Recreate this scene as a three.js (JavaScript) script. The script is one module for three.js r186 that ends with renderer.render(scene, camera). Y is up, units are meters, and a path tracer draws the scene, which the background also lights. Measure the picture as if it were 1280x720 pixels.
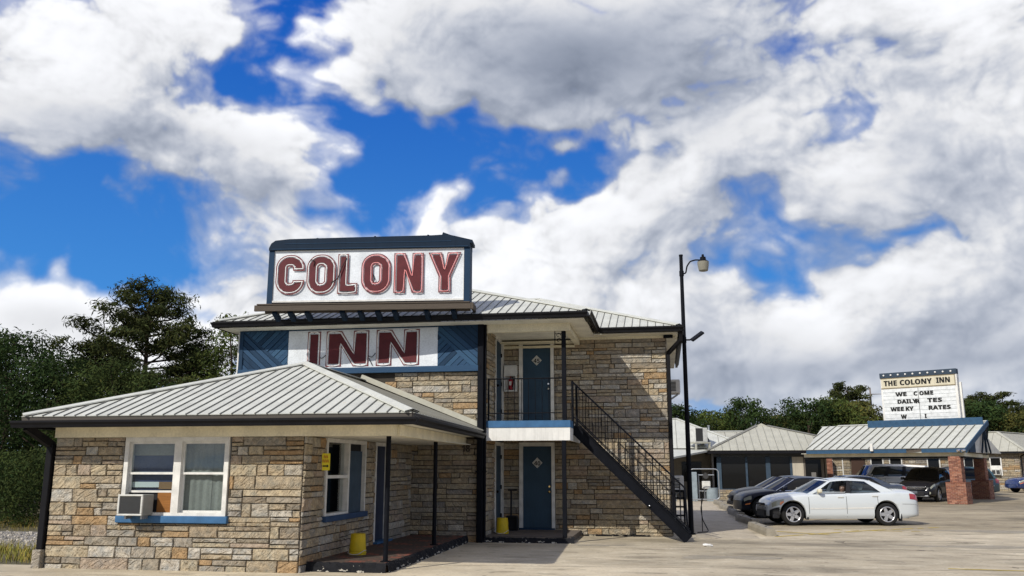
import * as THREE from 'three';
import { mergeGeometries, mergeVertices } from 'three/addons/utils/BufferGeometryUtils.js';
import { RoundedBoxGeometry } from 'three/addons/geometries/RoundedBoxGeometry.js';
import { TextGeometry } from 'three/addons/geometries/TextGeometry.js';
import { FontLoader } from 'three/addons/loaders/FontLoader.js';
import { MarchingCubes } from 'three/addons/objects/MarchingCubes.js';

// ---------------------------------------------------------------- camera
const scene = new THREE.Scene();
const camera = new THREE.PerspectiveCamera(36.87, 16 / 9, 0.1, 2000);
camera.position.set(0, 1.65, 0);
camera.rotation.order = 'YXZ';
camera.rotation.set(THREE.MathUtils.degToRad(11.77), THREE.MathUtils.degToRad(9.77), 0);

// ---------------------------------------------------------------- renderer, exposure
const renderer = new THREE.WebGLRenderer({ antialias: true });
renderer.toneMapping = THREE.LinearToneMapping;
renderer.toneMappingExposure = 1.0;
renderer.shadowMap.enabled = true;

// ---------------------------------------------------------------- sun
const SUN = new THREE.Vector3(-0.6, 0.85, 1).normalize();
const sun = new THREE.DirectionalLight(new THREE.Color(1, 0.95, 0.86), 4.3);
sun.name = 'sun';
sun.position.copy(SUN).multiplyScalar(80).add(new THREE.Vector3(2, 0, -28));
sun.target.position.set(2, 0, -28);
sun.castShadow = true;
Object.assign(sun.shadow.camera, { left: -45, right: 45, top: 45, bottom: -45, near: 1, far: 240 });
sun.shadow.mapSize.set(4096, 4096);
scene.add(sun, sun.target);

// ---------------------------------------------------------------- noise
function rng(seed) { let s = seed >>> 0; return () => { s = (s + 0x6d2b79f5) | 0; let t = Math.imul(s ^ (s >>> 15), 1 | s); t = (t + Math.imul(t ^ (t >>> 7), 61 | t)) ^ t; return ((t ^ (t >>> 14)) >>> 0) / 4294967296; }; }
const clamp = (x, a = 0, b = 1) => Math.min(b, Math.max(a, x)), lerp = (a, b, t) => a + (b - a) * t;
const sstep = (a, b, x) => { const t = clamp((x - a) / (b - a)); return t * t * (3 - 2 * t); };
const GX = new Float32Array(4096), GY = new Float32Array(4096), PERM = new Uint16Array(8192);
{ const r = rng(77); for (let i = 0; i < 4096; i++) { const a = r() * Math.PI * 2; GX[i] = Math.cos(a); GY[i] = Math.sin(a); PERM[i] = i; } for (let i = 4095; i > 0; i--) { const j = (r() * (i + 1)) | 0, t = PERM[i]; PERM[i] = PERM[j]; PERM[j] = t; } for (let i = 0; i < 4096; i++) PERM[4096 + i] = PERM[i]; }
// gradient noise, period per (a divisor of 4096; 4096 = none)
function noise(x, y, per = 4096) {
  let ix = Math.floor(x), iy = Math.floor(y); const fx = x - ix, fy = y - iy;
  const x0 = ((ix % per) + per) % per, x1 = (x0 + 1) % per, y0 = ((iy % per) + per) % per, y1 = (y0 + 1) % per;
  const u = fx * fx * fx * (fx * (fx * 6 - 15) + 10), v = fy * fy * fy * (fy * (fy * 6 - 15) + 10);
  const a = PERM[x0 + PERM[y0]], b = PERM[x1 + PERM[y0]], c = PERM[x0 + PERM[y1]], d = PERM[x1 + PERM[y1]];
  const n0 = GX[a] * fx + GY[a] * fy, n1 = GX[b] * (fx - 1) + GY[b] * fy, n2 = GX[c] * fx + GY[c] * (fy - 1), n3 = GX[d] * (fx - 1) + GY[d] * (fy - 1);
  return (n0 + (n1 - n0) * u + (n2 + (n3 - n2) * u - n0 - (n1 - n0) * u) * v) * 1.5;
}
function fbm(x, y, oct, per = 4096, gain = 0.5) { let s = 0, a = 1, t = 0; for (let i = 0; i < oct; i++) { s += a * noise(x, y, per); t += a; a *= gain; x *= 2; y *= 2; per = Math.min(4096, per * 2); } return s / t; }

// ---------------------------------------------------------------- sky: blue air and broken cumulus, all round
// Places of large clouds and gaps as [azimuth from -z, elevation, half width, half height, strength], degrees.
const GAPS = [[-26.0,25.6,2.0,4.2,2.1],[-21.5,22.8,3.2,2.2,0.9],[-17.6,20.5,5.2,2.7,1.9],[-19.1,17.6,2.5,2.8,1.2],[-12.3,22.0,4.9,1.5,1.3],[-7.0,21.0,5.4,1.5,1.2],[-37.1,14.3,7.6,3.0,1.6],[-31.2,14.5,3.2,3.2,0.9],[-26.2,12.8,3.2,1.9,0.5],[-34.7,11.2,5.5,1.3,1.0],[-12.0,18.1,2.2,1.4,0.6],[2.6,24.3,1.9,1.6,0.7],[8.8,26.0,1.2,1.0,0.7],[13.9,25.8,1.4,2.4,0.9],[12.0,21.3,1.1,2.2,0.5],[9.1,16.1,1.8,1.6,0.95],[14.0,14.9,2.8,0.9,0.9],[7.2,13.1,2.4,0.9,0.7],[0,20.9,1.1,0.8,0.8],[10.3,5.6,1.4,0.8,0.6],[20.9,20.8,1.4,0.6,0.3],[-35.4,19.5,1.0,0.8,0.6],[-32.9,20.1,1.1,0.4,0.6],[-40.8,16.1,2.2,1.1,0.6]];
const MASSES = [[-37.2,23.2,10.3,4.9,1.3],[-28.2,19.7,5.9,3.8,1.0],[-21.8,17.7,2.4,3.2,0.8],[-9.8,27.3,12.4,3.8,1.3],[3.8,27.1,6.5,3.2,0.7],[18.4,22.2,7.0,5.9,1.4],[19.5,15.9,6.5,3.2,0.8],[-2.1,16.4,9.2,3.8,0.9],[4.4,19.1,4.9,3.2,0.7],[-7.6,17.0,4.9,2.4,0.7],[-14.1,14.9,3.2,3.2,0.7],[8.9,9.2,12.4,2.4,1.1],[18.2,10.9,6.5,3.2,1.3],[0.9,11.0,6.5,2.7,1.0],[3.8,6.8,10.8,2.2,1.0],[15.6,6.8,8.6,2.2,0.9],[-39.2,8.4,4.9,1.7,1.2],[-30.8,8.3,3.8,1.4,1.1],[-36.0,11.6,2.2,0.4,0.9],[-27.6,12.0,2.7,1.6,0.5],[-16,27.5,5,2.6,1.0],[-3,24.6,8,2.6,0.8],[10,4.5,12,1.8,0.9],[20,5,6,2.2,0.9],[-7,12.5,6,2.4,0.8],[14,9.8,8,1.6,0.7]];
const THICK = [[-4.5,26.6,9.5,3.4,1.0],[3.6,23.2,3.2,2.2,0.25],[-35.0,20.1,8.1,1.2,0.45],[-26.5,17.4,3.2,1.4,0.35],[16.0,6.1,8.1,1.2,0.65],[3.8,5.5,5.9,1.2,0.6],[19.6,8.4,2.7,1.6,0.35],[3.9,8.1,6.5,1.1,0.25],[-38.3,8.5,3.8,1.1,0.35],[15.9,19.5,2.2,1.6,0.3],[16.6,16.8,5.4,1.1,0.25]];
{ // the same weather goes on all round: more clouds, gaps and thick places at random
  const r = rng(5150);
  for (let i = 0; i < 150; i++) {
    const az = -180 + r() * 360, el = 4 + r() * r() * 70, k = 1 / Math.max(0.35, Math.cos(el * Math.PI / 180));
    if (az > -56 && az < 40 && el < 36) continue;
    (r() < 0.52 ? MASSES : GAPS).push([az, el, (3 + r() * 8) * k, 2 + r() * 4, 0.6 + r() * 0.7]);
    if (r() < 0.3) THICK.push([az + r() * 4, el, (3 + r() * 5) * k, 1.5 + r() * 1.5, 0.3 + r() * 0.5]);
  }
}
function makeSky() {
  const W = 4096, H = 2048, data = new Float32Array(W * H * 4), R0 = H / 2, R = H / 2, D = new Float32Array(W * R), B = new Float32Array(W * R), K = new Float32Array(W * R);
  const deg = 180 / Math.PI;
  const splat = (list, out, sign) => { for (const [az, el, ra, re, s] of list) {
    const c0 = ((az - 90) / 360 + 0.5) * W, r0 = el / 90 * R, wc = ra / 360 * W, wr = re / 90 * R;   // az from -z towards +x: atan2(z,x) = az - 90
    for (let row = Math.max(0, (r0 - wr * 2.4) | 0); row < Math.min(R, r0 + wr * 2.4); row++) for (let c = (c0 - wc * 2.4) | 0; c < c0 + wc * 2.4; c++) {
      const a = (c - c0) / wc, b = (row - r0) / wr, e = a * a + b * b; if (e > 5.76) continue;
      out[row * W + ((c % W) + W) % W] += sign * s * Math.exp(-e * 0.9);
    } } };
  splat(MASSES, B, 1); splat(GAPS, B, -1.05); splat(THICK, K, 1);
  // billows: noise in azimuth and elevation (it closes round the horizon), going over to noise on a flat layer overhead
  const octaves = (x, y, per) => { let s = 0, a = 0.62; for (let i = 0; i < 8; i++) { const n = noise(x, y, per); s += a * (i < 2 || i > 6 ? n : n * 0.30 + (Math.abs(n) - 0.3) * 1.05); a *= i < 1 ? 0.95 : 0.60; x = x * 2 + 7; y = y * 2 + 3; per = Math.min(4096, per * 2); } return s; };
  for (let row = 0; row < R; row++) {
    const el = (row + 0.5) / R * Math.PI / 2, y = Math.sin(el), cy = Math.cos(el), k = 3.4 / (y + 0.4), flat = sstep(0.7, 1.05, el), lift = 1 + 0.9 * Math.pow(clamp(1 - el / 0.30), 2), ey = Math.tan(Math.min(el, 1.2) * 0.9) * 8.2 * lift;
    for (let c = 0; c < W; c++) {
      const t = ((c + 0.5) / W - 0.5) * 2 * Math.PI, ax = (c + 0.5) / W * 32;
      const wx = noise(ax, ey + 7.7, 32), wy = noise(ax, ey + 23.4, 32), w2x = noise(ax * 4, ey * 4 + 9, 128), w2y = noise(ax * 4, ey * 4 + 31, 128), w3x = noise(ax * 8, ey * 8 + 5, 256), w3y = noise(ax * 8, ey * 8 + 60, 256);
      let s = 0;
      if (flat < 1) s += (1 - flat) * octaves(ax + wx * 0.22 + w2x * 0.05 + 32, ey + wy * 0.18 + w2y * 0.05 + 50, 32);
      if (flat > 0) { const qx = Math.cos(t) * cy * k + 40, qy = Math.sin(t) * cy * k + 40; s += flat * octaves(qx * 1.1 + 0.2 * noise(qx, qy + 5), qy * 1.1 + 0.2 * noise(qx + 9, qy), 4096); }
      // large gaps and masses set the cover; noise frays their outlines
      const i = row * W + c, bx = clamp(Math.round(c + wx * 34 + w2x * 24 + w3x * 12), 0, W - 1), by = clamp(Math.round(row + wy * 28 + w2y * 20 + w3y * 10), 0, R - 1);
      const kk = clamp(K[i]); D[i] = Math.tanh(B[by * W + bx] * 0.6) * 0.76 + s * 0.88 * (1 - 0.45 * kk) + 0.20 + 0.35 * kk;
    }
  }
  const top = [0.004, 0.085, 0.48], low = [0.10, 0.40, 0.86];
  for (let row = 0; row < R; row++) {
    const el = (row + 0.5) / R * 90, g = Math.pow(clamp(1 - el / 36), 1.6), far = sstep(7, 0, el);
    for (let c = 0; c < W; c++) {
      const i = row * W + c, at = (dr, dc) => D[clamp(row + dr, 0, R - 1) * W + ((c + dc) % W + W) % W];
      const d = D[i], al = Math.max(sstep(-0.06, 0.42, d), 0.6 * sstep(-0.46, 0.26, d)) * 0.985;
      // light from high up: where the cloud thins upwards it is bright, where it thickens upwards it is grey
      const e1 = d - at(5, -3), e2 = d - at(16, -8), e3 = d - at(44, -18), e4 = d - at(95, -40);
      let lit = 0.785 + 0.43 * (1 - 0.6 * clamp(K[i])) * Math.tanh(e1 * 0.42 + e2 * 0.45 + e3 * 0.5 + e4 * 0.48 - 0.10);
      const thick = clamp((d - 0.55) * 0.24) + K[i] * 0.50 * sstep(0.0, 0.45, d);
      lit = clamp(lit - thick * 0.85, 0.2, 1.1);
      const grey = clamp((0.85 - lit) / 0.6);
      const cl = [lit * lerp(0.99, 0.74, grey), lit * lerp(1, 0.87, grey), lit * lerp(1.03, 1.15, grey)];
      const o = ((R0 + row) * W + c) * 4;
      for (let n = 0; n < 3; n++) {
        const air = lerp(top[n], low[n], g), cloud = lerp(cl[n] * 0.95, [0.62, 0.70, 0.82][n], far * 0.5);
        data[o + n] = lerp(air, cloud, al);
      }
      data[o + 3] = 1;
    }
  }
  for (let row = 0; row < R0; row++) for (let c = 0; c < W; c++) { const o = (row * W + c) * 4; data[o] = 0.30; data[o + 1] = 0.28; data[o + 2] = 0.25; data[o + 3] = 1; }
  const t = new THREE.DataTexture(data, W, H, THREE.RGBAFormat, THREE.FloatType);
  t.mapping = THREE.EquirectangularReflectionMapping; t.magFilter = THREE.LinearFilter; t.needsUpdate = true;
  return t;
}
const skyTexture = makeSky();
scene.background = skyTexture;
scene.environment = skyTexture;

// ---------------------------------------------------------------- textures (grain, stains and wear only)
function tex(n, px, srgb = false) {
  const d = new Uint8Array(n * n * 4);
  for (let y = 0; y < n; y++) for (let x = 0; x < n; x++) { const p = px(x / n, y / n), o = (y * n + x) * 4; for (let k = 0; k < 3; k++) d[o + k] = clamp(Array.isArray(p) ? p[k] : p) * 255; d[o + 3] = 255; }
  const t = new THREE.DataTexture(d, n, n, THREE.RGBAFormat);
  t.wrapS = t.wrapT = THREE.RepeatWrapping; t.magFilter = THREE.LinearFilter; t.minFilter = THREE.LinearMipmapLinearFilter;
  if (srgb) t.colorSpace = THREE.SRGBColorSpace;
  t.needsUpdate = true; return t;
}
const scaled = (t, metres, my = metres) => { const c = t.clone(); c.repeat.set(1 / metres, 1 / my); c.needsUpdate = true; return c; };
const F = (u, v, per, oct, dx = 0) => fbm(u * per + dx * per, v * per, oct, per);
const grimeBase = tex(512, (u, v) => 0.87 + 0.30 * F(u, v, 4, 6) + 0.12 * F(u, v, 64, 2));
const streakBase = tex(512, (u, v) => { const s = F(u * 1, v, 4, 3), k = noise(u * 64, v * 4, 64), q = noise(u * 16, v * 2, 16); return 0.90 + 0.12 * s + 0.10 * Math.min(0, k) + 0.12 * Math.min(0, q) + 0.06 * F(u, v, 32, 3); });
const woodBase = tex(512, (u, v) => { const w = noise(u * 4, v * 64 + noise(u * 4, v * 8, 8) * 2, 64); return [0.80 + 0.35 * w * 0.6 + 0.10 * F(u, v, 64, 2), 0.78 + 0.35 * w * 0.6 + 0.10 * F(u, v, 64, 2), 0.76 + 0.3 * w * 0.6 + 0.1 * F(u, v, 64, 2)]; });
const rockColor = tex(512, (u, v) => { const a = F(u, v, 8, 6), b = F(u, v, 4, 4, 2), c = F(u, v, 64, 2), d = Math.abs(F(u, v, 8, 4, 5)); const k = 0.86 + 0.42 * a + 0.14 * c - 0.22 * sstep(0.06, 0.0, d); return [k + 0.13 * b, k + 0.02 * b, k - 0.12 * b]; });
const rockBump = tex(512, (u, v) => { const w = 0.5 * F(u, v, 4, 2), d = fbm(u * 3 + w, (v * 2 - u) * 3 + w, 3, 3), e = fbm(u * 6 + w, (v + u) * 6, 3, 6); return 0.5 + 0.7 * (0.32 - Math.abs(d)) + 0.40 * (0.28 - Math.abs(e)) + 0.06 * F(u, v, 32, 3); }, false);
const fineBump = tex(256, (u, v) => 0.5 + 0.5 * F(u, v, 16, 4), false);
const concreteBase = tex(1024, (u, v) => {
  const big = F(u, v, 4, 5), mid = F(u, v, 16, 4, 3), fine = F(u, v, 128, 2), sw = fbm(u * 6 + 0.6 * big, v * 24, 4, 4 * 6), spots = F(u, v, 32, 2, 5);
  let k = 0.80 + 0.16 * big + 0.09 * mid + 0.09 * fine; k -= 0.26 * sstep(0.10, 0.5, sw); k -= 0.26 * sstep(0.38, 0.62, spots); k += 0.10 * sstep(0.25, 0.5, mid);
  const cr = Math.abs(F(u, v, 4, 5, 9)); k *= 1 - 0.35 * sstep(0.008, 0.002, cr) * sstep(0.0, 0.2, big + 0.1);
  return [k, k * (0.985 + 0.03 * mid), k * (0.955 + 0.06 * mid)];
});
const lotTone = tex(1024, (u, v) => { // broad stains, worn lanes and leached patches of the whole lot
  const a = F(u, v, 4, 6), b = fbm(u * 8, v * 2, 5, 2 * 4), c = F(u, v, 16, 5, 1);
  return 0.86 + 0.26 * a + 0.14 * b + 0.14 * c;
});
const chipped = tex(512, (u, v) => { // black paint worn off pale concrete
  const n = F(u, v, 4, 6), m = F(u, v, 16, 4, 2), w = sstep(0.06, 0.13, n * 0.8 + m * 0.55 - 0.24 + 0.12 * Math.cos(v * Math.PI * 2)); const p = 0.60 + 0.25 * m; return [lerp(0.10, p, w), lerp(0.105, p * 0.97, w), lerp(0.12, p * 0.90, w)];
}, true);
const redPaint = tex(512, (u, v) => { const n = F(u, v, 4, 6), m = F(u, v, 32, 3, 2), w = sstep(0.02, 0.32, n + 0.4 * m); return [lerp(0.30, 0.49, w) + 0.1 * m, lerp(0.265, 0.28, w) + 0.1 * m, lerp(0.24, 0.23, w) + 0.08 * m]; }, true);
const roofTone = tex(512, (u, v) => { const a = F(u, v, 4, 5), k = noise(u * 32, v * 3, 32), q = F(u, v, 32, 3, 4); const r = sstep(0.34, 0.62, F(u, v, 16, 4, 8)); const m = 0.90 + 0.16 * a + 0.10 * Math.min(0, k) + 0.06 * q; return [m * (1 - 0.10 * r), m * (1 - 0.20 * r), m * (1 - 0.30 * r)]; });
const brickTone = tex(256, (u, v) => 0.82 + 0.3 * F(u, v, 8, 4) + 0.15 * F(u, v, 64, 2));

// ---------------------------------------------------------------- materials
const lin = (r, g, b) => new THREE.Color().setRGB(r, g, b);
function M(name, c, rough = 0.8, o = {}) { const m = new THREE.MeshPhysicalMaterial({ color: lin(...c), roughness: rough, specularIntensity: o.metalness ? 1 : 0.45, side: THREE.DoubleSide, ...o }); m.name = name; return m; }
function MP(name, c, rough, o = {}) { const m = new THREE.MeshPhysicalMaterial({ color: lin(...c), roughness: rough, side: THREE.DoubleSide, ...o }); m.name = name; return m; }
const doorWear = scaled(tex(512, (u, v) => 0.92 + 0.22 * F(u, v, 4, 5) + 0.10 * Math.min(0, noise(u * 32, v * 6, 32)) + 0.10 * F(u, v, 64, 2)), 1.7), roofStain = scaled(roofTone, 3.1, 2.2), grime = scaled(grimeBase, 2.3), grimeS = scaled(grimeBase, 0.9), streak = scaled(streakBase, 1.9, 2.6), wood = scaled(woodBase, 1.4, 0.5), rockC = scaled(rockColor, 0.8), rockB = scaled(rockBump, 0.55), fineB = scaled(fineBump, 0.35);
const mats = {
  mortar: M('mortar', [0.06, 0.052, 0.042], 0.95, { map: grimeS }),
  cream: M('cream paint', [0.80, 0.74, 0.56], 0.6, { map: grime, bumpMap: fineB, bumpScale: 0.002 }),
  soffit: M('soffit boards', [0.80, 0.78, 0.68], 0.7, { map: grime }),
  white: M('white paint', [0.72, 0.71, 0.67], 0.5, { map: grimeS }),
  fascia: M('white fascia', [0.74, 0.73, 0.69], 0.55, { map: streak }),
  black: M('black gutter', [0.010, 0.010, 0.012], 0.5, { specularIntensity: 0.22, map: grimeS }),
  blackIron: M('black iron', [0.0075, 0.0085, 0.012], 0.55, { specularIntensity: 0.12, map: grimeS, bumpMap: fineB, bumpScale: 0.001 }),
  navy: M('navy paint', [0.016, 0.042, 0.085], 0.6, { specularIntensity: 0.25, map: streak }),
  navyDark: M('dark navy paint', [0.010, 0.022, 0.042], 0.6, { specularIntensity: 0.2, map: streak }),
  plank: M('blue plank', [0.022, 0.070, 0.150], 0.62, { map: wood, bumpMap: fineB, bumpScale: 0.002 }),
  plankB: M('pale blue plank', [0.030, 0.090, 0.180], 0.62, { map: wood, bumpMap: fineB, bumpScale: 0.002 }),
  blue: M('blue paint', [0.045, 0.130, 0.265], 0.5, { map: grimeS }),
  canopyBlue: M('canopy blue', [0.030, 0.080, 0.150], 0.55, { map: grimeS }),
  postBlue: M('post blue', [0.040, 0.065, 0.098], 0.6, { map: grimeS }),
  door: M('blue door', [0.029, 0.064, 0.104], 0.5, { map: doorWear }),
  roof: M('roof metal', [0.575, 0.58, 0.52], 0.55, { map: roofStain, metalness: 0.0 }),
  roofB: M('roof metal', [0.54, 0.545, 0.49], 0.55, { map: roofStain }),
  roofOld: M('weathered roof metal', [0.44, 0.43, 0.36], 0.6, { map: roofStain }),
  roofRib: M('roof rib', [0.20, 0.195, 0.17], 0.6, { map: grimeS }),
  sign: M('sign face', [0.74, 0.78, 0.82], 0.5, { map: grime }),
  maroon: M('maroon letter', [0.105, 0.017, 0.021], 0.5, { map: grimeS }),
  edgeRed: M('letter edge', [0.16, 0.022, 0.022], 0.5),
  tubeWhite: M('clear tube', [0.86, 0.83, 0.80], 0.3),
  tubePink: M('pink tube', [0.88, 0.34, 0.33], 0.3),
  tubeRed: MP('red tube', [0.75, 0.10, 0.09], 0.15, { clearcoat: 1 }),
  timber: M('weathered timber', [0.105, 0.088, 0.072], 0.85, { map: wood, bumpMap: fineB, bumpScale: 0.004 }),
  glass: MP('glass', [0.92, 0.95, 0.95], 0.02, { transmission: 1, thickness: 0, ior: 1.5 }),
  darkGlass: MP('dark glass', [0.012, 0.012, 0.012], 0.06, { specularIntensity: 0.35 }),
  dark: M('dark room', [0.02, 0.02, 0.022], 0.9),
  room: M('room wall', [0.16, 0.15, 0.13], 0.9),
  curtain: M('grey curtain', [0.24, 0.25, 0.235], 0.95, { map: grime }),
  blueBoard: M('blue board', [0.024, 0.045, 0.115], 0.7, { map: grimeS }),
  greyBoard: M('grey blue board', [0.050, 0.080, 0.115], 0.7, { map: grimeS }),
  ply: M('plywood', [0.30, 0.13, 0.035], 0.75, { map: wood }),
  acCase: M('metal case', [0.62, 0.62, 0.58], 0.5, { map: grimeS }),
  acDirty: M('dirty metal case', [0.26, 0.27, 0.26], 0.6, { map: grimeS }),
  grille: M('grille', [0.05, 0.05, 0.05], 0.7, { specularIntensity: 0.2 }),
  yellow: M('yellow plastic', [0.66, 0.47, 0.015], 0.45, { map: grimeS }),
  yellowSign: M('yellow sign', [0.78, 0.66, 0.03], 0.4),
  yellowLine: M('worn yellow paint', [0.58, 0.42, 0.06], 0.8, { map: scaled(grimeBase, 0.7) }),
  chrome: M('polished metal', [0.75, 0.75, 0.75], 0.18, { metalness: 1 }),
  brass: M('brass', [0.72, 0.5, 0.2], 0.25, { metalness: 1 }),
  steel: M('galvanised steel', [0.38, 0.40, 0.42], 0.45, { metalness: 0.7, map: grimeS }),
  utility: M('utility grey', [0.26, 0.31, 0.34], 0.55, { map: grimeS }),
  concrete: M('concrete', [0.46, 0.42, 0.35], 0.92, { map: scaled(concreteBase, 5.5), bumpMap: fineB, bumpScale: 0.004 }),
  curb: M('parking block', [0.31, 0.28, 0.225], 0.92, { map: grimeS, bumpMap: fineB, bumpScale: 0.006 }),
  walk: M('walk concrete', [0.54, 0.475, 0.37], 0.92, { map: scaled(concreteBase, 3.7), bumpMap: fineB, bumpScale: 0.004 }),
  chipped: M('chipped black paint', [1, 1, 1], 0.85, { map: scaled(chipped, 1.2, 0.9), bumpMap: fineB, bumpScale: 0.006 }),
  redPaint: M('worn red floor paint', [1, 1, 1], 0.8, { map: scaled(redPaint, 2.1) }),
  dirt: M('dry ground', [0.13, 0.115, 0.07], 0.98, { map: scaled(grimeBase, 3.1), bumpMap: fineB, bumpScale: 0.02 }),
  gravel: M('gravel bed', [0.30, 0.28, 0.25], 0.95, { map: scaled(rockColor, 1.1), bumpMap: scaled(fineBump, 0.5), bumpScale: 0.03 }),
  bark: M('bark', [0.075, 0.055, 0.042], 0.95, { map: scaled(woodBase, 0.6, 1.2), bumpMap: scaled(rockBump, 0.5), bumpScale: 0.02 }),
  deadWood: M('dead wood', [0.22, 0.19, 0.17], 0.95),
  rubber: M('rubber', [0.014, 0.014, 0.014], 0.85),
  alloy: M('alloy', [0.58, 0.58, 0.59], 0.28, { metalness: 0.85 }),
  lens: MP('lamp lens', [0.30, 0.31, 0.25], 0.12, { clearcoat: 1 }),
  amber: MP('amber lens', [0.75, 0.22, 0.05], 0.15, { clearcoat: 1 }),
  tail: MP('tail lamp', [0.32, 0.012, 0.02], 0.15, { clearcoat: 1 }),
  blackPlastic: M('black plastic', [0.016, 0.016, 0.018], 0.6),
  printBlack: M('black print', [0.012, 0.012, 0.012], 0.6),
  creamPanel: M('cream sign panel', [0.62, 0.57, 0.43], 0.5, { map: streak }),
  wire: M('black wire', [0.012, 0.012, 0.012], 0.6),
  skin: MP('skin', [0.10, 0.05, 0.03], 0.55, { map: scaled(grimeBase, 0.4) }),
  shirt: M('pale shirt', [0.34, 0.35, 0.40], 0.9),
  hair: M('black hair', [0.012, 0.01, 0.01], 0.8),
  seat: M('seat cloth', [0.07, 0.07, 0.075], 0.9),
};
// quarried stone in the tones of the wall: each tone a material, all sharing the same grain
const STONES = [[0.40,0.34,0.25],[0.45,0.39,0.285],[0.355,0.325,0.275],[0.50,0.47,0.41],[0.405,0.285,0.165],[0.30,0.255,0.195],[0.405,0.335,0.265],[0.325,0.29,0.235],[0.43,0.36,0.255],[0.37,0.305,0.22],[0.345,0.32,0.285],[0.43,0.395,0.33]].map((c) => M('stone tone', c.map((x, i) => x * [0.95, 0.925, 0.89][i]), 0.92, { map: rockC, bumpMap: rockB, bumpScale: 0.045, specularIntensity: 0.25 }));

// ---------------------------------------------------------------- building blocks
const names = new Map();
function numbered(n) { const k = names.get(n) || 0; names.set(n, k + 1); return k ? n + '_' + String(k).padStart(3, '0') : n; }
const V = (x, y, z) => new THREE.Vector3(x, y, z);
function clean(g) { let h = g.index ? g.toNonIndexed() : g; for (const k of Object.keys(h.attributes)) if (!['position', 'normal', 'uv', 'color'].includes(k)) h.deleteAttribute(k); if (!h.attributes.normal) h.computeVertexNormals(); return h; }
function metricUV(g, ox = 0, oy = 0) { // uv in metres by the dominant axis
  const p = g.attributes.position, n = g.attributes.normal, uv = new Float32Array(p.count * 2);
  for (let i = 0; i < p.count; i += 3) {
    let nx = 0, ny = 0, nz = 0; for (let k = 0; k < 3 && i + k < p.count; k++) { nx += n.getX(i + k); ny += n.getY(i + k); nz += n.getZ(i + k); }
    nx = Math.abs(nx); ny = Math.abs(ny); nz = Math.abs(nz);
    for (let k = 0; k < 3 && i + k < p.count; k++) { const x = p.getX(i + k), y = p.getY(i + k), z = p.getZ(i + k), o = (i + k) * 2;
      if (nz >= nx && nz >= ny) { uv[o] = x; uv[o + 1] = y; } else if (nx >= ny) { uv[o] = z; uv[o + 1] = y; } else { uv[o] = x; uv[o + 1] = z; } uv[o] += ox; uv[o + 1] += oy; }
  }
  g.setAttribute('uv', new THREE.BufferAttribute(uv, 2)); return g;
}
function join(list, keepUV) { list = [].concat(list).map(clean); const col = list.some((g) => g.attributes.color); if (!keepUV) list.forEach((g) => g.deleteAttribute('uv')); if (!col) list.forEach((g) => g.deleteAttribute('color')); const g = list.length > 1 ? mergeGeometries(list) : list[0]; return keepUV ? g : metricUV(g); }
function part(name, geos, material, parent, keepUV) { const m = new THREE.Mesh(join(geos, keepUV), material); m.name = numbered(name); m.castShadow = m.receiveShadow = true; (parent || scene).add(m); return m; }
function shared(name, geo, material, parent) { const m = new THREE.Mesh(geo, material); m.name = numbered(name); m.castShadow = m.receiveShadow = true; (parent || scene).add(m); return m; }
function thing(name, label, category, pos = [0, 0, 0], turn = 0, group) { const o = new THREE.Group(); o.name = numbered(name); o.position.set(...pos); o.rotation.y = turn; tag(o, label, category, group); scene.add(o); return o; }
function tag(o, label, category, group, kind) { o.userData = { label, category }; if (group) o.userData.group = group; if (kind) o.userData.kind = kind; return o; }
function structure(name, geos, material, keepUV) { const m = part(name, geos, material, scene, keepUV); m.userData.kind = 'structure'; return m; }
function copyOf(o, pos, turn, label) { const c = o.clone(); c.name = numbered(o.name.replace(/_\d{3}$/, '')); c.userData = { ...o.userData }; if (label) c.userData.label = label; c.position.set(...pos); c.rotation.y = turn; scene.add(c); return c; }
const box = (x0, x1, y0, y1, z0, z1) => new THREE.BoxGeometry(x1 - x0, y1 - y0, z1 - z0).translate((x0 + x1) / 2, (y0 + y1) / 2, (z0 + z1) / 2);
const rbox = (x0, x1, y0, y1, z0, z1, r = 0.01, s = 2) => new RoundedBoxGeometry(x1 - x0, y1 - y0, z1 - z0, s, Math.min(r, (x1 - x0) / 2.05, (y1 - y0) / 2.05, (z1 - z0) / 2.05)).translate((x0 + x1) / 2, (y0 + y1) / 2, (z0 + z1) / 2);
function bar(a, b, r, n = 8, r2 = r) { const d = b.clone().sub(a), g = new THREE.CylinderGeometry(r2, r, d.length(), n); g.translate(0, d.length() / 2, 0); g.applyQuaternion(new THREE.Quaternion().setFromUnitVectors(V(0, 1, 0), d.normalize())); return g.translate(a.x, a.y, a.z); }
function beam(a, b, w, h, up = V(0, 1, 0)) { // a box from a to b, w across, h along up
  const d = b.clone().sub(a), L = d.length(), z = d.clone().normalize(), x = up.clone().cross(z).normalize(), y = z.clone().cross(x);
  return new THREE.BoxGeometry(w, h, L).translate(0, 0, L / 2).applyMatrix4(new THREE.Matrix4().makeBasis(x, y, z).setPosition(a));
}
const tube = (pts, r, n = 24, k = 6, closed = false) => new THREE.TubeGeometry(new THREE.CatmullRomCurve3(pts, closed, 'catmullrom', 0.2), n, r, k, closed);
function extrude(pts, depth, holes = [], bevel = 0) { const s = new THREE.Shape(pts.map((p) => new THREE.Vector2(...p))); for (const h of holes) s.holes.push(new THREE.Path(h.map((p) => new THREE.Vector2(...p)))); return new THREE.ExtrudeGeometry(s, { depth, bevelEnabled: bevel > 0, bevelSize: bevel, bevelThickness: bevel, bevelSegments: 1, curveSegments: 8 }); }
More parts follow.
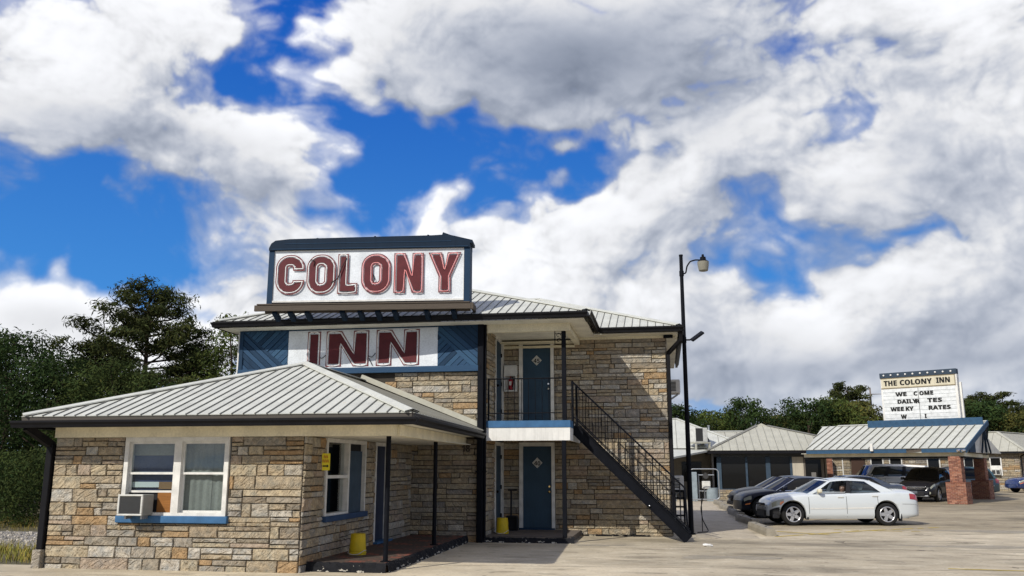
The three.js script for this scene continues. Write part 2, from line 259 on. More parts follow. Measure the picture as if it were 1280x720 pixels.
function clipHalf(poly, f) { const out = []; for (let i = 0; i < poly.length; i++) { const a = poly[i], b = poly[(i + 1) % poly.length], fa = f(a), fb = f(b); if (fa >= 0) out.push(a); if ((fa > 0 && fb < 0) || (fa < 0 && fb > 0)) { const t = fa / (fa - fb); out.push([lerp(a[0], b[0], t), lerp(a[1], b[1], t)]); } } return out; }
function offsetPoly(pts, d) { // outline moved outwards by d (mitred), for counter-clockwise pts
  const n = pts.length, out = [];
  for (let i = 0; i < n; i++) { const p = pts[(i + n - 1) % n], q = pts[i], r = pts[(i + 1) % n]; let ax = q[0] - p[0], ay = q[1] - p[1], bx = r[0] - q[0], by = r[1] - q[1]; const la = Math.hypot(ax, ay), lb = Math.hypot(bx, by); ax /= la; ay /= la; bx /= lb; by /= lb; const nx = ay + by, ny = -(ax + bx), k = 1 + ax * bx + ay * by; const s = d / Math.max(0.35, k); out.push([q[0] + nx * s, q[1] + ny * s]); }
  return out;
}

// A metal roof slope: poly in 3D, first edge the eave (left to right as one looks at the slope); one panel with its seam per strip.
function seamRoof(parent, poly, pitch, material, o = {}) {
  const A = poly[0], B = poly[1], ex = B.clone().sub(A).normalize(), nrm = ex.clone().cross(poly[poly.length - 1].clone().sub(A)).normalize(); if (nrm.y < 0) nrm.negate();
  const ey = nrm.clone().cross(ex).normalize(); if (ey.y < 0) ey.negate();
  const flat = poly.map((p) => { const d = p.clone().sub(A); return [d.dot(ex), d.dot(ey)]; }), us = flat.map((p) => p[0]), u0 = Math.min(...us), u1 = Math.max(...us);
  const at = (u, v, h) => A.clone().addScaledVector(ex, u).addScaledVector(ey, v).addScaledVector(nrm, h);
  const n = Math.max(1, Math.round((u1 - u0) / pitch)), w = (u1 - u0) / n, rib = o.rib ?? 0.014, rh = o.ribHeight ?? 0.018, over = o.over ?? 0.03;
  for (let i = 0; i < n; i++) {
    const a = u0 + i * w, b = a + w; let q = clipHalf(clipHalf(flat, (p) => p[0] - a), (p) => b - p[0]); if (q.length < 3) continue;
    q = q.map(([u, v]) => [u, v < 0.01 ? -over : v]);
    const g = [], pos = [], th = 0.012;
    const tri = (x, y, z) => pos.push(...x.toArray(), ...y.toArray(), ...z.toArray());
    for (let k = 1; k + 1 < q.length; k++) { tri(at(...q[0], th), at(...q[k], th), at(...q[k + 1], th)); tri(at(...q[0], 0), at(...q[k + 1], 0), at(...q[k], 0)); }
    for (let k = 0; k < q.length; k++) { const c = q[k], d = q[(k + 1) % q.length]; tri(at(...c, 0), at(...d, 0), at(...d, th)); tri(at(...c, 0), at(...d, th), at(...c, th)); }
    const sheet = new THREE.BufferGeometry(); sheet.setAttribute('position', new THREE.Float32BufferAttribute(pos, 3)); sheet.computeVertexNormals(); g.push(sheet);
    const m = part('roof_panel', g, i % 3 === 1 && o.alt ? o.alt : material, parent);
    // the seam on the panel's left edge
    const on = clipHalf(clipHalf(flat, (p) => p[0] - (a + 0.001)), (p) => a + 0.03 - p[0]); if (on.length < 3 || i === 0) continue;
    const vs = on.map((p) => p[1]), v0 = Math.min(...vs), v1 = Math.max(...vs) - 0.03; if (v1 - v0 < 0.06) continue;
    const P = at(a, (v0 < 0.01 ? -over - 0.01 : v0), th + rh / 2), Q = at(a, v1, th + rh / 2);
    part('seam', beam(P, Q, rib, rh, nrm), o.ribMat || mats.roofRib, m);
  }
}
function ridgeCap(parent, a, b, w, material, name = 'ridge_cap') { // a folded strip over a hip or ridge
  const d = b.clone().sub(a).normalize(), side = d.clone().cross(V(0, 1, 0)).normalize(), up = side.clone().cross(d), dn = 0.30 * w, g = [];
  for (const s of [-1, 1]) { const e = side.clone().multiplyScalar(s * w).addScaledVector(up, -dn), pos = []; const q = [a.clone(), b.clone(), b.clone().add(e), a.clone().add(e)].map((p) => p.addScaledVector(up, 0.06)); const r = q.map((p) => p.clone().addScaledVector(up, -0.02)); const quad = (x, y, z, t) => { for (const p of [x, y, z, x, z, t]) pos.push(...p.toArray()); }; quad(...q); quad(...[...r].reverse()); quad(q[3], q[2], r[2], r[3]); const bg = new THREE.BufferGeometry(); bg.setAttribute('position', new THREE.Float32BufferAttribute(pos, 3)); bg.computeVertexNormals(); g.push(bg); }
  return part(name, g, material, parent);
}
// K-shaped gutter along an eave, from a to b, outward direction out
function gutter(parent, a, b, out, material = mats.black, h = 0.13, w = 0.12) {
  const prof = [[0, 0], [0, -h], [w * 0.62, -h], [w * 0.72, -h * 0.62], [w, -h * 0.28], [w, 0], [w - 0.012, 0], [w - 0.015, -h * 0.25], [w * 0.6, -h * 0.85], [0.012, -h * 0.85], [0.012, 0]];
  const d = b.clone().sub(a), g = extrude(prof, d.length()), z = d.clone().normalize(), x = out.clone().normalize(), y = z.clone().cross(x);
  if (y.y < 0) { z.negate(); y.negate(); g.applyMatrix4(new THREE.Matrix4().makeBasis(x, y, z).setPosition(b)); } else g.applyMatrix4(new THREE.Matrix4().makeBasis(x, y, z).setPosition(a));
  return part('gutter', g, material, parent);
}

// ---------------------------------------------------------------- stone walls, stone by stone
function stoneShape(w, h, r) { // a quarried block: rough proud face, rounded arris, sides going back into the joint
  const nx = w > 0.42 ? 7 : w > 0.24 ? 6 : 5, ny = h > 0.12 ? 5 : 4, P = [], idx = [], bul = 0.008 + r() * 0.016, bx = 0.011, tilt = (r() - 0.5) * 0.016, cut = (r() - 0.5) * 1.6;
  for (let j = 0; j < ny; j++) for (let i = 0; i < nx; i++) {
    const ei = i === 0 || i === nx - 1, ej = j === 0 || j === ny - 1;
    let x = ei ? (i ? w : 0) : lerp(bx, w - bx, (i - 1) / (nx - 3)), y = ej ? (j ? h : 0) : lerp(bx, h - bx, (j - 1) / (ny - 3));
    if (ei) x += (r() - 0.5) * 0.008; if (ej) y += (r() - 0.5) * 0.009;
    if (!ei && i > 1 && i < nx - 2) x += (r() - 0.5) * w / nx * 0.9; if (!ej && j > 1 && j < ny - 2) y += (r() - 0.5) * h * 0.3;
    const facet = (x / Math.max(w, 0.2) * cut + y / Math.max(h, 0.1)) % 0.5;
    P.push([x, y, ei || ej ? 0.010 + r() * 0.005 : 0.014 + bul * (0.15 + 1.25 * r()) + tilt * (y / h - 0.5) * 2 + 0.010 * facet]);
  }
  for (let j = 0; j + 1 < ny; j++) for (let i = 0; i + 1 < nx; i++) { const a = j * nx + i, b = a + 1, c = a + nx, d = c + 1; if (r() < 0.5) idx.push(a, b, c, b, d, c); else idx.push(a, b, d, a, d, c); }
  const ring = []; for (let i = 0; i < nx; i++) ring.push(i); for (let j = 1; j < ny; j++) ring.push(j * nx + nx - 1); for (let i = nx - 2; i >= 0; i--) ring.push((ny - 1) * nx + i); for (let j = ny - 2; j > 0; j--) ring.push(j * nx);
  const base = P.length; ring.forEach((k) => P.push([P[k][0], P[k][1], -0.02]));
  for (let k = 0; k < ring.length; k++) { const l = (k + 1) % ring.length; idx.push(ring[k], base + k, ring[l], ring[l], base + k, base + l); }
  const g = new THREE.BufferGeometry(); g.setAttribute('position', new THREE.Float32BufferAttribute(P.flat(), 3)); g.setIndex(idx);
  const f = g.toNonIndexed(); f.computeVertexNormals(); return f;
}
// stones in a w x h rectangle around rectangular openings, as [x, y, w, h]
function stoneLayout(w, h, seed, holes = [], unit = 1) {
  const r = rng(seed), out = [], J = 0.013; let y = 0;
  const put = (x0, x1, y0, y1) => {
    let list = [[x0, x1, y0, y1]];
    for (const [a, b, c, d] of holes) { const nx = []; for (const q of list) { if (q[1] <= a || q[0] >= b || q[3] <= c || q[2] >= d) { nx.push(q); continue; } if (q[0] < a) nx.push([q[0], a, q[2], q[3]]); if (q[1] > b) nx.push([b, q[1], q[2], q[3]]); const m0 = Math.max(q[0], a), m1 = Math.min(q[1], b); if (q[2] < c) nx.push([m0, m1, q[2], c]); if (q[3] > d) nx.push([m0, m1, d, q[3]]); } list = nx; }
    for (const q of list) if (q[1] - q[0] > 0.035 && q[3] - q[2] > 0.03) out.push([q[0] + J / 2, q[2] + J / 2, q[1] - q[0] - J, q[3] - q[2] - J]);
  };
  while (y < h - 0.02) {
    let bh = [0.15, 0.19, 0.22, 0.25][(r() * 4) | 0] * unit; if (h - y - bh < 0.11) bh = h - y; let x = -r() * 0.3;
    while (x < w) {
      const seg = (0.46 + r() * r() * 1.05) * unit, x0 = Math.max(0, x), x1 = Math.min(w, w - (x + seg) < 0.1 ? w : x + seg), t = r();
      if (x1 - x0 > 0.03) {
        if (t < 0.46 && bh < 0.23) { const k = r(); if (k < 0.6 && x1 - x0 > 0.4) { const m = lerp(x0, x1, 0.3 + r() * 0.4); put(x0, m, y, y + bh); put(m, x1, y, y + bh); } else put(x0, x1, y, y + bh); }
        else { const m = y + bh * (0.38 + r() * 0.24), split = (a, b) => { if (x1 - x0 > 0.45 && r() < 0.62) { const c = lerp(x0, x1, 0.25 + r() * 0.5); put(x0, c, a, b); put(c, x1, a, b); } else put(x0, x1, a, b); }; split(y, m); split(m, y + bh); }
      }
      x = x1 === w ? w + 1 : x + seg;
    }
    y += bh;
  }
  return out;
}
// one wall: a backing of mortar with its stones as children; frame places x (along), y (up), z (out) of the wall
const stoneBudget = new Map();
function stoneWall(parent, frame, w, h, depth, seed, holes = [], o = {}) {
  const r = rng(seed * 7 + 1), back = [];
  const sh = new THREE.Shape([new THREE.Vector2(0, 0), new THREE.Vector2(w, 0), new THREE.Vector2(w, h), new THREE.Vector2(0, h)]);
  for (const [a, b, c, d] of holes) { const x0 = Math.max(0.001, a), x1 = Math.min(w - 0.001, b), y0 = Math.max(0.001, c), y1 = Math.min(h - 0.001, d); sh.holes.push(new THREE.Path([new THREE.Vector2(x0, y0), new THREE.Vector2(x0, y1), new THREE.Vector2(x1, y1), new THREE.Vector2(x1, y0)])); }
  back.push(new THREE.ExtrudeGeometry(sh, { depth, bevelEnabled: false }).translate(0, 0, -depth));
  const wall = part(o.name || 'wall', back.map((g) => g.applyMatrix4(frame)), mats.mortar, parent);
  let list = stoneLayout(w, h, seed, holes, o.unit || 1); if (o.only) list = list.filter(o.only);
  list.sort((a, b) => b[2] * b[3] - a[2] * a[3]);
  const key = parent.uuid, left = 296 - (stoneBudget.get(key) || 0), rest = [];
  let used = 0;
  list.forEach(([x, y, sw, shh], i) => {
    const g = clean(stoneShape(sw, shh, r)).translate(x, y, 0); metricUV(g, r() * 9, r() * 9); { const q = g.attributes.uv, sx = (r() < 0.5 ? -1 : 1) * (0.7 + r() * 0.6), sy = (r() < 0.5 ? -1 : 1) * (0.7 + r() * 0.6); for (let n = 0; n < q.count; n++) q.setXY(n, q.getX(n) * sx, q.getY(n) * sy); } g.applyMatrix4(frame);
    const tall = shh > 0.12, k = r(), pick = o.pick ? o.pick(k, r) : k < 0.17 ? 0 : k < 0.31 ? 1 : k < 0.42 ? 2 : k < 0.55 ? 3 : k < 0.62 ? 4 : k < 0.68 ? 5 : k < 0.75 ? 6 : k < 0.82 ? 7 : k < 0.90 ? 8 : k < 0.94 ? 9 : k < 0.97 ? 10 : 11;
    if (used < left && i < (o.most ?? 999)) { used++; shared('stone', g, STONES[pick], wall); } else { const c = STONES[pick].color, col = new Float32Array(g.attributes.position.count * 3); for (let n = 0; n < col.length; n += 3) { col[n] = c.r; col[n + 1] = c.g; col[n + 2] = c.b; } g.setAttribute('color', new THREE.BufferAttribute(col, 3)); rest.push(g); }
  });
  stoneBudget.set(key, (stoneBudget.get(key) || 0) + used);
  if (rest.length) { const m = shared('small_stones', mergeGeometries(rest), smallStone, wall); m.userData.kind = 'stuff'; }
  return wall;
}
const smallStone = M('small stones', [1, 1, 1], 0.92, { map: rockC, bumpMap: rockB, bumpScale: 0.045, vertexColors: true });
const facing = { // wall frames: x along the wall as one looks at it from outside
  front: (x, y, z) => new THREE.Matrix4().makeTranslation(x, y, z),
  right: (x, y, z) => new THREE.Matrix4().makeBasis(V(0, 0, -1), V(0, 1, 0), V(1, 0, 0)).setPosition(x, y, z),
  left: (x, y, z) => new THREE.Matrix4().makeBasis(V(0, 0, 1), V(0, 1, 0), V(-1, 0, 0)).setPosition(x, y, z),
  back: (x, y, z) => new THREE.Matrix4().makeBasis(V(-1, 0, 0), V(0, 1, 0), V(0, 0, -1)).setPosition(x, y, z),
};

function rebase(o, x, y, z) { o.position.set(x, y, z); for (const c of o.children) { c.position.x -= x; c.position.y -= y; c.position.z -= z; } return o; }
const font = await new FontLoader().loadAsync('fonts/droid/droid_sans_bold.typeface.json');
function lettering(text, size, depth) { const g = new TextGeometry(text, { font, size, depth, curveSegments: 4 }); g.computeBoundingBox(); return g; }

// ================================================================ THE SETTING
structure('ground', new THREE.PlaneGeometry(3000, 3000).rotateX(-Math.PI / 2).translate(0, -0.03, 0), mats.dirt);
{ // the concrete and asphalt lot, one sheet with its stains in the surface colour
  const x0 = -15, x1 = 70, z0 = 8, z1 = -82, s = 0.45, nx = Math.round((x1 - x0) / s), nz = Math.round((z0 - z1) / s), P = [], C = [], U = [], I = [];
  for (let j = 0; j <= nz; j++) for (let i = 0; i <= nx; i++) {
    const x = x0 + i * s, z = z0 - j * s; P.push(x, 0, z); U.push(x, z);
    const a = fbm(x * 0.09 + 5, z * 0.13, 5), b = fbm(x * 0.5, z * 0.9 + 40, 4), c = fbm(x * 0.03 + 9, z * 0.03, 3), old = sstep(-23.5, -27, z + 0.6 * a) * sstep(1.8, 3.0, x);
    let k = 0.96 + 0.44 * a + 0.34 * b + 0.16 * c; k -= 0.34 * sstep(0.15, 0.45, fbm(x * 0.22 + 30, z * 0.6, 4)); k *= 1 - 0.30 * old;
    C.push(k * (1 + 0.0 * old), k * (1 - 0.03 * old), k * (1 - 0.09 * old));
  }
  const inside = (x, z) => (z > -15.0 ? x > -15 + 4.3 * sstep(-12.0, -14.8, z) : z > -30 ? x > -10.2 : x > -4);
  for (let j = 0; j < nz; j++) for (let i = 0; i < nx; i++) { if (!inside(x0 + (i + 0.5) * s, z0 - (j + 0.5) * s)) continue; const a = j * (nx + 1) + i, b = a + 1, c = a + nx + 1, d = c + 1; I.push(a, b, c, b, d, c); }
  const g = new THREE.BufferGeometry(); g.setAttribute('position', new THREE.Float32BufferAttribute(P, 3)); g.setAttribute('color', new THREE.Float32BufferAttribute(C, 3)); g.setAttribute('uv', new THREE.Float32BufferAttribute(U, 2)); g.setIndex(I); g.computeVertexNormals();
  const lot = new THREE.Mesh(g, M('lot', [0.60, 0.525, 0.395], 0.93, { map: scaled(concreteBase, 6.7), bumpMap: fineB, bumpScale: 0.004, vertexColors: true }));
  lot.name = 'parking_lot'; lot.userData.kind = 'structure'; lot.receiveShadow = true; scene.add(lot);
  // joints and cracks: shallow dark fillings
  const r = rng(9), crackMat = M('joint filler', [0.20, 0.175, 0.135], 0.95);
  const crack = (name, pts, w, wob) => { const pos = []; const L = []; for (let k = 0; k + 1 < pts.length; k++) { const n = Math.max(2, Math.ceil(Math.hypot(pts[k + 1][0] - pts[k][0], pts[k + 1][1] - pts[k][1]) / 0.35)); for (let i = 0; i < n; i++) L.push([lerp(pts[k][0], pts[k + 1][0], i / n) + (r() - 0.5) * wob, lerp(pts[k][1], pts[k + 1][1], i / n) + (r() - 0.5) * wob]); } L.push(pts[pts.length - 1]);
    for (let k = 0; k + 1 < L.length; k++) { const [ax, az] = L[k], [bx, bz] = L[k + 1], l = Math.hypot(bx - ax, bz - az), nx = -(bz - az) / l * w / 2, nz = (bx - ax) / l * w / 2; pos.push(ax + nx, 0.004, az + nz, bx + nx, 0.004, bz + nz, bx - nx, 0.004, bz - nz, ax + nx, 0.004, az + nz, bx - nx, 0.004, bz - nz, ax - nx, 0.004, az - nz); }
    const g = new THREE.BufferGeometry(); g.setAttribute('position', new THREE.Float32BufferAttribute(pos, 3)); g.computeVertexNormals(); part(name, g, crackMat, lot); };
  for (const z of [-15.2, -18.9]) crack('slab_joint', [[-3.8, z], [14, z - 1.4], [40, z - 3]], 0.018, 0.01);
  crack('slab_joint', [[2.2, -21.6], [12, -22.4], [34, -24.5]], 0.03, 0.03);
  crack('crack', [[-2.6, -17.2], [-0.4, -16.4], [1.9, -17.9], [4.2, -17.2]], 0.016, 0.16); crack('crack', [[5.2, -19.5], [7.7, -18.1], [11.9, -19.6], [16, -18.7]], 0.016, 0.2); crack('crack', [[8, -33], [12, -29.6], [17, -31], [24, -29]], 0.03, 0.25); crack('crack', [[1.0, -20.8], [2.8, -20.2], [4.6, -21.3]], 0.016, 0.12);
  // oil drips and patches of old repair
  const blot = (name, x, z, rx, rz, m) => { const pos = [], n = 26, k = r() * 9; for (let i = 0; i < n; i++) { const q = (j) => { const a = j / n * Math.PI * 2, f = 0.7 + 0.5 * noise(Math.cos(a) * 1.6 + k, Math.sin(a) * 1.6 + k); return [x + Math.cos(a) * rx * f, 0.003, z + Math.sin(a) * rz * f]; }; pos.push(x, 0.003, z, ...q(i + 1), ...q(i)); } const g = new THREE.BufferGeometry(); g.setAttribute('position', new THREE.Float32BufferAttribute(pos, 3)); g.computeVertexNormals(); part(name, g, m, lot); };
  const oil = M('oil stain', [0.20, 0.17, 0.13], 0.7, { map: grimeS, transparent: true, opacity: 0.45 }), patchM = M('repair patch', [0.50, 0.46, 0.38], 0.95, { map: scaled(concreteBase, 2.3), transparent: true, opacity: 0.6 });
  for (let i = 0; i < 52; i++) blot('oil_stain', -1 + r() * 24, -15 - r() * 22, 0.05 + r() * r() * 0.55, 0.05 + r() * r() * 0.4, oil);
  for (const [x, z, a, b] of [[1.2, -17.4, 1.3, 0.5], [6.4, -20.6, 1.8, 0.5], [11.5, -17.8, 1.6, 0.6], [9, -25.5, 2.4, 0.6], [16, -30, 3, 0.9], [-1.4, -19.6, 0.9, 0.35]]) blot('repair_patch', x, z, a, b, patchM);
  // worn yellow stall lines
  const line = (pts, w) => { const pos = []; for (let k = 0; k + 1 < pts.length; k++) { const [ax, az] = pts[k], [bx, bz] = pts[k + 1], l = Math.hypot(bx - ax, bz - az), n = Math.ceil(l / 0.22), ux = (bx - ax) / l, uz = (bz - az) / l; for (let i = 0; i < n; i++) { if (r() < 0.16) continue; const s0 = i / n * l, s1 = (i + 1) / n * l, h0 = w / 2 * (0.7 + 0.3 * r()), h1 = w / 2 * (0.7 + 0.3 * r()); const q = [[s0, -h0], [s1, -h1], [s1, h1], [s0, h0]].map(([s, h]) => [ax + ux * s - uz * h, 0.006, az + uz * s + ux * h]); pos.push(...q[0], ...q[1], ...q[2], ...q[0], ...q[2], ...q[3]); } }
    const g = new THREE.BufferGeometry(); g.setAttribute('position', new THREE.Float32BufferAttribute(pos, 3)); g.computeVertexNormals(); part('stall_line', g, mats.yellowLine, lot); };
  line([[2.65, -22.75], [5.4, -25.4], [7.6, -27.0]], 0.13); line([[2.9, -24.6], [4.05, -23.6]], 0.13); line([[4.3, -25.6], [6.6, -25.1]], 0.12); line([[4.62, -16.1], [6.2, -15.9], [9, -15.6]], 0.09); line([[8.2, -18.6], [10.5, -18.5]], 0.09);
  line([[2.6, -31.9], [7.4, -33.2]], 0.1); line([[2.6, -36], [7.4, -37.2]], 0.1);
}
structure('walkway', box(0.75, 2.2, -0.02, 0.006, -46, -21.9), mats.walk);
structure('gravel_strip', new THREE.PlaneGeometry(13, 4.6, 1, 1).rotateX(-Math.PI / 2).translate(-17, -0.022, -19.2), mats.gravel);
{ // loose stones of the gravel strip and the rough grass beside it
  const r = rng(31), ig = new THREE.IcosahedronGeometry(0.5, 0), n = 2600, im = new THREE.InstancedMesh(ig, M('gravel stones', [0.34, 0.32, 0.29], 0.95), n), m4 = new THREE.Matrix4(), q = new THREE.Quaternion(), c = new THREE.Color();
  for (let i = 0; i < n; i++) { const s = 0.025 + r() * 0.06; q.setFromEuler(new THREE.Euler(r() * 6, r() * 6, r() * 6)); m4.compose(V(-23 + r() * 12.3, -0.02 + s * 0.15, -21.3 + r() * 4.4), q, V(s, s * 0.7, s)); im.setMatrixAt(i, m4); const k = 0.7 + r() * 0.8; im.setColorAt(i, c.setRGB(k, k * 0.97, k * 0.9)); }
  im.name = 'gravel'; tag(im, 'pale loose gravel strip left of the stone office', 'gravel', null, 'stuff'); scene.add(im);
  const blade = new THREE.BufferGeometry(); blade.setAttribute('position', new THREE.Float32BufferAttribute([-0.5, 0, 0, 0.5, 0, 0, 0.32, 0.55, 0.10, -0.5, 0, 0, 0.32, 0.55, 0.10, -0.3, 0.55, 0.10, -0.3, 0.55, 0.10, 0.32, 0.55, 0.10, 0.1, 1, 0.42], 3)); blade.computeVertexNormals();
  const spots = []; for (let i = 0; i < 30000; i++) { const x = -24 + r() * 13.4, near = r() < 0.62, z = near ? -14.4 - r() * 2.4 - 0.5 * r() : -21.4 - r() * 7; const d = fbm(x * 0.9 + 2, z * 0.9, 3); if (r() > 0.55 + d * 1.1) continue; if (!near && z > -21) continue; if (near && x > -15 + 4.3 * sstep(-12.0, -14.8, z) - 0.15) continue; spots.push([x, z, near]); }
  const gm = new THREE.InstancedMesh(blade, M('grass blades', [0.21, 0.21, 0.06], 0.9), spots.length);
  spots.forEach(([x, z, near], i) => { const h = near ? 0.07 + r() * 0.19 : 0.08 + r() * 0.16; q.setFromEuler(new THREE.Euler((r() - 0.5) * 0.5, r() * 6.28, (r() - 0.5) * 0.5)); m4.compose(V(x, -0.03, z), q, V(0.007 + r() * 0.008, h, h)); gm.setMatrixAt(i, m4); const t = r(), k = 0.6 + r() * 0.8; gm.setColorAt(i, near ? c.setRGB(k * lerp(1, 1.5, t), k * lerp(1.1, 1.1, t), k * lerp(0.7, 1.0, t)) : c.setRGB(k * 0.95, k * 0.75, k * 0.55)); });
  gm.name = 'grass'; tag(gm, 'rough yellow green grass at the foot of the office corner', 'grass', null, 'stuff'); scene.add(gm);
}

// ================================================================ THE STONE OFFICE WING
{
  const o = thing('motel_office', 'single storey stone office wing with pale ribbed metal hip roof and porch', 'office building');
  const ZF = -13.7, XR = -5.84, XL = -10.39, TOP = 2.17, BACK = -19.93;
  // window opening of the front wall in wall coordinates
  stoneWall(o, facing.front(XL, -0.04, ZF), XR - XL, TOP + 0.04, 0.2, 11, [[-9.08 - XL, -7.12 - XL, 0.79, 2.3]]);
  stoneWall(o, facing.right(XR, -0.04, ZF), -ZF + BACK < 0 ? ZF - BACK : 6, TOP + 0.04, 0.2, 23, [[0.90, 3.02, 0.84, 2.3], [3.62, 4.60, 0.19, 2.3]]);
  part('left_wall', box(XL, XL + 0.2, -0.04, TOP, BACK, ZF - 0.2), mats.mortar, o);
  // frieze boards, porch beam and soffit
  part('frieze', box(XL - 0.02, -4.28, TOP - 0.005, 2.345, ZF - 0.1, ZF + 0.045), mats.cream, o);
  part('frieze', beam(V(-4.30, 2.257, ZF - 0.1), V(-4.58, 2.257, BACK), 0.14, 0.176), mats.cream, o);
  part('soffit', box(XR - 0.1, -4.4, 2.176, 2.19, BACK, ZF - 0.1), mats.soffit, o);
  part('soffit', box(-10.62, -3.95, 2.35, 2.365, ZF - 0.05, -13.1), mats.soffit, o);
  part('soffit', [beam(V(-4.10, 2.36, ZF), V(-4.34, 2.36, BACK), 0.46, 0.015), box(-10.62, XL, 2.35, 2.364, BACK, ZF - 0.06)], mats.soffit, o);
  // roof
  const FL = V(-10.63, 2.5, -13.1), FR = V(-3.83, 2.5, -13.1), BR = V(-4.12, 2.5, -19.93), BL = V(-10.63, 2.5, -19.93), AP = V(-7.06, 3.71, -16.5), AB = V(-7.12, 3.71, -19.93);
  const roof = new THREE.Group(); roof.name = numbered('roof'); o.add(roof);
  seamRoof(roof, [FL, FR, AP], 0.2, mats.roof, { alt: mats.roofB });
  seamRoof(roof, [FR, BR, AB, AP], 0.2, mats.roof, { alt: mats.roofB });
  seamRoof(roof, [BL, FL, AP, AB], 0.61, mats.roof);
  ridgeCap(roof, FL, AP, 0.13, mats.roof); ridgeCap(roof, FR, AP, 0.13, mats.roof); ridgeCap(roof, AP, AB, 0.13, mats.roof);
  part('drip_edge', [beam(V(-10.63, 2.455, -13.1), V(-3.83, 2.455, -13.1), 0.03, 0.10), beam(V(-3.83, 2.455, -13.1), V(-4.12, 2.455, -19.93), 0.03, 0.10), beam(V(-10.63, 2.455, -13.1), V(-10.63, 2.455, -19.9), 0.03, 0.10)], M('brown drip edge', [0.075, 0.065, 0.055], 0.5), o);
  part('flashing', beam(V(-7.1, 3.80, -19.86), V(-4.2, 2.64, -19.86), 0.02, 0.12), mats.roofOld, o);
  gutter(o, V(-10.75, 2.425, -13.07), V(-3.73, 2.425, -13.07), V(0, 0, 1), mats.black, 0.115, 0.12);
  gutter(o, V(-3.80, 2.425, -13.0), V(-4.09, 2.425, -19.6), V(1, 0, 0.04), mats.black, 0.115, 0.12);
  gutter(o, V(-10.66, 2.425, -13.0), V(-10.66, 2.425, -19.6), V(-1, 0, 0), mats.black, 0.115, 0.12);
  part('downspout', [rbox(-10.53, -10.41, 0.30, 2.06, -13.76, -13.62, 0.02), beam(V(-10.47, 2.03, -13.69), V(-10.62, 2.33, -13.2), 0.12, 0.12)], mats.black, o);
  part('corner_stone', [rbox(-10.56, -10.40, -0.03, 0.30, -13.82, -13.58, 0.02)], STONES[2], o);
  // front window: two double hung units in one white frame
  {
    const w = new THREE.Group(); w.name = numbered('window'); o.add(w);
    const x0 = -9.05, x1 = -7.14, y0 = 0.872, y1 = 2.163, zf = ZF + 0.045, mid = (x0 + x1) / 2 + 0.03;
    part('window_frame', [box(x0, x0 + 0.075, y0, y1, ZF - 0.14, zf), box(x1 - 0.075, x1, y0, y1, ZF - 0.14, zf), box(x0 + 0.075, x1 - 0.075, y1 - 0.075, y1, ZF - 0.14, zf), box(x0 + 0.075, x1 - 0.075, y0, y0 + 0.05, ZF - 0.14, zf), box(mid - 0.065, mid + 0.065, y0 + 0.05, y1 - 0.075, ZF - 0.14, zf - 0.004)], mats.white, w);
    const sash = (a, b, c, d, z) => part('sash', [box(a, a + 0.035, c, d, z - 0.03, z), box(b - 0.035, b, c, d, z - 0.03, z), box(a + 0.035, b - 0.035, d - 0.035, d, z - 0.03, z), box(a + 0.035, b - 0.035, c, c + 0.035, z - 0.03, z)], mats.white, w);
    const pane = (a, b, c, d, z) => part('pane', box(a, b, c, d, z - 0.004, z), mats.glass, w);
    const my = 1.565;
    sash(x0 + 0.075, mid - 0.065, my - 0.02, y1 - 0.075, ZF - 0.01); sash(mid + 0.065, x1 - 0.075, my - 0.02, y1 - 0.075, ZF - 0.01);
    sash(x0 + 0.075, mid - 0.065, 1.245, my + 0.02, ZF - 0.045); sash(mid + 0.065, x1 - 0.075, y0 + 0.05, my + 0.02, ZF - 0.045);
    pane(x0 + 0.1, mid - 0.09, my, y1 - 0.1, ZF - 0.022); pane(mid + 0.09, x1 - 0.1, my, y1 - 0.1, ZF - 0.022); pane(x0 + 0.1, mid - 0.09, 1.27, my, ZF - 0.057); pane(mid + 0.09, x1 - 0.1, y0 + 0.07, my, ZF - 0.057);
    part('window_sill', rbox(x0 - 0.05, x1 + 0.05, 0.755, 0.872, ZF - 0.1, ZF + 0.085, 0.012), mats.blue, w);
    // behind the glass: folded grey curtains on the right, blue board with a pale strip on the left
    const fold = (a, b, c, d, z) => { const g = new THREE.PlaneGeometry(b - a, d - c, 44, 1), p = g.attributes.position; for (let i = 0; i < p.count; i++) p.setZ(i, 0.009 * Math.sin(p.getX(i) * 38 + Math.sin(p.getX(i) * 7) * 2)); g.computeVertexNormals(); return g.translate((a + b) / 2, (c + d) / 2, z); };
    part('curtain', [fold(mid + 0.07, -7.50, y0, y1, ZF - 0.12), fold(-7.66, x1 - 0.03, y0, y1, ZF - 0.145)], mats.curtain, w);
    part('roller_blind', box(x0 + 0.06, mid - 0.06, 1.86, y1, ZF - 0.12, ZF - 0.11), mats.curtain, w);
    part('blue_board', box(x0 + 0.06, mid - 0.06, 1.0, 1.86, ZF - 0.15, ZF - 0.13), mats.blueBoard, w);
    part('pale_strip', box(x0 + 0.1, -8.45, 1.33, 1.42, ZF - 0.105, ZF - 0.09), M('pale strip', [0.45, 0.50, 0.50], 0.7), w);
    part('cardboard_strip', box(-8.45, mid - 0.1, 1.30, 1.42, ZF - 0.105, ZF - 0.088), M('cardboard', [0.18, 0.11, 0.06], 0.9), w);
    part('plywood_filler', box(-8.42, mid - 0.065, y0 + 0.05, 1.245, ZF - 0.06, ZF - 0.03), mats.ply, w);
    part('dark_filler', box(x0 + 0.075, -8.42, 0.9, 1.245, ZF - 0.10, ZF - 0.07), mats.dark, w);
    part('room_back', box(x0 - 0.2, x1 + 0.2, 0.6, 2.3, ZF - 0.9, ZF - 0.85), mats.room, w);
  }
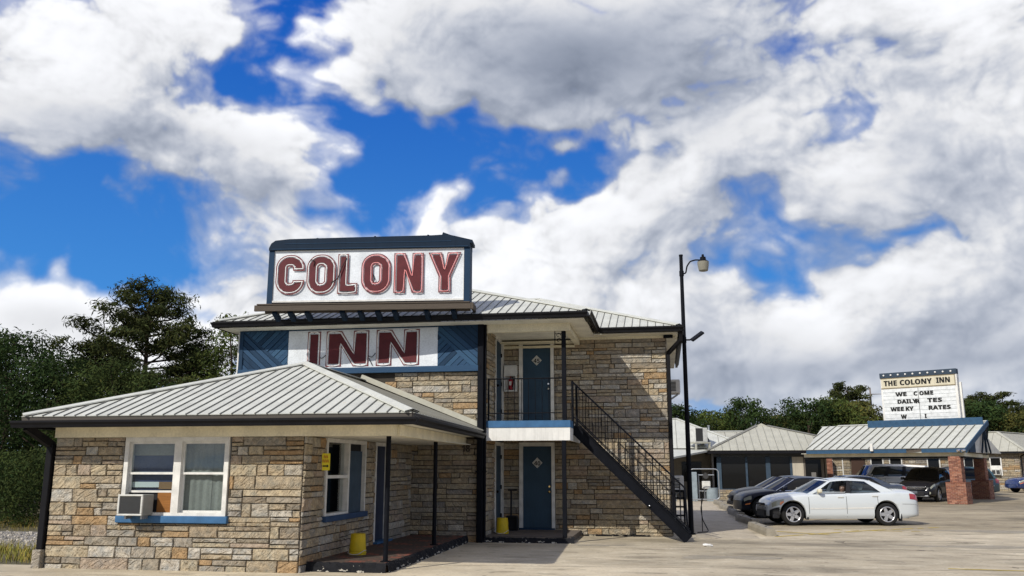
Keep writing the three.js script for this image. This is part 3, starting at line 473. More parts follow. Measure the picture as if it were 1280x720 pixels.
  { // porch window: two sashes on the left, a grey blue board over the right half
    const w = new THREE.Group(); w.name = numbered('window'); o.add(w);
    const za = -14.62, zb = -16.70, y0 = 0.83, y1 = 2.17, xf = XR + 0.04, zm = -15.72;
    part('window_frame', [box(XR - 0.12, xf, y0, y1, za - 0.07, za), box(XR - 0.12, xf, y0, y1, zb, zb + 0.06), box(XR - 0.12, xf, y1 - 0.07, y1, zb + 0.06, za - 0.07), box(XR - 0.12, xf - 0.003, y0, y1 - 0.07, zm - 0.07, zm), box(XR - 0.12, xf - 0.003, y0, y0 + 0.04, zm, za - 0.07), box(XR - 0.08, xf - 0.012, 1.47, 1.525, zm, za - 0.07)], mats.white, w);
    part('pane', box(XR - 0.06, XR - 0.055, y0 + 0.04, y1 - 0.07, zm, za - 0.07), mats.glass, w);
    part('blue_board', box(XR - 0.05, XR - 0.03, y0, y1 - 0.20, zb + 0.06, zm - 0.07), mats.greyBoard, w);
    part('dark_board', box(XR - 0.08, XR - 0.06, y1 - 0.2, y1 - 0.07, zb + 0.06, zm - 0.07), mats.dark, w);
    part('window_sill', rbox(XR - 0.05, XR + 0.09, y0 - 0.10, y0, zb - 0.05, za + 0.05, 0.012), M('dark blue sill', [0.03, 0.065, 0.14], 0.5, { map: grimeS }), w);
    part('room_back', box(XR - 0.9, XR - 0.85, 0.6, 2.3, zb, za), mats.dark, w);
  }
  { // porch door, standing back in its white frame
    const d = new THREE.Group(); d.name = numbered('door'); o.add(d);
    part('door_frame', [box(XR - 0.16, XR + 0.03, 0.15, 2.17, -17.39, -17.32), box(XR - 0.16, XR + 0.03, 0.15, 2.17, -18.30, -18.23), box(XR - 0.16, XR + 0.03, 2.10, 2.17, -18.23, -17.39)], mats.white, d);
    part('door_leaf', box(XR - 0.13, XR - 0.08, 0.17, 2.10, -18.23, -17.39), M('dark blue door', [0.012, 0.022, 0.05], 0.4), d);
    part('door_knob', new THREE.SphereGeometry(0.03, 10, 8).translate(XR - 0.05, 1.1, -17.47), mats.chrome, d);
    part('threshold', box(XR - 0.15, XR + 0.12, 0.15, 0.19, -18.3, -17.3), mats.blue, d);
  }
  part('house_number', [['1', -4.62], ['8', -4.52]].map(([t, x]) => lettering(t, 0.15, 0.01).translate(x, 2.02, -19.9)), M('faded number', [0.06, 0.05, 0.04], 0.8), o);
  // posts
  for (const [x, z] of [[-4.55, -14.2], [-4.575, -17.4]]) part('porch_post', [bar(V(x, 0.15, z), V(x, 2.19, z), 0.042, 12), box(x - 0.07, x + 0.07, 0.15, 0.162, z - 0.07, z + 0.07)], mats.blackIron, o);
  // low porch floor with chipped black edge
  const slab = part('porch_floor', box(XR, -4.47, 0.0, 0.146, BACK, -13.98), mats.redPaint, o);
  { const r = rng(5), ed = (a, b, n) => { const P = [], idx = []; for (let i = 0; i <= n; i++) { const p = a.clone().lerp(b, i / n), nrm = b.clone().sub(a).cross(V(0, 1, 0)).normalize().multiplyScalar(-1); for (let k = 0; k < 4; k++) { const bulge = [0.05, 0.035, 0.02, -0.02][k] + (k < 3 ? (r() - 0.5) * 0.03 : 0), y = [-0.02, 0.07, 0.125, 0.152][k] + (k === 2 ? (r() - 0.5) * 0.03 : 0); P.push(p.x - nrm.x * bulge, y, p.z - nrm.z * bulge); } } for (let i = 0; i < n; i++) for (let k = 0; k < 3; k++) { const q = i * 4 + k; idx.push(q, q + 4, q + 1, q + 1, q + 4, q + 5); } const g = new THREE.BufferGeometry(); g.setAttribute('position', new THREE.Float32BufferAttribute(P, 3)); g.setIndex(idx); const f = g.toNonIndexed(); f.computeVertexNormals(); return f; };
    part('chipped_edge', [ed(V(XR - 0.1, 0, -13.97), V(-4.46, 0, -13.97), 26), ed(V(-4.46, 0, -13.97), V(-4.46, 0, BACK + 0.1), 70)], mats.chipped, slab); }
  rebase(o, -7.5, 0, -16.8);
}
{ const a = thing('window_air_conditioner', 'white box air conditioner with dark grille stuck in the front office window', 'air conditioner', [-8.66, 0.885, -13.55]);
  part('case', [rbox(-0.215, 0.215, 0, 0.335, -0.12, 0.20, 0.015)], mats.acDirty, a);
  part('front_frame', [rbox(-0.225, 0.225, 0, 0.03, 0.19, 0.225, 0.01), rbox(-0.225, 0.225, 0.31, 0.34, 0.19, 0.225, 0.01), rbox(-0.225, -0.19, 0.03, 0.31, 0.19, 0.225, 0.01), rbox(0.19, 0.225, 0.03, 0.31, 0.19, 0.225, 0.01)], mats.acCase, a);
  const g = []; for (let i = 0; i < 17; i++) g.push(box(-0.19, 0.19, 0.036 + i * 0.0165, 0.045 + i * 0.0165, 0.196, 0.21)); part('grille', g, mats.grille, a);
  for (const s of [-0.145, 0.145]) part('bracket', box(s - 0.015, s + 0.015, -0.06, 0, -0.10, 0.1), mats.steel, a); }
function bucket(label, x, y, z) {
  const b = thing('bucket', label, 'bucket', [x, y, z], 0, 'upturned yellow buckets');
  part('body', new THREE.LatheGeometry([[0.001, 0.36], [0.125, 0.36], [0.13, 0.352], [0.146, 0.09], [0.152, 0.088], [0.152, 0.07], [0.147, 0.068], [0.148, 0.045], [0.154, 0.043], [0.154, 0.026], [0.149, 0.024], [0.15, 0.0]].map((p) => new THREE.Vector2(...p)), 28), mats.yellow, b);
  part('bail', tube([V(-0.155, 0.06, 0), V(-0.15, 0.03, 0.09), V(-0.05, 0.012, 0.16), V(0.07, 0.02, 0.155), V(0.15, 0.08, 0.06), V(0.155, 0.07, 0)], 0.006, 20, 5), mats.white, b);
}
bucket('yellow plastic bucket upside down on the office porch below the window', -5.42, 0.146, -15.3);
bucket('yellow plastic bucket upside down beside the ground floor motel door', -3.83, 0.13, -20.9);
{ const s = thing('direction_sign', 'small yellow sign with red lettering and black arrow beside the porch window', 'sign', [-5.755, 1.61, -14.47], 0.25);
  part('plate', extrude([[-0.07, 0.01], [-0.06, 0], [0.06, 0], [0.07, 0.01], [0.07, 0.28], [0.06, 0.29], [-0.06, 0.29], [-0.07, 0.28]], 0.010), mats.yellowSign, s);
  part('mount', box(-0.09, 0.0, 0.13, 0.16, -0.02, 0.0), mats.steel, s);
  const strokes = (x0, x1, y, n) => { const g = []; for (let k = 0; k < n; k++) { const x = lerp(x0, x1, k / n), w = (x1 - x0) / n * 0.74; g.push(box(x, x + 0.008, y, y + 0.048, 0.010, 0.013), box(x + 0.008, x + w, y + (k % 2 ? 0.0 : 0.038), y + (k % 2 ? 0.010 : 0.048), 0.010, 0.0128)); if (k % 3 < 2) g.push(box(x + 0.008, x + w * 0.8, y + 0.019, y + 0.03, 0.010, 0.0126)); } return g; };
  part('faded_lettering', [...strokes(-0.038, 0.04, 0.205, 4), ...strokes(-0.056, 0.058, 0.135, 6)], M('red lettering', [0.42, 0.06, 0.02], 0.6), s);
  part('arrow', [box(-0.05, 0.025, 0.062, 0.085, 0.010, 0.014), extrude([[0.02, 0.045], [0.052, 0.0735], [0.02, 0.102]], 0.0042).translate(0, 0, 0.0103)], mats.printBlack, s); }

// ================================================================ THE TWO STOREY MOTEL BLOCK
const F1 = -19.95, F2 = -22.4, XA = -4.12, XW = 0.15;
{
  const o = thing('motel_building', 'two storey stone motel block with outside stairs, balcony and pale metal roof', 'motel');
  // the front wall behind the signs: only the stretches beside and below the office roof and the porch show
  stoneWall(o, facing.front(-10.28, 0, F1), XA + 10.28, 5.0, 0.25, 37, [], { name: 'front_wall', unit: 1.1, only: ([x, y, w, h]) => { const wx = x - 10.28; return y < 4.05 && ((wx + w > -5.9 && y < 2.3) || y + h > 3.95 - (wx + w + 7.2) * 0.40 - 0.05 && wx > -7.0 && y > 2.2); } });
  stoneWall(o, facing.front(XA, 0, F2), XW - XA, 4.95, 0.25, 52, [[-3.67 - XA, -2.745 - XA, 0.12, 2.30], [-3.67 - XA, -2.745 - XA, 2.6, 4.97]], { name: 'stair_wall', unit: 1.12 });
  stoneWall(o, facing.right(XA, 0, F1), F1 - F2, 4.95, 0.2, 61, [[1.36, 2.43, 0.12, 2.31], [1.36, 2.43, 2.6, 4.97]], { name: 'recess_wall', most: 26 });
  stoneWall(o, facing.right(XW, 0, F2 - 0.02), 7.4, 4.95, 0.22, 67, [], { name: 'side_wall', unit: 1.2, most: 0 });
  part('rear_wall', [box(-10.28, XW, 0, 5.0, -29.8, -29.6), box(-10.28, -10.03, 0, 5.0, -29.6, F1 - 0.25)], mats.mortar, o);
  part('corner_board', box(-10.36, -10.27, 3.2, 5.0, F1 - 0.1, F1 + 0.04), mats.white, o);
  // eaves
  part('soffit', [box(-10.6, -1.68, 4.985, 5.0, F1, -19.38), box(-2.06, -1.66, 4.985, 5.0, -22.4, F1), box(-2.06, 0.46, 4.988, 5.003, F2, -21.9), box(XW, 0.46, 4.985, 5.0, -30, F2), box(-10.6, -10.28, 4.985, 5.0, -30, F1), box(XA, -2.06, 4.93, 4.945, F2, F1)], mats.soffit, o);
  part('porch_beam', [box(XA + 0.02, -2.06, 4.80, 4.985, F1 - 0.1, F1 + 0.03), box(-2.19, -2.06, 4.80, 4.985, F2, F1 - 0.1)], mats.cream, o);
  part('eave_board', [box(-2.06, 0.42, 4.925, 4.988, F2, F2 + 0.05), box(-2.06, 0.40, 4.985, 5.07, F2 + 0.3, F2 + 0.40)], mats.cream, o);
  part('recess_ceiling', [box(XA, -2.19, 4.74, 4.80, F2, F2 + 0.06), box(XA, -2.19, 4.84, 4.88, F2, F2 + 0.35)], mats.cream, o);
  // roofs
  const roof = new THREE.Group(); roof.name = numbered('roof'); o.add(roof);
  const E = 5.15, S = 0.372;
  const a = V(-10.65, E, -19.35), b = V(-1.62, E, -19.35), r1 = V(-5.52, E + 3.9 * S, -23.25), r0 = V(-6.75, E + 3.9 * S, -23.25);
  seamRoof(roof, [a, b, r1, r0], 0.205, mats.roof, { alt: mats.roofB });
  seamRoof(roof, [b, V(-1.62, E, -23.25), V(-5.52, E + 3.9 * S, -23.25)], 0.33, mats.roof);
  seamRoof(roof, [V(-10.65, E, -27.15), a, r0], 0.66, mats.roof);
  ridgeCap(roof, b, r1, 0.13, mats.roof); ridgeCap(roof, a, r0, 0.13, mats.roof); ridgeCap(roof, r0, r1, 0.13, mats.roof);
  const c = V(-4.0, E, -21.85), d = V(0.5, E, -21.85), e = V(0.5, E, -30.05), R = V(-3.6, E + 4.1 * 0.385, -25.95), L = V(-6.4, E + 4.1 * 0.385, -25.95), f = V(-10.5, E, -30.05), g0 = V(-10.5, E, -21.85);
  seamRoof(roof, [V(-6.0, E, -21.85), d, R, V(-6.0, E + 4.1 * 0.385, -25.95)], 0.2, mats.roof, { alt: mats.roofB });
  seamRoof(roof, [d, e, R], 0.62, mats.roof); seamRoof(roof, [e, f, L, R], 0.62, mats.roof); seamRoof(roof, [f, g0, L], 0.62, mats.roof);
  ridgeCap(roof, d, R, 0.13, mats.roof); ridgeCap(roof, L, R, 0.13, mats.roof); ridgeCap(roof, e, R, 0.13, mats.roof);
  gutter(o, V(-10.70, 5.135, -19.33), V(-1.60, 5.135, -19.33), V(0, 0, 1), mats.black, 0.13, 0.13);
  gutter(o, V(-1.60, 5.135, -19.22), V(-1.60, 5.135, -21.72), V(1, 0, 0), mats.black, 0.13, 0.12);
  gutter(o, V(-1.50, 5.135, -21.83), V(0.60, 5.135, -21.83), V(0, 0, 1), mats.black, 0.13, 0.13);
  gutter(o, V(0.50, 5.135, -21.72), V(0.50, 5.135, -30.0), V(1, 0, 0), mats.black, 0.13, 0.12);
  gutter(o, V(-10.66, 5.135, -19.25), V(-10.66, 5.135, -27), V(-1, 0, 0), mats.black, 0.13, 0.12);
  part('drip_edge', [beam(V(-10.66, 5.125, -19.34), V(-1.61, 5.125, -19.34), 0.02, 0.05), beam(V(-1.61, 5.125, -21.84), V(0.51, 5.125, -21.84), 0.02, 0.05)], mats.black, o);
  // dark pipes at the corners
  part('downspout', [rbox(-4.235, -4.09, 0, 4.99, F1 + 0.03, F1 + 0.15, 0.015), bar(V(-4.06, 0.1, F1 + 0.06), V(-4.06, 4.99, F1 + 0.06), 0.03, 10), box(-4.26, -4.02, 1.55, 1.59, F1 + 0.02, F1 + 0.155)], mats.blackIron, o);
  part('downspout', [rbox(0.16, 0.25, 0.1, 4.55, F2 - 0.05, F2 + 0.05, 0.015), beam(V(0.205, 4.53, F2), V(0.53, 4.80, F2 + 0.5), 0.085, 0.085), beam(V(0.53, 4.78, F2 + 0.5), V(0.53, 5.02, F2 + 0.55), 0.085, 0.085)], mats.black, o);
  part('soffit_lamp', [rbox(0.1, 0.34, 4.91, 4.985, F2 + 0.06, F2 + 0.2, 0.02)], mats.blackIron, o);
  // doors of the recess, one above the other
  const doorSet = (y0, y1, num, knobMat, plateY) => {
    const dr = new THREE.Group(); dr.name = numbered('door'); o.add(dr); const x0 = -3.57, x1 = -2.83;
    part('door_frame', [box(x0 - 0.095, x0, y0, y1 + 0.095, F2 - 0.1, F2 + 0.05), box(x1, x1 + 0.085, y0, y1 + 0.095, F2 - 0.1, F2 + 0.05), box(x0, x1, y1, y1 + 0.095, F2 - 0.1, F2 + 0.05)], mats.white, dr);
    part('door_leaf', rbox(x0 + 0.003, x1 - 0.003, y0 + 0.04, y1 - 0.003, F2 - 0.055, F2 - 0.01, 0.006), mats.door, dr);
    part('threshold', box(x0 - 0.09, x1 + 0.08, y0 - 0.02, y0 + 0.04, F2 - 0.06, F2 + 0.09), mats.navy, dr);
    part('door_knob', [new THREE.SphereGeometry(0.034, 12, 10).translate(x1 - 0.06, y0 + 0.93, F2 + 0.045), bar(V(x1 - 0.06, y0 + 0.93, F2 - 0.01), V(x1 - 0.06, y0 + 0.93, F2 + 0.03), 0.03, 12), bar(V(x1 - 0.06, y0 + 1.06, F2 - 0.01), V(x1 - 0.06, y0 + 1.06, F2 + 0.012), 0.024, 12)], knobMat, dr);
    const pl = part('number_plate', extrude([[0, -0.135], [0.135, 0], [0, 0.135], [-0.135, 0]], 0.008).translate((x0 + x1) / 2, plateY, F2 - 0.01), M('plate', [0.50, 0.50, 0.47], 0.5), dr); pl.userData.label = 'pale diamond plate with the number ' + num;
    const t = lettering(num, 0.11, 0.004); const bb = t.boundingBox; t.translate(-(bb.max.x + bb.min.x) / 2, -0.065, 0); t.rotateZ(-0.06); part('door_number', t.translate((x0 + x1) / 2, plateY, F2 - 0.002), mats.printBlack, dr);
    // the side door in the recess wall, seen nearly edge on
    const sd = new THREE.Group(); sd.name = numbered('door'); o.add(sd); const za = F1 - 1.40, zb = F1 - 2.38;
    part('door_frame', [box(XA - 0.1, XA + 0.045, y0, y1 + 0.09, za - 0.02, za + 0.05), box(XA - 0.1, XA + 0.055, y0, y1 + 0.09, zb - 0.04, zb + 0.1), box(XA - 0.1, XA + 0.045, y1, y1 + 0.09, zb + 0.1, za - 0.02)], mats.white, sd);
    part('door_leaf', box(XA - 0.04, XA + 0.0, y0 + 0.03, y1, zb + 0.1, za - 0.02), mats.door, sd);
    part('hinge', [0.3, 1.0, 1.75].map((h) => box(XA, XA + 0.03, y0 + h, y0 + h + 0.1, zb + 0.09, zb + 0.13)), mats.blackIron, sd);
    part('door_knob', new THREE.SphereGeometry(0.034, 12, 10).translate(XA + 0.06, y0 + 0.95, za - 0.12), mats.blackIron, sd);
  };
  doorSet(0.13, 2.2, '40', mats.brass, 1.78); doorSet(2.74, 4.86, '45', mats.chrome, 4.42);
  // lower step, its black paint worn white along the edge
  { const st = part('entry_step', box(XA, -2.1, 0, 0.128, F2, F1 - 0.02), M('worn dark step', [0.16, 0.135, 0.115], 0.9, { map: grimeS }), o); const r = rng(8), P = [], idx = [], n = 40; for (let i = 0; i <= n; i++) for (let k = 0; k < 4; k++) P.push(lerp(XA, -2.02, i / n), [-0.01, 0.05, 0.105, 0.134][k] + (k === 2 ? (r() - 0.5) * 0.03 : 0), F1 - 0.02 + [0.05, 0.03, 0.015, -0.03][k] + (k < 3 ? (r() - 0.5) * 0.025 : 0)); for (let i = 0; i < n; i++) for (let k = 0; k < 3; k++) { const q = i * 4 + k; idx.push(q, q + 4, q + 1, q + 1, q + 4, q + 5); } const g = new THREE.BufferGeometry(); g.setAttribute('position', new THREE.Float32BufferAttribute(P, 3)); g.setIndex(idx); const ff = g.toNonIndexed(); ff.computeVertexNormals(); part('chipped_edge', ff, mats.chipped, st); }
  part('base_patch', box(-2.0, -0.4, 0.0, 0.035, F2, F2 + 0.22), M('whitewashed kerb', [0.62, 0.60, 0.54], 0.9, { map: scaled(chipped, 1.7), }), o);
  // balcony
  const bal = new THREE.Group(); bal.name = numbered('balcony'); o.add(bal);
  part('balcony_floor', box(XA + 0.02, -2.13, 2.42, 2.70, F2, F1 - 0.06), mats.soffit, bal);
  part('white_fascia', [box(XA + 0.06, -2.09, 2.27, 2.565, F1 - 0.06, F1 - 0.01), box(-2.13, -2.09, 2.27, 2.565, F2, F1 - 0.06)], mats.fascia, bal);
  part('blue_edge', [box(XA + 0.06, -2.08, 2.568, 2.725, F1 - 0.08, F1 + 0.005), box(-2.13, -2.08, 2.568, 2.725, F2 + 1.8, F1 - 0.08)], mats.blue, bal);
  part('balcony_ceiling', box(XA + 0.02, -2.13, 2.40, 2.418, F2, F1 - 0.06), mats.cream, bal);
  const rl = part('railing', [bar(V(XA + 0.1, 3.70, F1 - 0.04), V(-2.25, 3.70, F1 - 0.04), 0.016, 8), bar(V(XA + 0.1, 2.90, F1 - 0.04), V(-2.25, 2.90, F1 - 0.04), 0.012, 8), bar(V(XA + 0.12, 2.72, F1 - 0.04), V(XA + 0.12, 3.72, F1 - 0.04), 0.022, 8)], mats.blackIron, bal);
  for (let i = 1; i < 11; i++) part('baluster', bar(V(lerp(XA + 0.1, -2.25, i / 11), 2.74, F1 - 0.04), V(lerp(XA + 0.1, -2.25, i / 11), 3.70, F1 - 0.04), 0.008, 6), mats.blackIron, rl);
  part('porch_post', rbox(-2.285, -2.19, 0.12, 2.28, F1 - 0.1, F1 - 0.01, 0.008), mats.blackIron, o);
  part('porch_post', rbox(-2.265, -2.165, 2.72, 4.80, F1 - 0.1, F1 - 0.005, 0.008), mats.blackIron, o);
  { const s = [], x = -2.34; const cir = (cx, cy, r) => { const p = []; for (let k = 0; k <= 14; k++) { const t = k / 14 * 5.2; p.push(V(cx + Math.cos(t) * r * (1 - k / 22), cy + Math.sin(t) * r * (1 - k / 22), F1 - 0.05)); } return tube(p, 0.008, 24, 5); }; s.push(cir(x, 4.70, 0.06), cir(x + 0.01, 4.58, 0.055), bar(V(-2.42, 4.5, F1 - 0.05), V(-2.42, 4.80, F1 - 0.05), 0.012, 6), bar(V(-2.42, 4.5, F1 - 0.05), V(-2.26, 4.5, F1 - 0.05), 0.008, 6), bar(V(-2.42, 4.74, F1 - 0.05), V(-2.26, 4.74, F1 - 0.05), 0.008, 6)); part('scroll_bracket', s, mats.blackIron, o); }
  rebase(o, -4.8, 0, -24.8);
}
{ // iron stairs up to the balcony
  const o = thing('iron_stairs', 'black iron outside stairs with thin railings rising left to the balcony', 'stairs');
  const top = V(-2.1, 2.60, 0), foot = V(0.50, 0.06, 0), at = (t, z, dy = 0) => V(lerp(top.x, foot.x, t), lerp(top.y, foot.y, t) + dy, z);
  for (const z of [-20.72, -21.72]) {
    part('stringer', [beam(at(0, z), at(1.0, z), 0.012, 0.24), beam(at(0, z + 0.03, 0.155), at(1, z + 0.03, 0.155), 0.06, 0.014), beam(at(0, z + 0.03, -0.155), at(1, z + 0.03, -0.155), 0.06, 0.014)], mats.blackIron, o);
    const r = part('railing', [bar(at(0, z, 1.08), at(0.985, z, 1.10), 0.02, 8), bar(at(0, z, 0.27), at(1.02, z, 0.22), 0.012, 8), bar(at(0.0, z, 0.0), at(0.0, z, 1.1), 0.03, 10)], mats.blackIron, o);
    for (let i = 1; i < 17; i++) part('baluster', bar(at(i / 17, z, 0.24), at(i / 17, z, 1.08), 0.0085, 6), mats.blackIron, r);
    part('rail_foot', bar(at(0.985, z, 1.10), at(1.0, z, 0.05), 0.014, 6), mats.blackIron, r);
  }
  for (let i = 1; i < 13; i++) part('tread', box(at(i / 13, 0).x - 0.13, at(i / 13, 0).x + 0.13, at(i / 13, 0).y - 0.0, at(i / 13, 0).y + 0.035, -21.70, -20.74), mats.blackIron, o);
  part('bolt_head', new THREE.SphereGeometry(0.028, 10, 8).translate(-0.36, 0.80, -20.69), mats.chrome, o);
  rebase(o, -0.8, 0, -21.2);
}
{ const e = thing('fire_extinguisher_cabinet', 'white metal cabinet holding a red fire extinguisher beside the upper door', 'fire extinguisher', [-3.87, 3.60, F2 + 0.05]);
  part('cabinet_frame', [box(-0.165, -0.135, 0, 0.68, 0, 0.16), box(0.135, 0.165, 0, 0.68, 0, 0.16), box(-0.135, 0.135, 0, 0.03, 0, 0.16), box(-0.135, 0.135, 0.65, 0.68, 0, 0.16), box(-0.135, 0.135, 0.03, 0.65, 0, 0.01), box(-0.135, 0.135, 0.40, 0.65, 0.13, 0.15)], mats.white, e);
  part('extinguisher', [bar(V(0, 0.05, 0.08), V(0, 0.30, 0.08), 0.055, 14), new THREE.SphereGeometry(0.055, 12, 8).translate(0, 0.30, 0.08), bar(V(0, 0.34, 0.08), V(0, 0.39, 0.08), 0.02, 8)], M('red cylinder', [0.28, 0.012, 0.02], 0.3), e);
  part('hose', tube([V(0.02, 0.38, 0.09), V(0.08, 0.34, 0.11), V(0.075, 0.2, 0.12), V(0.05, 0.1, 0.13)], 0.012, 14, 6), mats.blackPlastic, e);
  part('nameplate', box(-0.03, 0.03, 0.16, 0.26, 0.135, 0.138), mats.white, e); }
{ const d = thing('dustpan', 'dark long handled lobby dustpan standing beside the ground floor door', 'dustpan', [-3.78, 0.128, -21.95]);
  part('pan', [box(-0.14, 0.14, 0, 0.02, -0.12, 0.12), box(-0.14, -0.125, 0.02, 0.34, -0.12, 0.05), box(0.125, 0.14, 0.02, 0.34, -0.12, 0.05), box(-0.125, 0.125, 0.02, 0.36, -0.12, -0.105), box(-0.125, 0.125, 0.32, 0.36, -0.105, 0.05)], mats.blackPlastic, d);
  part('handle', [bar(V(-0.03, 0.34, -0.05), V(-0.03, 0.98, -0.05), 0.022, 10), bar(V(-0.11, 0.98, -0.05), V(0.12, 0.98, -0.05), 0.022, 10)], mats.blackPlastic, d); }
// window units low and high on the motel's right side wall
function sideUnit(label, x, y, z) {
  const a = thing('side_air_conditioner', label, 'air conditioner', [x, y, z], 0, 'air conditioners on the motel side wall');
  part('case', rbox(0, 0.42, 0, 0.42, -0.33, 0.33, 0.02), mats.fascia, a);
  part('end_grille', [0, 1, 2, 3, 4, 5, 6].map((k) => box(0.12, 0.30, 0.07 + k * 0.042, 0.095 + k * 0.042, 0.33, 0.336)), mats.grille, a);
  part('front_grille', box(0.42, 0.428, 0.04, 0.38, -0.29, 0.29), mats.grille, a);
  for (const s of [0.2, -0.2]) part('bracket', beam(V(0.0, -0.25, s), V(0.36, -0.01, s), 0.03, 0.03), mats.steel, a);
}
sideUnit('pale air conditioner high on the motel side wall behind the lamp post', XW, 3.9, -27.4);
sideUnit('pale air conditioner low on the motel side wall beside the walkway', XW, 1.0, -27.4);
{ const d = thing('side_stand', 'dark slatted stand on the walkway below the low side air conditioner', 'stand', [0.42, 0, -27.2]);
  for (const [x, z] of [[-0.12, -0.3], [0.14, -0.3], [-0.12, 0.3], [0.14, 0.3]]) part('leg', box(x - 0.02, x + 0.02, 0, 0.95, z - 0.02, z + 0.02), mats.blackIron, d);
  for (const y of [0.25, 0.5, 0.75]) part('slat', box(-0.14, 0.16, y, y + 0.05, 0.32, 0.34), mats.blackIron, d);
  part('top', box(-0.16, 0.18, 0.95, 0.99, -0.34, 0.34), mats.blackIron, d); }

// ================================================================ THE ROOF SIGN AND THE WALL SIGN
const GLYPH = { // outlines in a box of width w and height h, counter-clockwise; s is the stroke
  rect: (w, h) => [[0, 0], [w, 0], [w, h], [0, h]],
  ring(w, h, r, n = 9) { const p = [], c = [[w - r, r, -90], [w - r, h - r, 0], [r, h - r, 90], [r, r, 180]]; for (const [x, y, a] of c) for (let i = 0; i <= n; i++) { const t = (a + i / n * 90) * Math.PI / 180; p.push([x + r * Math.cos(t), y + r * Math.sin(t)]); } return p; },
  L: (w, h, s) => [[0, 0], [w, 0], [w, s], [s, s], [s, h], [0, h]],
  N: (w, h, s) => [[0, 0], [s, 0], [s, h * 0.56], [w - s * 1.0, 0], [w, 0], [w, h], [w - s, h], [w - s, h * 0.44], [s * 1.0, h], [0, h]],
  Y: (w, h, s) => [[w / 2 - s / 2, 0], [w / 2 + s / 2, 0], [w / 2 + s / 2, h * 0.40], [w, h], [w - s * 1.12, h], [w / 2, h * 0.60], [s * 1.12, h], [0, h], [w / 2 - s / 2, h * 0.40]],
  C(w, h, s, r) { const o = GLYPH.ring(w, h, r), out = []; const yi0 = h * 0.36, yi1 = h * 0.60; // outer right side opened between yi0 and yi1
    const i = GLYPH.ring(w - 2 * s, h - 2 * s, Math.max(0.02, r - s)).map(([x, y]) => [x + s, y + s]);
    const outer = [...o.slice(10, 40), ...o.slice(0, 10)]; // from upper right corner round to lower right corner
    out.push([w, yi1]); for (const p of outer) out.push(p); out.push([w, yi0]);
    out.push([w - s, yi0]); const inner = [...i.slice(0, 10).reverse(), ...i.slice(10, 40).reverse()]; for (const p of inner) out.push(p); out.push([w - s, yi1]);
    return out; },
};
function signLetter(parent, ch, x, y, w, h, z, tubeMat) {
  const s = w * ({ I: 1, L: 0.53, O: 0.405, C: 0.405, Y: 0.37 }[ch] || (w > 0.9 ? 0.36 : 0.385)), g = 0.066;
  const make = { I: () => [GLYPH.rect(w, h)], L: () => [GLYPH.L(w, h, s)], N: () => [GLYPH.N(w, h, s)], Y: () => [GLYPH.Y(w, h, s)], O: () => [GLYPH.ring(w, h, w * 0.46), GLYPH.ring(w - 2 * s + 0.02, h - 2 * s + 0.04, (w - 2 * s) * 0.46).map(([a, b]) => [a + s - 0.01, b + s - 0.02])], C: () => [GLYPH.C(w, h, s, w * 0.46)] }[ch]();
  const put = (p) => p.map(([a, b]) => [a + x, b + y]), [outer, inner] = make.map(put);
  const L = new THREE.Group(); L.name = numbered('letter'); parent.add(L); L.userData.label = 'maroon letter ' + ch;
  const oI = offsetPoly(outer, -g), iO = inner && offsetPoly(inner, g);
  const ccw = (p) => p, cw = (p) => [...p].reverse();
  part('letter_face', extrude(oI, 0.014, iO ? [cw(iO)] : []).translate(0, 0, z), mats.maroon, L);
  const rim = [extrude(outer, 0.012, [cw(offsetPoly(outer, -0.020))]).translate(0, 0, z)]; if (inner) rim.push(extrude(offsetPoly(inner, 0.020), 0.012, [cw(inner)]).translate(0, 0, z)); part('letter_edge', rim, mats.edgeRed, L);
  const ring = (p, d) => tube(offsetPoly(p, d).map(([a, b]) => V(a, b, z + 0.022)), 0.0095, Math.max(60, p.length * 8), 6, true);
  const tg = [ring(outer, -0.043)]; if (inner) tg.push(ring(inner, 0.043)); part('neon_tube', tg, tubeMat, L);
  const st = []; const o2 = offsetPoly(outer, -0.043), step = Math.max(1, Math.round(o2.length / 8)); for (let k = 0; k < o2.length; k += step) { const a = o2[k], b = o2[(k + 1) % o2.length], m = [(a[0] + b[0]) / 2, (a[1] + b[1]) / 2]; st.push(bar(V(m[0], m[1], z), V(m[0], m[1], z + 0.030), 0.007, 6)); } part('tube_support', st, mats.blackPlastic, L);
  return L;
}
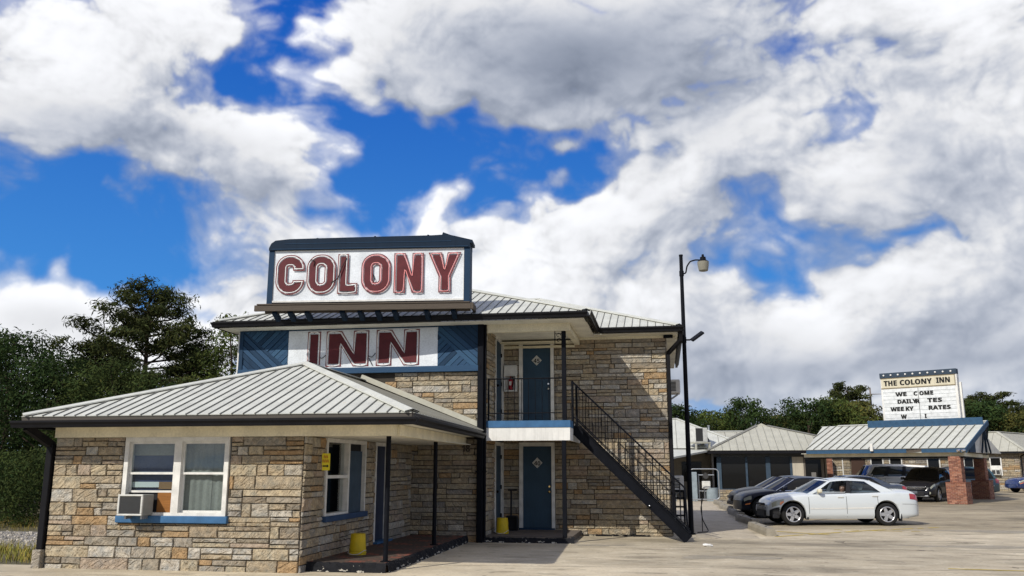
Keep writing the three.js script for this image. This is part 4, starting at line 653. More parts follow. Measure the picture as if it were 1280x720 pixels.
{
  const o = thing('roof_sign', 'big white rooftop sign reading COLONY in maroon neon letters under a navy hood', 'sign', [-6.70, 5.49, -18.97], 0.099);
  const W = 2.27, H = 1.225, D = -0.42;
  part('sign_panel', box(-W, W, 0, H, -0.03, 0), mats.sign, o);
  part('back_panel', box(-W, W, 0, H, D, D + 0.03), mats.navyDark, o);
  part('sill_board', box(-W - 0.13, W + 0.14, -0.13, -0.035, -0.2, 0.0), mats.navyDark, o); part('frame_post', [box(-W - 0.13, -W, -0.12, H, D, 0.03)], mats.navy, o); part('frame_post', [box(W, W + 0.14, -0.12, H, D, 0.03)], mats.navy, o);
  part('panel_trim', [box(-W, W, -0.03, 0.012, -0.02, 0.025), box(-W, -W + 0.012, 0.012, H, -0.02, 0.012), box(W - 0.012, W, 0.012, H, -0.02, 0.012), box(-W + 0.012, W - 0.012, H - 0.012, H, -0.02, 0.012)], mats.white, o);
  part('hood', extrude([[-W - 0.13, H - 0.001], [W + 0.14, H - 0.001], [W + 0.14, H + 0.10], [W + 0.20, H + 0.10], [W + 0.20, H + 0.17], [W - 0.32, H + 0.30], [W - 0.50, H + 0.37], [W - 0.52, H + 0.31], [W - 0.75, H + 0.30], [-0.5, H + 0.285], [-W + 0.35, H + 0.27], [-W + 0.02, H + 0.24], [-W - 0.08, H + 0.17], [-W - 0.13, H + 0.06]], -D + 0.10).translate(0, 0, D - 0.03), mats.navyDark, o);
  part('hood_rib', [box(-W + 0.25, W - 0.3, H + 0.145, H + 0.16, 0.07, 0.078), box(-W - 0.05, W + 0.1, H + 0.015, H + 0.035, 0.07, 0.08)], mats.navy, o);
  part('hood_bolt', [[-1.85, 0.255], [-1.3, 0.27], [0.1, 0.29], [1.38, 0.30]].map(([x, y]) => bar(V(x, H + y, -0.15), V(x, H + y + 0.07, -0.15), 0.025, 8)), mats.blackIron, o);
  const px = (u) => (u - 311) / 814 * 2 * W - W, top = H - 0.115, h = 0.955;
  [['C', 322, 446, mats.tubeWhite], ['O', 456, 581, mats.tubeWhite], ['L', 589, 675, mats.tubeWhite], ['O', 690, 816, mats.tubePink], ['N', 829, 955, mats.tubePink], ['Y', 975, 1113, mats.tubePink]].forEach(([c, a, b, m]) => signLetter(o, c, px(a), top - h, px(b) - px(a), h, 0.03, m));
  part('loose_wire', [tube([V(-1.42, 0.9, 0.05), V(-1.36, 0.98, 0.07), V(-1.28, 0.95, 0.07), V(-1.30, 0.82, 0.05)], 0.008, 16, 5), tube([V(-0.50, 1.02, 0.06), V(-0.62, 0.75, 0.09), V(-0.70, 0.52, 0.08), V(-0.86, 0.42, 0.06)], 0.012, 18, 5), tube([V(0.12, 0.62, 0.02), V(0.17, 0.48, 0.04), V(0.12, 0.4, 0.03)], 0.01, 12, 5)], mats.wire, o);
}
{ // timber catwalk in front of the roof sign, on struts from the eave
  const o = thing('sign_catwalk', 'weathered timber catwalk on dark struts below the rooftop sign', 'catwalk', [-6.70, 5.49, -18.97], 0.099);
  part('front_beam', rbox(-2.60, 2.47, -0.275, -0.135, 0.20, 0.26, 0.008), mats.timber, o);
  part('front_beam', rbox(-2.54, 2.44, -0.135, -0.105, 0.03, 0.28, 0.006), mats.timber, o);
  part('rear_beam', rbox(-2.40, 2.44, -0.30, -0.135, 0.05, 0.10, 0.008), mats.timber, o);
  part('end_board', rbox(2.47, 2.53, -0.28, -0.13, -0.3, 0.26, 0.008), mats.timber, o);
  for (const x of [-2.15, -1.78, -1.38, -0.55, -0.13, 0.28, 0.68, 1.42, 2.05]) part('strut', [beam(V(x, -0.27, 0.16), V(x + 0.02, -0.42, -0.12), 0.10, 0.12)], mats.navyDark, o);
}
{ // sign on the front wall
  const o = thing('wall_sign', 'long wall sign reading INN between two navy diagonal plank panels', 'sign', [-7.19, 3.92, F1 + 0.02]);
  const x0 = -3.09, x1 = 3.07, y1 = 1.06, a = -1.81, b = 1.975;
  part('backing', box(x0, x1, 0, y1, 0, 0.05), mats.navyDark, o);
  part('sign_panel', box(a, b, 0.10, 1.035, 0.05, 0.075), mats.sign, o);
  part('bottom_rail', rbox(x0, x1, -0.04, 0.10, 0.05, 0.13, 0.01), mats.plank, o);
  part('top_rail', box(x0, x1, 1.035, 1.09, 0.05, 0.10), mats.navy, o);
  part('end_stile', box(x0, x0 + 0.10, 0.10, 1.035, 0.05, 0.105), mats.navy, o); part('end_stile', box(x1 - 0.12, x1, 0.10, 1.035, 0.05, 0.105), mats.plank, o);
  const planks = (L, R, flip) => { // boards laid on the slant in two directions, meeting on the diagonal
    const B = 0.10, T = 1.035, w = R - L, h = T - B, r = rng(flip ? 3 : 4), rect = [[L, B], [R, B], [R, T], [L, T]];
    const dg = (p) => (flip ? (p[0] - L) / w - (1 - (p[1] - B) / h) - 0.02 : (p[0] - L) / w - (1 - (p[1] - B) / h) + 0.18); // above or below the falling diagonal
    for (const side of [1, -1]) {
      const tri = clipHalf(rect, (p) => side * dg(p)), along = (side > 0) !== flip ? 1 : -1; // falling boards on one side, rising boards on the other
      const key = (p) => along > 0 ? p[0] * 0.66 + p[1] * 0.75 : p[1] * 0.72 - p[0] * 0.69, ks = tri.map(key), k0 = Math.min(...ks), k1 = Math.max(...ks), n = Math.round((k1 - k0) / 0.115);
      for (let i = 0; i < n; i++) { const lo = lerp(k0, k1, i / n) + 0.006, hi = lerp(k0, k1, (i + 1) / n) - 0.006, q = clipHalf(clipHalf(tri, (p) => key(p) - lo), (p) => hi - key(p)); if (q.length < 3) continue; part('plank', extrude(q, 0.022 + r() * 0.028).translate(0, 0, 0.05), r() < 0.35 ? mats.plankB : r() < 0.6 ? mats.plank : mats.navy, o); }
    }
  };
  planks(x0 + 0.10, a, true); planks(b, x1 - 0.12, false);
  const ux = (u) => a + (u - 360) / 660 * (b - a);
  [['I', 448, 506], ['N', 532, 721], ['N', 754, 941]].forEach(([c, u0, u1]) => signLetter(o, c, ux(u0), 0.135, ux(u1) - ux(u0), 0.865, 0.075, mats.tubeWhite));
  part('loose_wire', [tube([V(-0.98, 0.36, 0.09), V(-0.9, 0.34, 0.12), V(-0.82, 0.42, 0.1)], 0.009, 12, 5), tube([V(0.26, 0.38, 0.1), V(0.36, 0.34, 0.13), V(0.44, 0.44, 0.1)], 0.009, 12, 5), tube([V(0.28, 0.32, 0.09), V(0.34, 0.2, 0.1), V(0.37, 0.14, 0.09)], 0.009, 12, 5)], mats.wire, o);
}
// ================================================================ LAMP POST
{
  const o = thing('lamp_post', 'tall slim black lamp post with gooseneck yard lamp and tilted floodlight', 'lamp post', [0.63, 0, -23.2]);
  part('pole', [bar(V(0, 0, 0), V(0.02, 7.28, 0), 0.068, 14, 0.048), bar(V(0, 0, 0), V(0, 0.03, 0), 0.11, 14), bar(V(0, 1.55, 0), V(0, 1.58, 0), 0.085, 14), bar(V(0, 1.72, 0), V(0, 1.75, 0), 0.085, 14), bar(V(0.02, 7.27, 0), V(0.02, 7.31, 0), 0.055, 14)], mats.blackIron, o);
  part('gooseneck', [tube([V(0.02, 6.78, 0), V(0.13, 6.80, 0), V(0.17, 6.98, 0), V(0.26, 7.11, 0), V(0.40, 7.15, 0), V(0.56, 7.14, 0)], 0.02, 24, 8), bar(V(0.02, 6.72, 0), V(0.02, 6.86, 0), 0.062, 12)], mats.blackIron, o);
  const h = new THREE.Group(); h.name = numbered('lamp_head'); o.add(h);
  part('socket_cap', new THREE.LatheGeometry([[0.001, 0.40], [0.03, 0.395], [0.035, 0.33], [0.075, 0.32], [0.08, 0.25], [0.10, 0.23], [0.15, 0.20], [0.155, 0.185]].map((p) => new THREE.Vector2(...p)), 20).translate(0.60, 6.90, 0), mats.blackIron, h);
  part('lamp_shade', new THREE.LatheGeometry([[0.155, 0.19], [0.15, 0.10], [0.125, -0.04], [0.115, -0.06], [0.06, -0.075], [0.001, -0.08]].map((p) => new THREE.Vector2(...p)), 28).translate(0.60, 6.90, 0), M('dusty refractor', [0.22, 0.21, 0.17], 0.35), h);
  const f = new THREE.Group(); f.name = numbered('floodlight'); o.add(f);
  part('arm', [bar(V(0.01, 4.98, 0), V(0.18, 4.98, 0), 0.022, 8), bar(V(0.01, 4.90, 0), V(0.01, 5.06, 0), 0.065, 12), bar(V(-0.11, 4.98, 0), V(0.01, 5.0, 0), 0.012, 6)], mats.blackIron, f);
  const hd = [rbox(-0.19, 0.19, -0.025, 0.03, -0.13, 0.13, 0.015)]; part('floodlight_body', hd.map((g) => g.rotateX(0.35).rotateZ(0.62).translate(0.36, 5.07, 0)), mats.blackIron, f);
  part('floodlight_lens', box(-0.15, 0.15, -0.032, -0.026, -0.09, 0.09).rotateX(0.35).rotateZ(0.62).translate(0.36, 5.07, 0), mats.lens, f);
}
{ const c = thing('loose_cable', 'thin black cable hanging down to the ground beside the lamp post base', 'cable', [0.95, 0, -24.2]); part('cable', [tube([V(0.0, 1.05, 0), V(0.05, 0.9, 0), V(-0.02, 0.6, 0), V(0.02, 0.3, 0), V(0.14, 0.05, 0.1), V(0.1, 0.02, 0.3), V(-0.15, 0.02, 0.6)], 0.013, 40, 5), bar(V(0, 0, 0), V(0, 1.05, 0), 0.012, 6)], mats.wire, c); }
{ const l = thing('litter', 'small crumpled white litter on the concrete right of the stair foot', 'litter', [0.87, 0, -19.75]); const r = rng(3), g = new THREE.IcosahedronGeometry(0.055, 2), p = g.attributes.position; for (let i = 0; i < p.count; i++) { const x = p.getX(i), y = p.getY(i), z = p.getZ(i), k = 1 + 0.5 * noise(x * 22, y * 22 + z * 17); p.setXYZ(i, x * k * 1.7, Math.max(0, y * k * 0.5 + 0.03), z * k); } g.computeVertexNormals(); part('crumple', g, mats.fascia, l); }

// ================================================================ BUILDINGS ACROSS THE LOT
{ // lobby with its pyramid of a roof
  const o = thing('lobby_building', 'low lobby building with grey metal hip roof and large dark windows behind the black sedans', 'lobby');
  const Z = -50, y = 2.6, A = V(2.35, y, -49.4), B = V(11.6, y, -49.4), C = V(11.6, y, -55.8), D = V(2.35, y, -55.8), P0 = V(5.35, 4.05, -52.5), P1 = V(6.0, 4.05, -52.5);
  const roof = new THREE.Group(); roof.name = numbered('roof'); o.add(roof);
  seamRoof(roof, [A, B, P1, P0], 0.42, mats.roofOld, { rib: 0.02, ribHeight: 0.03, ribMat: M('faint seam', [0.26, 0.26, 0.235], 0.6) }); seamRoof(roof, [D, A, P0], 0.6, mats.roofOld, { rib: 0.02, ribHeight: 0.03 }); seamRoof(roof, [B, C, P1], 0.6, mats.roofOld); seamRoof(roof, [C, D, P0, P1], 0.6, mats.roofOld);
  for (const [a, b] of [[A, P0], [B, P1], [D, P0], [C, P1]]) ridgeCap(roof, a, b, 0.14, mats.roofRib);
  part('roof_vent', extrude([[-0.75, 0], [0.75, 0], [0, 0.33]], 0.5).translate(5.65, 3.86, -52.9), mats.roofOld, roof);
  part('fascia', [box(2.35, 8.2, 2.42, 2.6, -49.42, -49.38), box(2.33, 2.37, 2.42, 2.6, -55.8, -49.42)], mats.black, o); part('soffit', box(2.37, 8.88, 2.41, 2.42, -55.7, -49.42), mats.dark, o);
  part('header', box(2.72, 8.6, 2.25, 2.42, Z - 0.2, Z), M('dark header', [0.06, 0.065, 0.07], 0.7), o);
  part('side_wall', box(2.62, 2.72, 0, 2.42, -55.5, Z - 0.0), M('grey wall', [0.16, 0.155, 0.15], 0.8, { map: grime }), o);
  part('back_wall', [box(2.7, 8.7, 0, 2.4, -55.6, -55.5), box(8.6, 8.7, 0, 2.42, -55.5, Z)], mats.room, o);
  part('blue_post', box(2.88, 3.12, 0, 2.25, Z - 0.12, Z + 0.04), mats.greyBoard, o); part('blue_post', box(4.42, 4.53, 0.49, 2.25, Z - 0.1, Z + 0.03), mats.postBlue, o); part('blue_post', box(5.50, 5.74, 0.49, 2.25, Z - 0.1, Z + 0.03), mats.postBlue, o); part('blue_post', box(6.78, 6.90, 0, 2.25, Z - 0.1, Z + 0.03), mats.postBlue, o);
  for (const [a, b] of [[3.12, 4.42], [4.53, 5.50], [5.74, 6.78]]) { const w = new THREE.Group(); w.name = numbered('window'); o.add(w); part('pane', box(a, b, 0.53, 2.25, Z - 0.05, Z - 0.04), mats.darkGlass, w); part('window_sill', box(a, b, 0.49, 0.53, Z - 0.12, Z + 0.03), mats.greyBoard, w); }
  part('cream_panel', box(6.90, 7.48, 0, 2.25, Z - 0.1, Z + 0.02), M('cream siding', [0.50, 0.46, 0.38], 0.7, { map: streak }), o);
  { const d = new THREE.Group(); d.name = numbered('door'); o.add(d); part('door_frame', [box(7.48, 7.58, 0, 2.25, Z - 0.1, Z + 0.03), box(8.40, 8.55, 0, 2.25, Z - 0.1, Z + 0.03), box(7.58, 8.40, 2.12, 2.25, Z - 0.1, Z + 0.03)], M('grey brown frame', [0.13, 0.115, 0.10], 0.7), d); part('door_leaf', box(7.58, 8.40, 0.02, 2.12, Z - 0.06, Z - 0.03), mats.darkGlass, d); part('notice', box(7.88, 8.12, 1.15, 1.42, Z - 0.03, Z - 0.024), M('grey notice', [0.16, 0.155, 0.15], 0.7), d); part('push_bar', bar(V(7.62, 1.0, Z), V(8.36, 1.0, Z), 0.02, 6), mats.steel, d); }
  stoneWall(o, facing.front(2.72, 0, Z + 0.03), 4.06, 0.49, 0.15, 71, [], { unit: 1.1 });
  rebase(o, 5.6, 0, -52.5);
}
{ const o = thing('side_wing', 'long low wing with weathered pale metal roof and lean-to awning beyond the lamp post', 'motel wing');
  const roof = new THREE.Group(); roof.name = numbered('roof'); o.add(roof); const A = V(-14, 2.75, -50.6), B = V(4.9, 2.75, -50.6), R = V(0.9, 4.6, -54.6), L = V(-14, 4.6, -54.6), C = V(4.9, 2.75, -58.6), D = V(-14, 2.75, -58.6);
  const seam = { rib: 0.022, ribHeight: 0.03, ribMat: M('faint seam', [0.28, 0.28, 0.25], 0.6) };
  seamRoof(roof, [A, B, R, L], 0.6, mats.roofB, seam); seamRoof(roof, [B, C, R], 0.8, mats.roofB, seam); seamRoof(roof, [C, D, L, R], 0.8, mats.roofB, seam); ridgeCap(roof, B, R, 0.12, mats.roofB); ridgeCap(roof, L, R, 0.12, mats.roofB);
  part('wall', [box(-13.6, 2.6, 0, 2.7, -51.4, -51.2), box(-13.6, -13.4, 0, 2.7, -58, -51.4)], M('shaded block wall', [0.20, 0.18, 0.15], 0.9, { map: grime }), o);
  part('back_wall', box(-13.6, 2.6, 0, 2.7, -58.2, -58), mats.room, o);
  const s = new THREE.BufferGeometry(); { const q = [V(-3, 2.2, -45.5), V(0.45, 2.19, -45.5), V(2.42, 2.60, -49.5), V(2.42, 2.72, -51.1), V(-3, 2.78, -51.1)], P = []; for (const h of [0, -0.03]) for (let k = 1; k < 4; k++) for (const p of h ? [q[0], q[k + 1], q[k]] : [q[0], q[k], q[k + 1]]) P.push(p.x, p.y + h, p.z); s.setAttribute('position', new THREE.Float32BufferAttribute(P, 3)); s.computeVertexNormals(); }
  part('awning', s, mats.roof, o); part('awning_edge', beam(V(0.45, 2.15, -45.5), V(2.42, 2.56, -49.5), 0.03, 0.09), mats.roofB, o); part('awning_post', bar(V(0.55, 0, -45.6), V(0.42, 2.18, -45.55), 0.035, 8), mats.steel, o); part('awning_post', bar(V(-2.6, 0, -45.6), V(-2.6, 2.2, -45.6), 0.035, 8), mats.steel, o);
  part('dark_door', box(-0.6, 0.4, 0, 2.1, -51.2, -51.17), mats.dark, o); part('window_pane', box(1.0, 2.1, 0.9, 2.0, -51.2, -51.17), mats.darkGlass, o);
  rebase(o, -5, 0, -54.6); }
{ const o = thing('back_wing', 'long low metal roofed wing whose ridge shows behind the lobby roof', 'motel wing'); // only its roof line shows
  const roof = new THREE.Group(); roof.name = numbered('roof'); o.add(roof); const seam = { rib: 0.02, ribHeight: 0.03 };
  seamRoof(roof, [V(-16, 2.7, -59), V(8.3, 2.7, -59), V(8.3, 4.15, -63), V(-16, 4.15, -63)], 0.8, mats.roofOld, seam); seamRoof(roof, [V(8.3, 2.7, -67), V(-16, 2.7, -67), V(-16, 4.15, -63), V(8.3, 4.15, -63)], 0.8, mats.roofOld, seam); ridgeCap(roof, V(-16, 4.15, -63), V(8.3, 4.15, -63), 0.14, mats.roofB);
  part('wall', box(-15.5, 7.9, 0, 2.68, -66.4, -59.6), M('block wall', [0.24, 0.21, 0.17], 0.9, { map: grime }), o); part('gable', extrude([[-66.4, 2.68], [-59.6, 2.68], [-63, 4.0]], 0.2).rotateY(-Math.PI / 2).translate(7.9, 0, 0), mats.soffit, o); rebase(o, -4, 0, -63); }
{ const a = thing('roof_air_conditioner', 'grey box air conditioner on a small platform on the low roof left of the lobby', 'air conditioner', [1.98, 3.02, -50.55], 0.5);
  part('platform', [box(-0.45, 0.55, -0.02, 0.05, -0.4, 0.4), box(-0.42, -0.34, -0.45, -0.02, 0.3, 0.38), box(0.44, 0.52, -0.3, -0.02, 0.3, 0.38)], mats.roofOld, a);
  part('case', rbox(-0.42, 0.38, 0.05, 0.85, -0.36, 0.36, 0.03), mats.acCase, a); part('grille', Array.from({ length: 11 }, (_, k) => box(-0.36, 0.05, 0.12 + k * 0.062, 0.15 + k * 0.062, 0.36, 0.372)), mats.grille, a); part('grille_backing', box(-0.38, 0.07, 0.1, 0.82, 0.358, 0.364), mats.grille, a); part('pipe', tube([V(0.38, 0.3, 0.1), V(0.5, 0.32, 0.1), V(0.58, 0.2, 0.12), V(0.6, 0.0, 0.12)], 0.03, 14, 6), mats.blackPlastic, a); }
{ const v = thing('vent_pipe', 'small pale vent pipe standing above the low roof behind the lobby', 'vent pipe', [2.75, 3.4, -54.2]); part('pipe', bar(V(0, 0, 0), V(0, 0.72, 0), 0.06, 10), mats.steel, v); part('cap', bar(V(0, 0.72, 0), V(0, 0.78, 0), 0.09, 10), mats.steel, v); }

// entrance canopy; its own axes: x along the ridge towards the lot, -z away from the camera
const CANOPY = { o: [13.64, 0, -44.69], turn: -0.5714 };
function brickPier(parent, cx, cz, w, y0, y1, seed) { // running bond, brick by brick
  const r = rng(seed), g = [], bw = 0.205, bh = 0.07, cols = [[0.32, 0.14, 0.088], [0.27, 0.12, 0.08], [0.38, 0.185, 0.125], [0.23, 0.10, 0.072]];
  for (let k = 0, y = y0; y < y1 - 0.02; k++, y += bh) for (let s = 0; s < 4; s++) { const off = (k + s) % 2 ? 0 : bw / 2; for (let x = -w / 2 - (off ? bw / 2 : 0); x < w / 2 - 0.01; x += bw) { const a = Math.max(-w / 2, x) + 0.005, b = Math.min(w / 2, x + bw) - 0.005; if (b - a < 0.03) continue; const q = box(a, b, y + 0.005, Math.min(y1, y + bh) - 0.004, w / 2 - 0.03, w / 2 + 0.004 + r() * 0.004).rotateY(s * Math.PI / 2).translate(cx, 0, cz), c = cols[(r() * 4) | 0], t = 0.8 + r() * 0.4, col = new Float32Array(q.attributes.position.count * 3); for (let n = 0; n < col.length; n += 3) { col[n] = c[0] * t; col[n + 1] = c[1] * t; col[n + 2] = c[2] * t; } q.setAttribute('color', new THREE.BufferAttribute(col, 3)); g.push(q); } }
  const p = part('pier', box(cx - w / 2 + 0.006, cx + w / 2 - 0.006, y0, y1, cz - w / 2 + 0.006, cz + w / 2 - 0.006), M('pale mortar', [0.42, 0.35, 0.27], 0.95), parent);
  const b = part('bricks', g, M('brick', [1, 1, 1], 0.85, { vertexColors: true, map: scaled(brickTone, 0.5) }), p); b.userData.kind = 'stuff'; return p;
}
{
  const o = thing('entrance_canopy', 'drive-through entrance canopy with pale metal roof, blue boards and brick pillars', 'canopy', CANOPY.o, CANOPY.turn);
  const E = 2.58, RY = 3.95, zf = 0.5, zr = -3.7, zb = -8.2;
  const roof = new THREE.Group(); roof.name = numbered('roof'); o.add(roof);
  seamRoof(roof, [V(-7.1, E, zf), V(0.6, E, zf), V(0.6, RY, zr), V(-7.9, RY, zr)], 0.41, mats.roof, { alt: mats.roofB, rib: 0.03, ribHeight: 0.045 });
  seamRoof(roof, [V(-0.75, E, zb), V(-8, E, zb), V(-8, RY, zr), V(0.6, RY, zr)], 0.82, mats.roof);
  ridgeCap(roof, V(-7.0, RY + 0.0, zr), V(0.6, RY, zr), 0.14, mats.roofB);
  part('rake_board', beam(V(0.63, E - 0.12, zf + 0.04), V(0.63, RY - 0.05, zr), 0.05, 0.24), mats.canopyBlue, o); part('rake_board', beam(V(0.63, RY - 0.05, zr), V(-0.72, E - 0.12, zb), 0.05, 0.24), mats.navy, o);
  part('fascia_board', box(-7.1, -2.05, 2.37, 2.56, zf - 0.03, zf + 0.02), mats.canopyBlue, o); part('fascia_board', beam(V(-2.05, 2.43, zf - 0.005), V(-1.35, 2.475, zf - 0.005), 0.04, 0.11), mats.timber, o); part('fascia_board', box(-1.35, 0.6, 2.37, 2.56, zf - 0.03, zf + 0.02), mats.canopyBlue, o);
  part('drip_edge', box(-7.1, 0.62, 2.56, 2.585, zf - 0.03, zf + 0.035), mats.roofRib, o);
  const skew = (x0, x1, y0, y1, z0, z1) => [beam(V(x0, (y0 + y1) / 2, z0), V(x1, (y0 + y1) / 2, z1), 0.25, y1 - y0)];
  part('beam', [box(-7.4, 0.42, 2.19, 2.37, zf - 0.6, zf - 0.35), box(-7.4, -1.0, 2.19, 2.37, zb + 0.3, zb + 0.5), ...skew(0.28, -0.95, 2.19, 2.37, zf - 0.6, zb + 0.4)], mats.cream, o);
  part('black_trim', [box(-7.4, 0.44, 2.13, 2.19, zf - 0.62, zf - 0.33), ...skew(0.29, -0.94, 2.13, 2.189, zf - 0.62, zb + 0.4)], mats.blackIron, o);
  part('ceiling', new THREE.ExtrudeGeometry(new THREE.Shape([[-7.4, 0.03 - zf], [0.3, 0.03 - zf], [-0.95, -zb - 0.2], [-7.4, -zb - 0.2]].map((p) => new THREE.Vector2(...p))), { depth: 0.02, bevelEnabled: false }).rotateX(-Math.PI / 2).translate(0, 2.37, 0), mats.soffit, o);
  part('gable_panel', extrude([[0, 0], [3.2, 0], [3.2, 1.08]], 0.04).rotateY(-Math.PI / 2).translate(0.32, 2.39, zr - 3.2 + 0.0), mats.soffit, o);
  part('gable_panel', extrude([[0, 0], [1.7, 0], [1.7, 0.6], [0, 1.1]], 0.04).rotateY(-Math.PI / 2).translate(0.32, 2.39, zr), mats.white, o);
  part('gable_panel', box(0.33, 0.40, 2.39, 2.85, -1.95, -0.9), mats.navy, o);
  part('truss', [beam(V(0.42, 2.4, -2.9), V(0.42, 3.5, -3.6), 0.06, 0.1), beam(V(0.42, 2.4, -4.5), V(0.42, 3.5, -3.8), 0.06, 0.1), box(0.38, 0.46, 2.4, 3.75, zr - 0.05, zr + 0.05)], mats.navyDark, o);
  part('lookout_block', [0.25, 0.55, 0.85].map((t) => box(lerp(0.6, -0.75, t) - 0.5, lerp(0.6, -0.75, t) - 0.06, lerp(RY, E, t) - 0.32, lerp(RY, E, t) - 0.2, lerp(zr, zb, t) - 0.15, lerp(zr, zb, t) + 0.1)), mats.white, o);
  part('ridge_board', box(-5.15, 0.55, RY - 0.22, RY + 0.20, zr + 0.52, zr + 0.58), mats.canopyBlue, o);
  const pier = (cx, cz, s) => { const p = new THREE.Group(); p.name = numbered('pillar'); o.add(p); brickPier(p, cx, cz, 0.86, 0, 0.96, s); part('pillar_cap', box(cx - 0.445, cx + 0.445, 0.955, 1.0, cz - 0.445, cz + 0.445), M('brick coping', [0.24, 0.10, 0.065], 0.85, { map: scaled(brickTone, 0.4) }), p); brickPier(p, cx, cz, 0.53, 1.0, 2.19, s + 1); return p; };
  pier(0, 0, 301); pier(-1.0, -7.85, 311);
  part('flood_lamp', [[0.34, 0.06], [0.55, -0.04]].flatMap(([x, z]) => [bar(V(x, 2.46, zf + 0.03 + z * 0), V(x - 0.05, 2.44, zf + 0.16), 0.075, 12, 0.05)]), mats.chrome, o);
  part('camera_box', rbox(-3.75, -3.60, 2.46, 2.84, zf + 0.02, zf + 0.15, 0.03), mats.fascia, o);
}
{ // changeable letter sign on the canopy ridge
  const o = thing('marquee_sign', 'white changeable letter marquee sign reading THE COLONY INN above the entrance canopy', 'sign', [0, 0, 0], CANOPY.turn);
  const ca = Math.cos(CANOPY.turn), sa = Math.sin(CANOPY.turn), lx = -2.46, lz = -3.55; o.position.set(13.64 + lx * ca + lz * sa, 3.98, -44.69 - lx * sa + lz * ca);
  const W = 1.92, H = 2.70, f = 0.16;
  part('cabinet', rbox(-W, W, 0, H, -f, f, 0.02), mats.fascia, o);
  part('top_band', rbox(-W - 0.01, W + 0.03, H - 0.26, H + 0.02, -f - 0.02, f + 0.04, 0.02), M('slate blue band', [0.035, 0.055, 0.082], 0.6, { map: grimeS }), o);
  part('side_return', box(W, W + 0.03, 0.02, H - 0.26, -f - 0.01, f + 0.012), mats.white, o);
  for (let i = 0; i < 10; i++) part('bulb', new THREE.SphereGeometry(0.052, 12, 8).translate(lerp(-W + 0.22, W - 0.22, i / 9), H - 0.115, f + 0.06), mats.fascia, o);
  part('name_panel', box(-W + 0.06, W - 0.08, H - 0.79, H - 0.30, f, f + 0.02), mats.creamPanel, o);
  part('panel_trim', [box(-W + 0.03, W - 0.05, H - 0.83, H - 0.79, f, f + 0.035), box(W - 0.08, W - 0.05, H - 0.79, H - 0.28, f, f + 0.035), box(-W + 0.03, W - 0.05, H - 0.30, H - 0.27, f, f + 0.035)], M('brown trim', [0.22, 0.18, 0.11], 0.6), o);
  const row = (name, t, x0, x1, y, h, z, mat) => { const g = lettering(t, h * 1.37, 0.012), b = g.boundingBox; const k = (x1 - x0) / (b.max.x - b.min.x), ky = h / (b.max.y - b.min.y); g.translate(-b.min.x, -b.min.y, 0).scale(k, ky, 1).translate(x0, y, z); const gs = [g, g.clone().translate(0.011, 0, 0.001), g.clone().translate(-0.011, 0, -0.001), g.clone().translate(0, 0.008, 0.002), g.clone().translate(0, -0.008, -0.002)]; return part(name, gs, mat, o); };
  const X = (u) => (u - 168) / (850 - 168) * 2 * W - W; // along the board
  row('letter_word', 'THE', X(203), X(322), H - 0.68, 0.27, f + 0.02, mats.printBlack); row('letter_word', 'COLONY', X(352), X(638), H - 0.68, 0.27, f + 0.02, mats.printBlack); row('letter_word', 'INN', X(678), X(795), H - 0.67, 0.27, f + 0.02, mats.printBlack);
  part('board', box(-W + 0.09, W - 0.09, 0.05, H - 0.88, f, f + 0.012), M('letter board', [0.70, 0.72, 0.72], 0.35, { map: grimeS }), o);
  for (let i = 0; i < 9; i++) part('letter_rail', box(-W + 0.10, W - 0.10, 0.09 + i * 0.196, 0.102 + i * 0.196, f + 0.012, f + 0.022), M('rail', [0.40, 0.42, 0.43], 0.4), o);
  for (let i = 0; i < 40; i++) if (i === 20) part('board_joint', box(-0.012, 0.012, 0.05, H - 0.88, f + 0.012, f + 0.018), mats.grille, o);
  const L = (t, u0, u1, y) => row('letter_word', t, X(u0), X(u1), y, 0.20, f + 0.024, mats.printBlack);
  L('WE', 303, 402, 1.44); L('C', 468, 500, 1.44); L('OME', 520, 640, 1.44); L('DAILY', 316, 488, 1.05); L('R', 480, 515, 1.03); L('TES', 585, 710, 1.05); L('WEE', 245, 365, 0.66); L('KY', 385, 452, 0.66); L('RATES', 590, 778, 0.66); L('W', 335, 385, 0.25); L('I', 548, 562, 0.25);
  part('support_post', [box(-1.5, -1.4, -0.35, 0.02, -0.05, 0.05), box(1.4, 1.5, -0.35, 0.02, -0.05, 0.05)], mats.steel, o);
  part('rear_cabinet', rbox(-W + 0.1, W + 0.12, 0.02, H - 0.66, -f - 0.16, -f - 0.01, 0.02), mats.fascia, o);
}
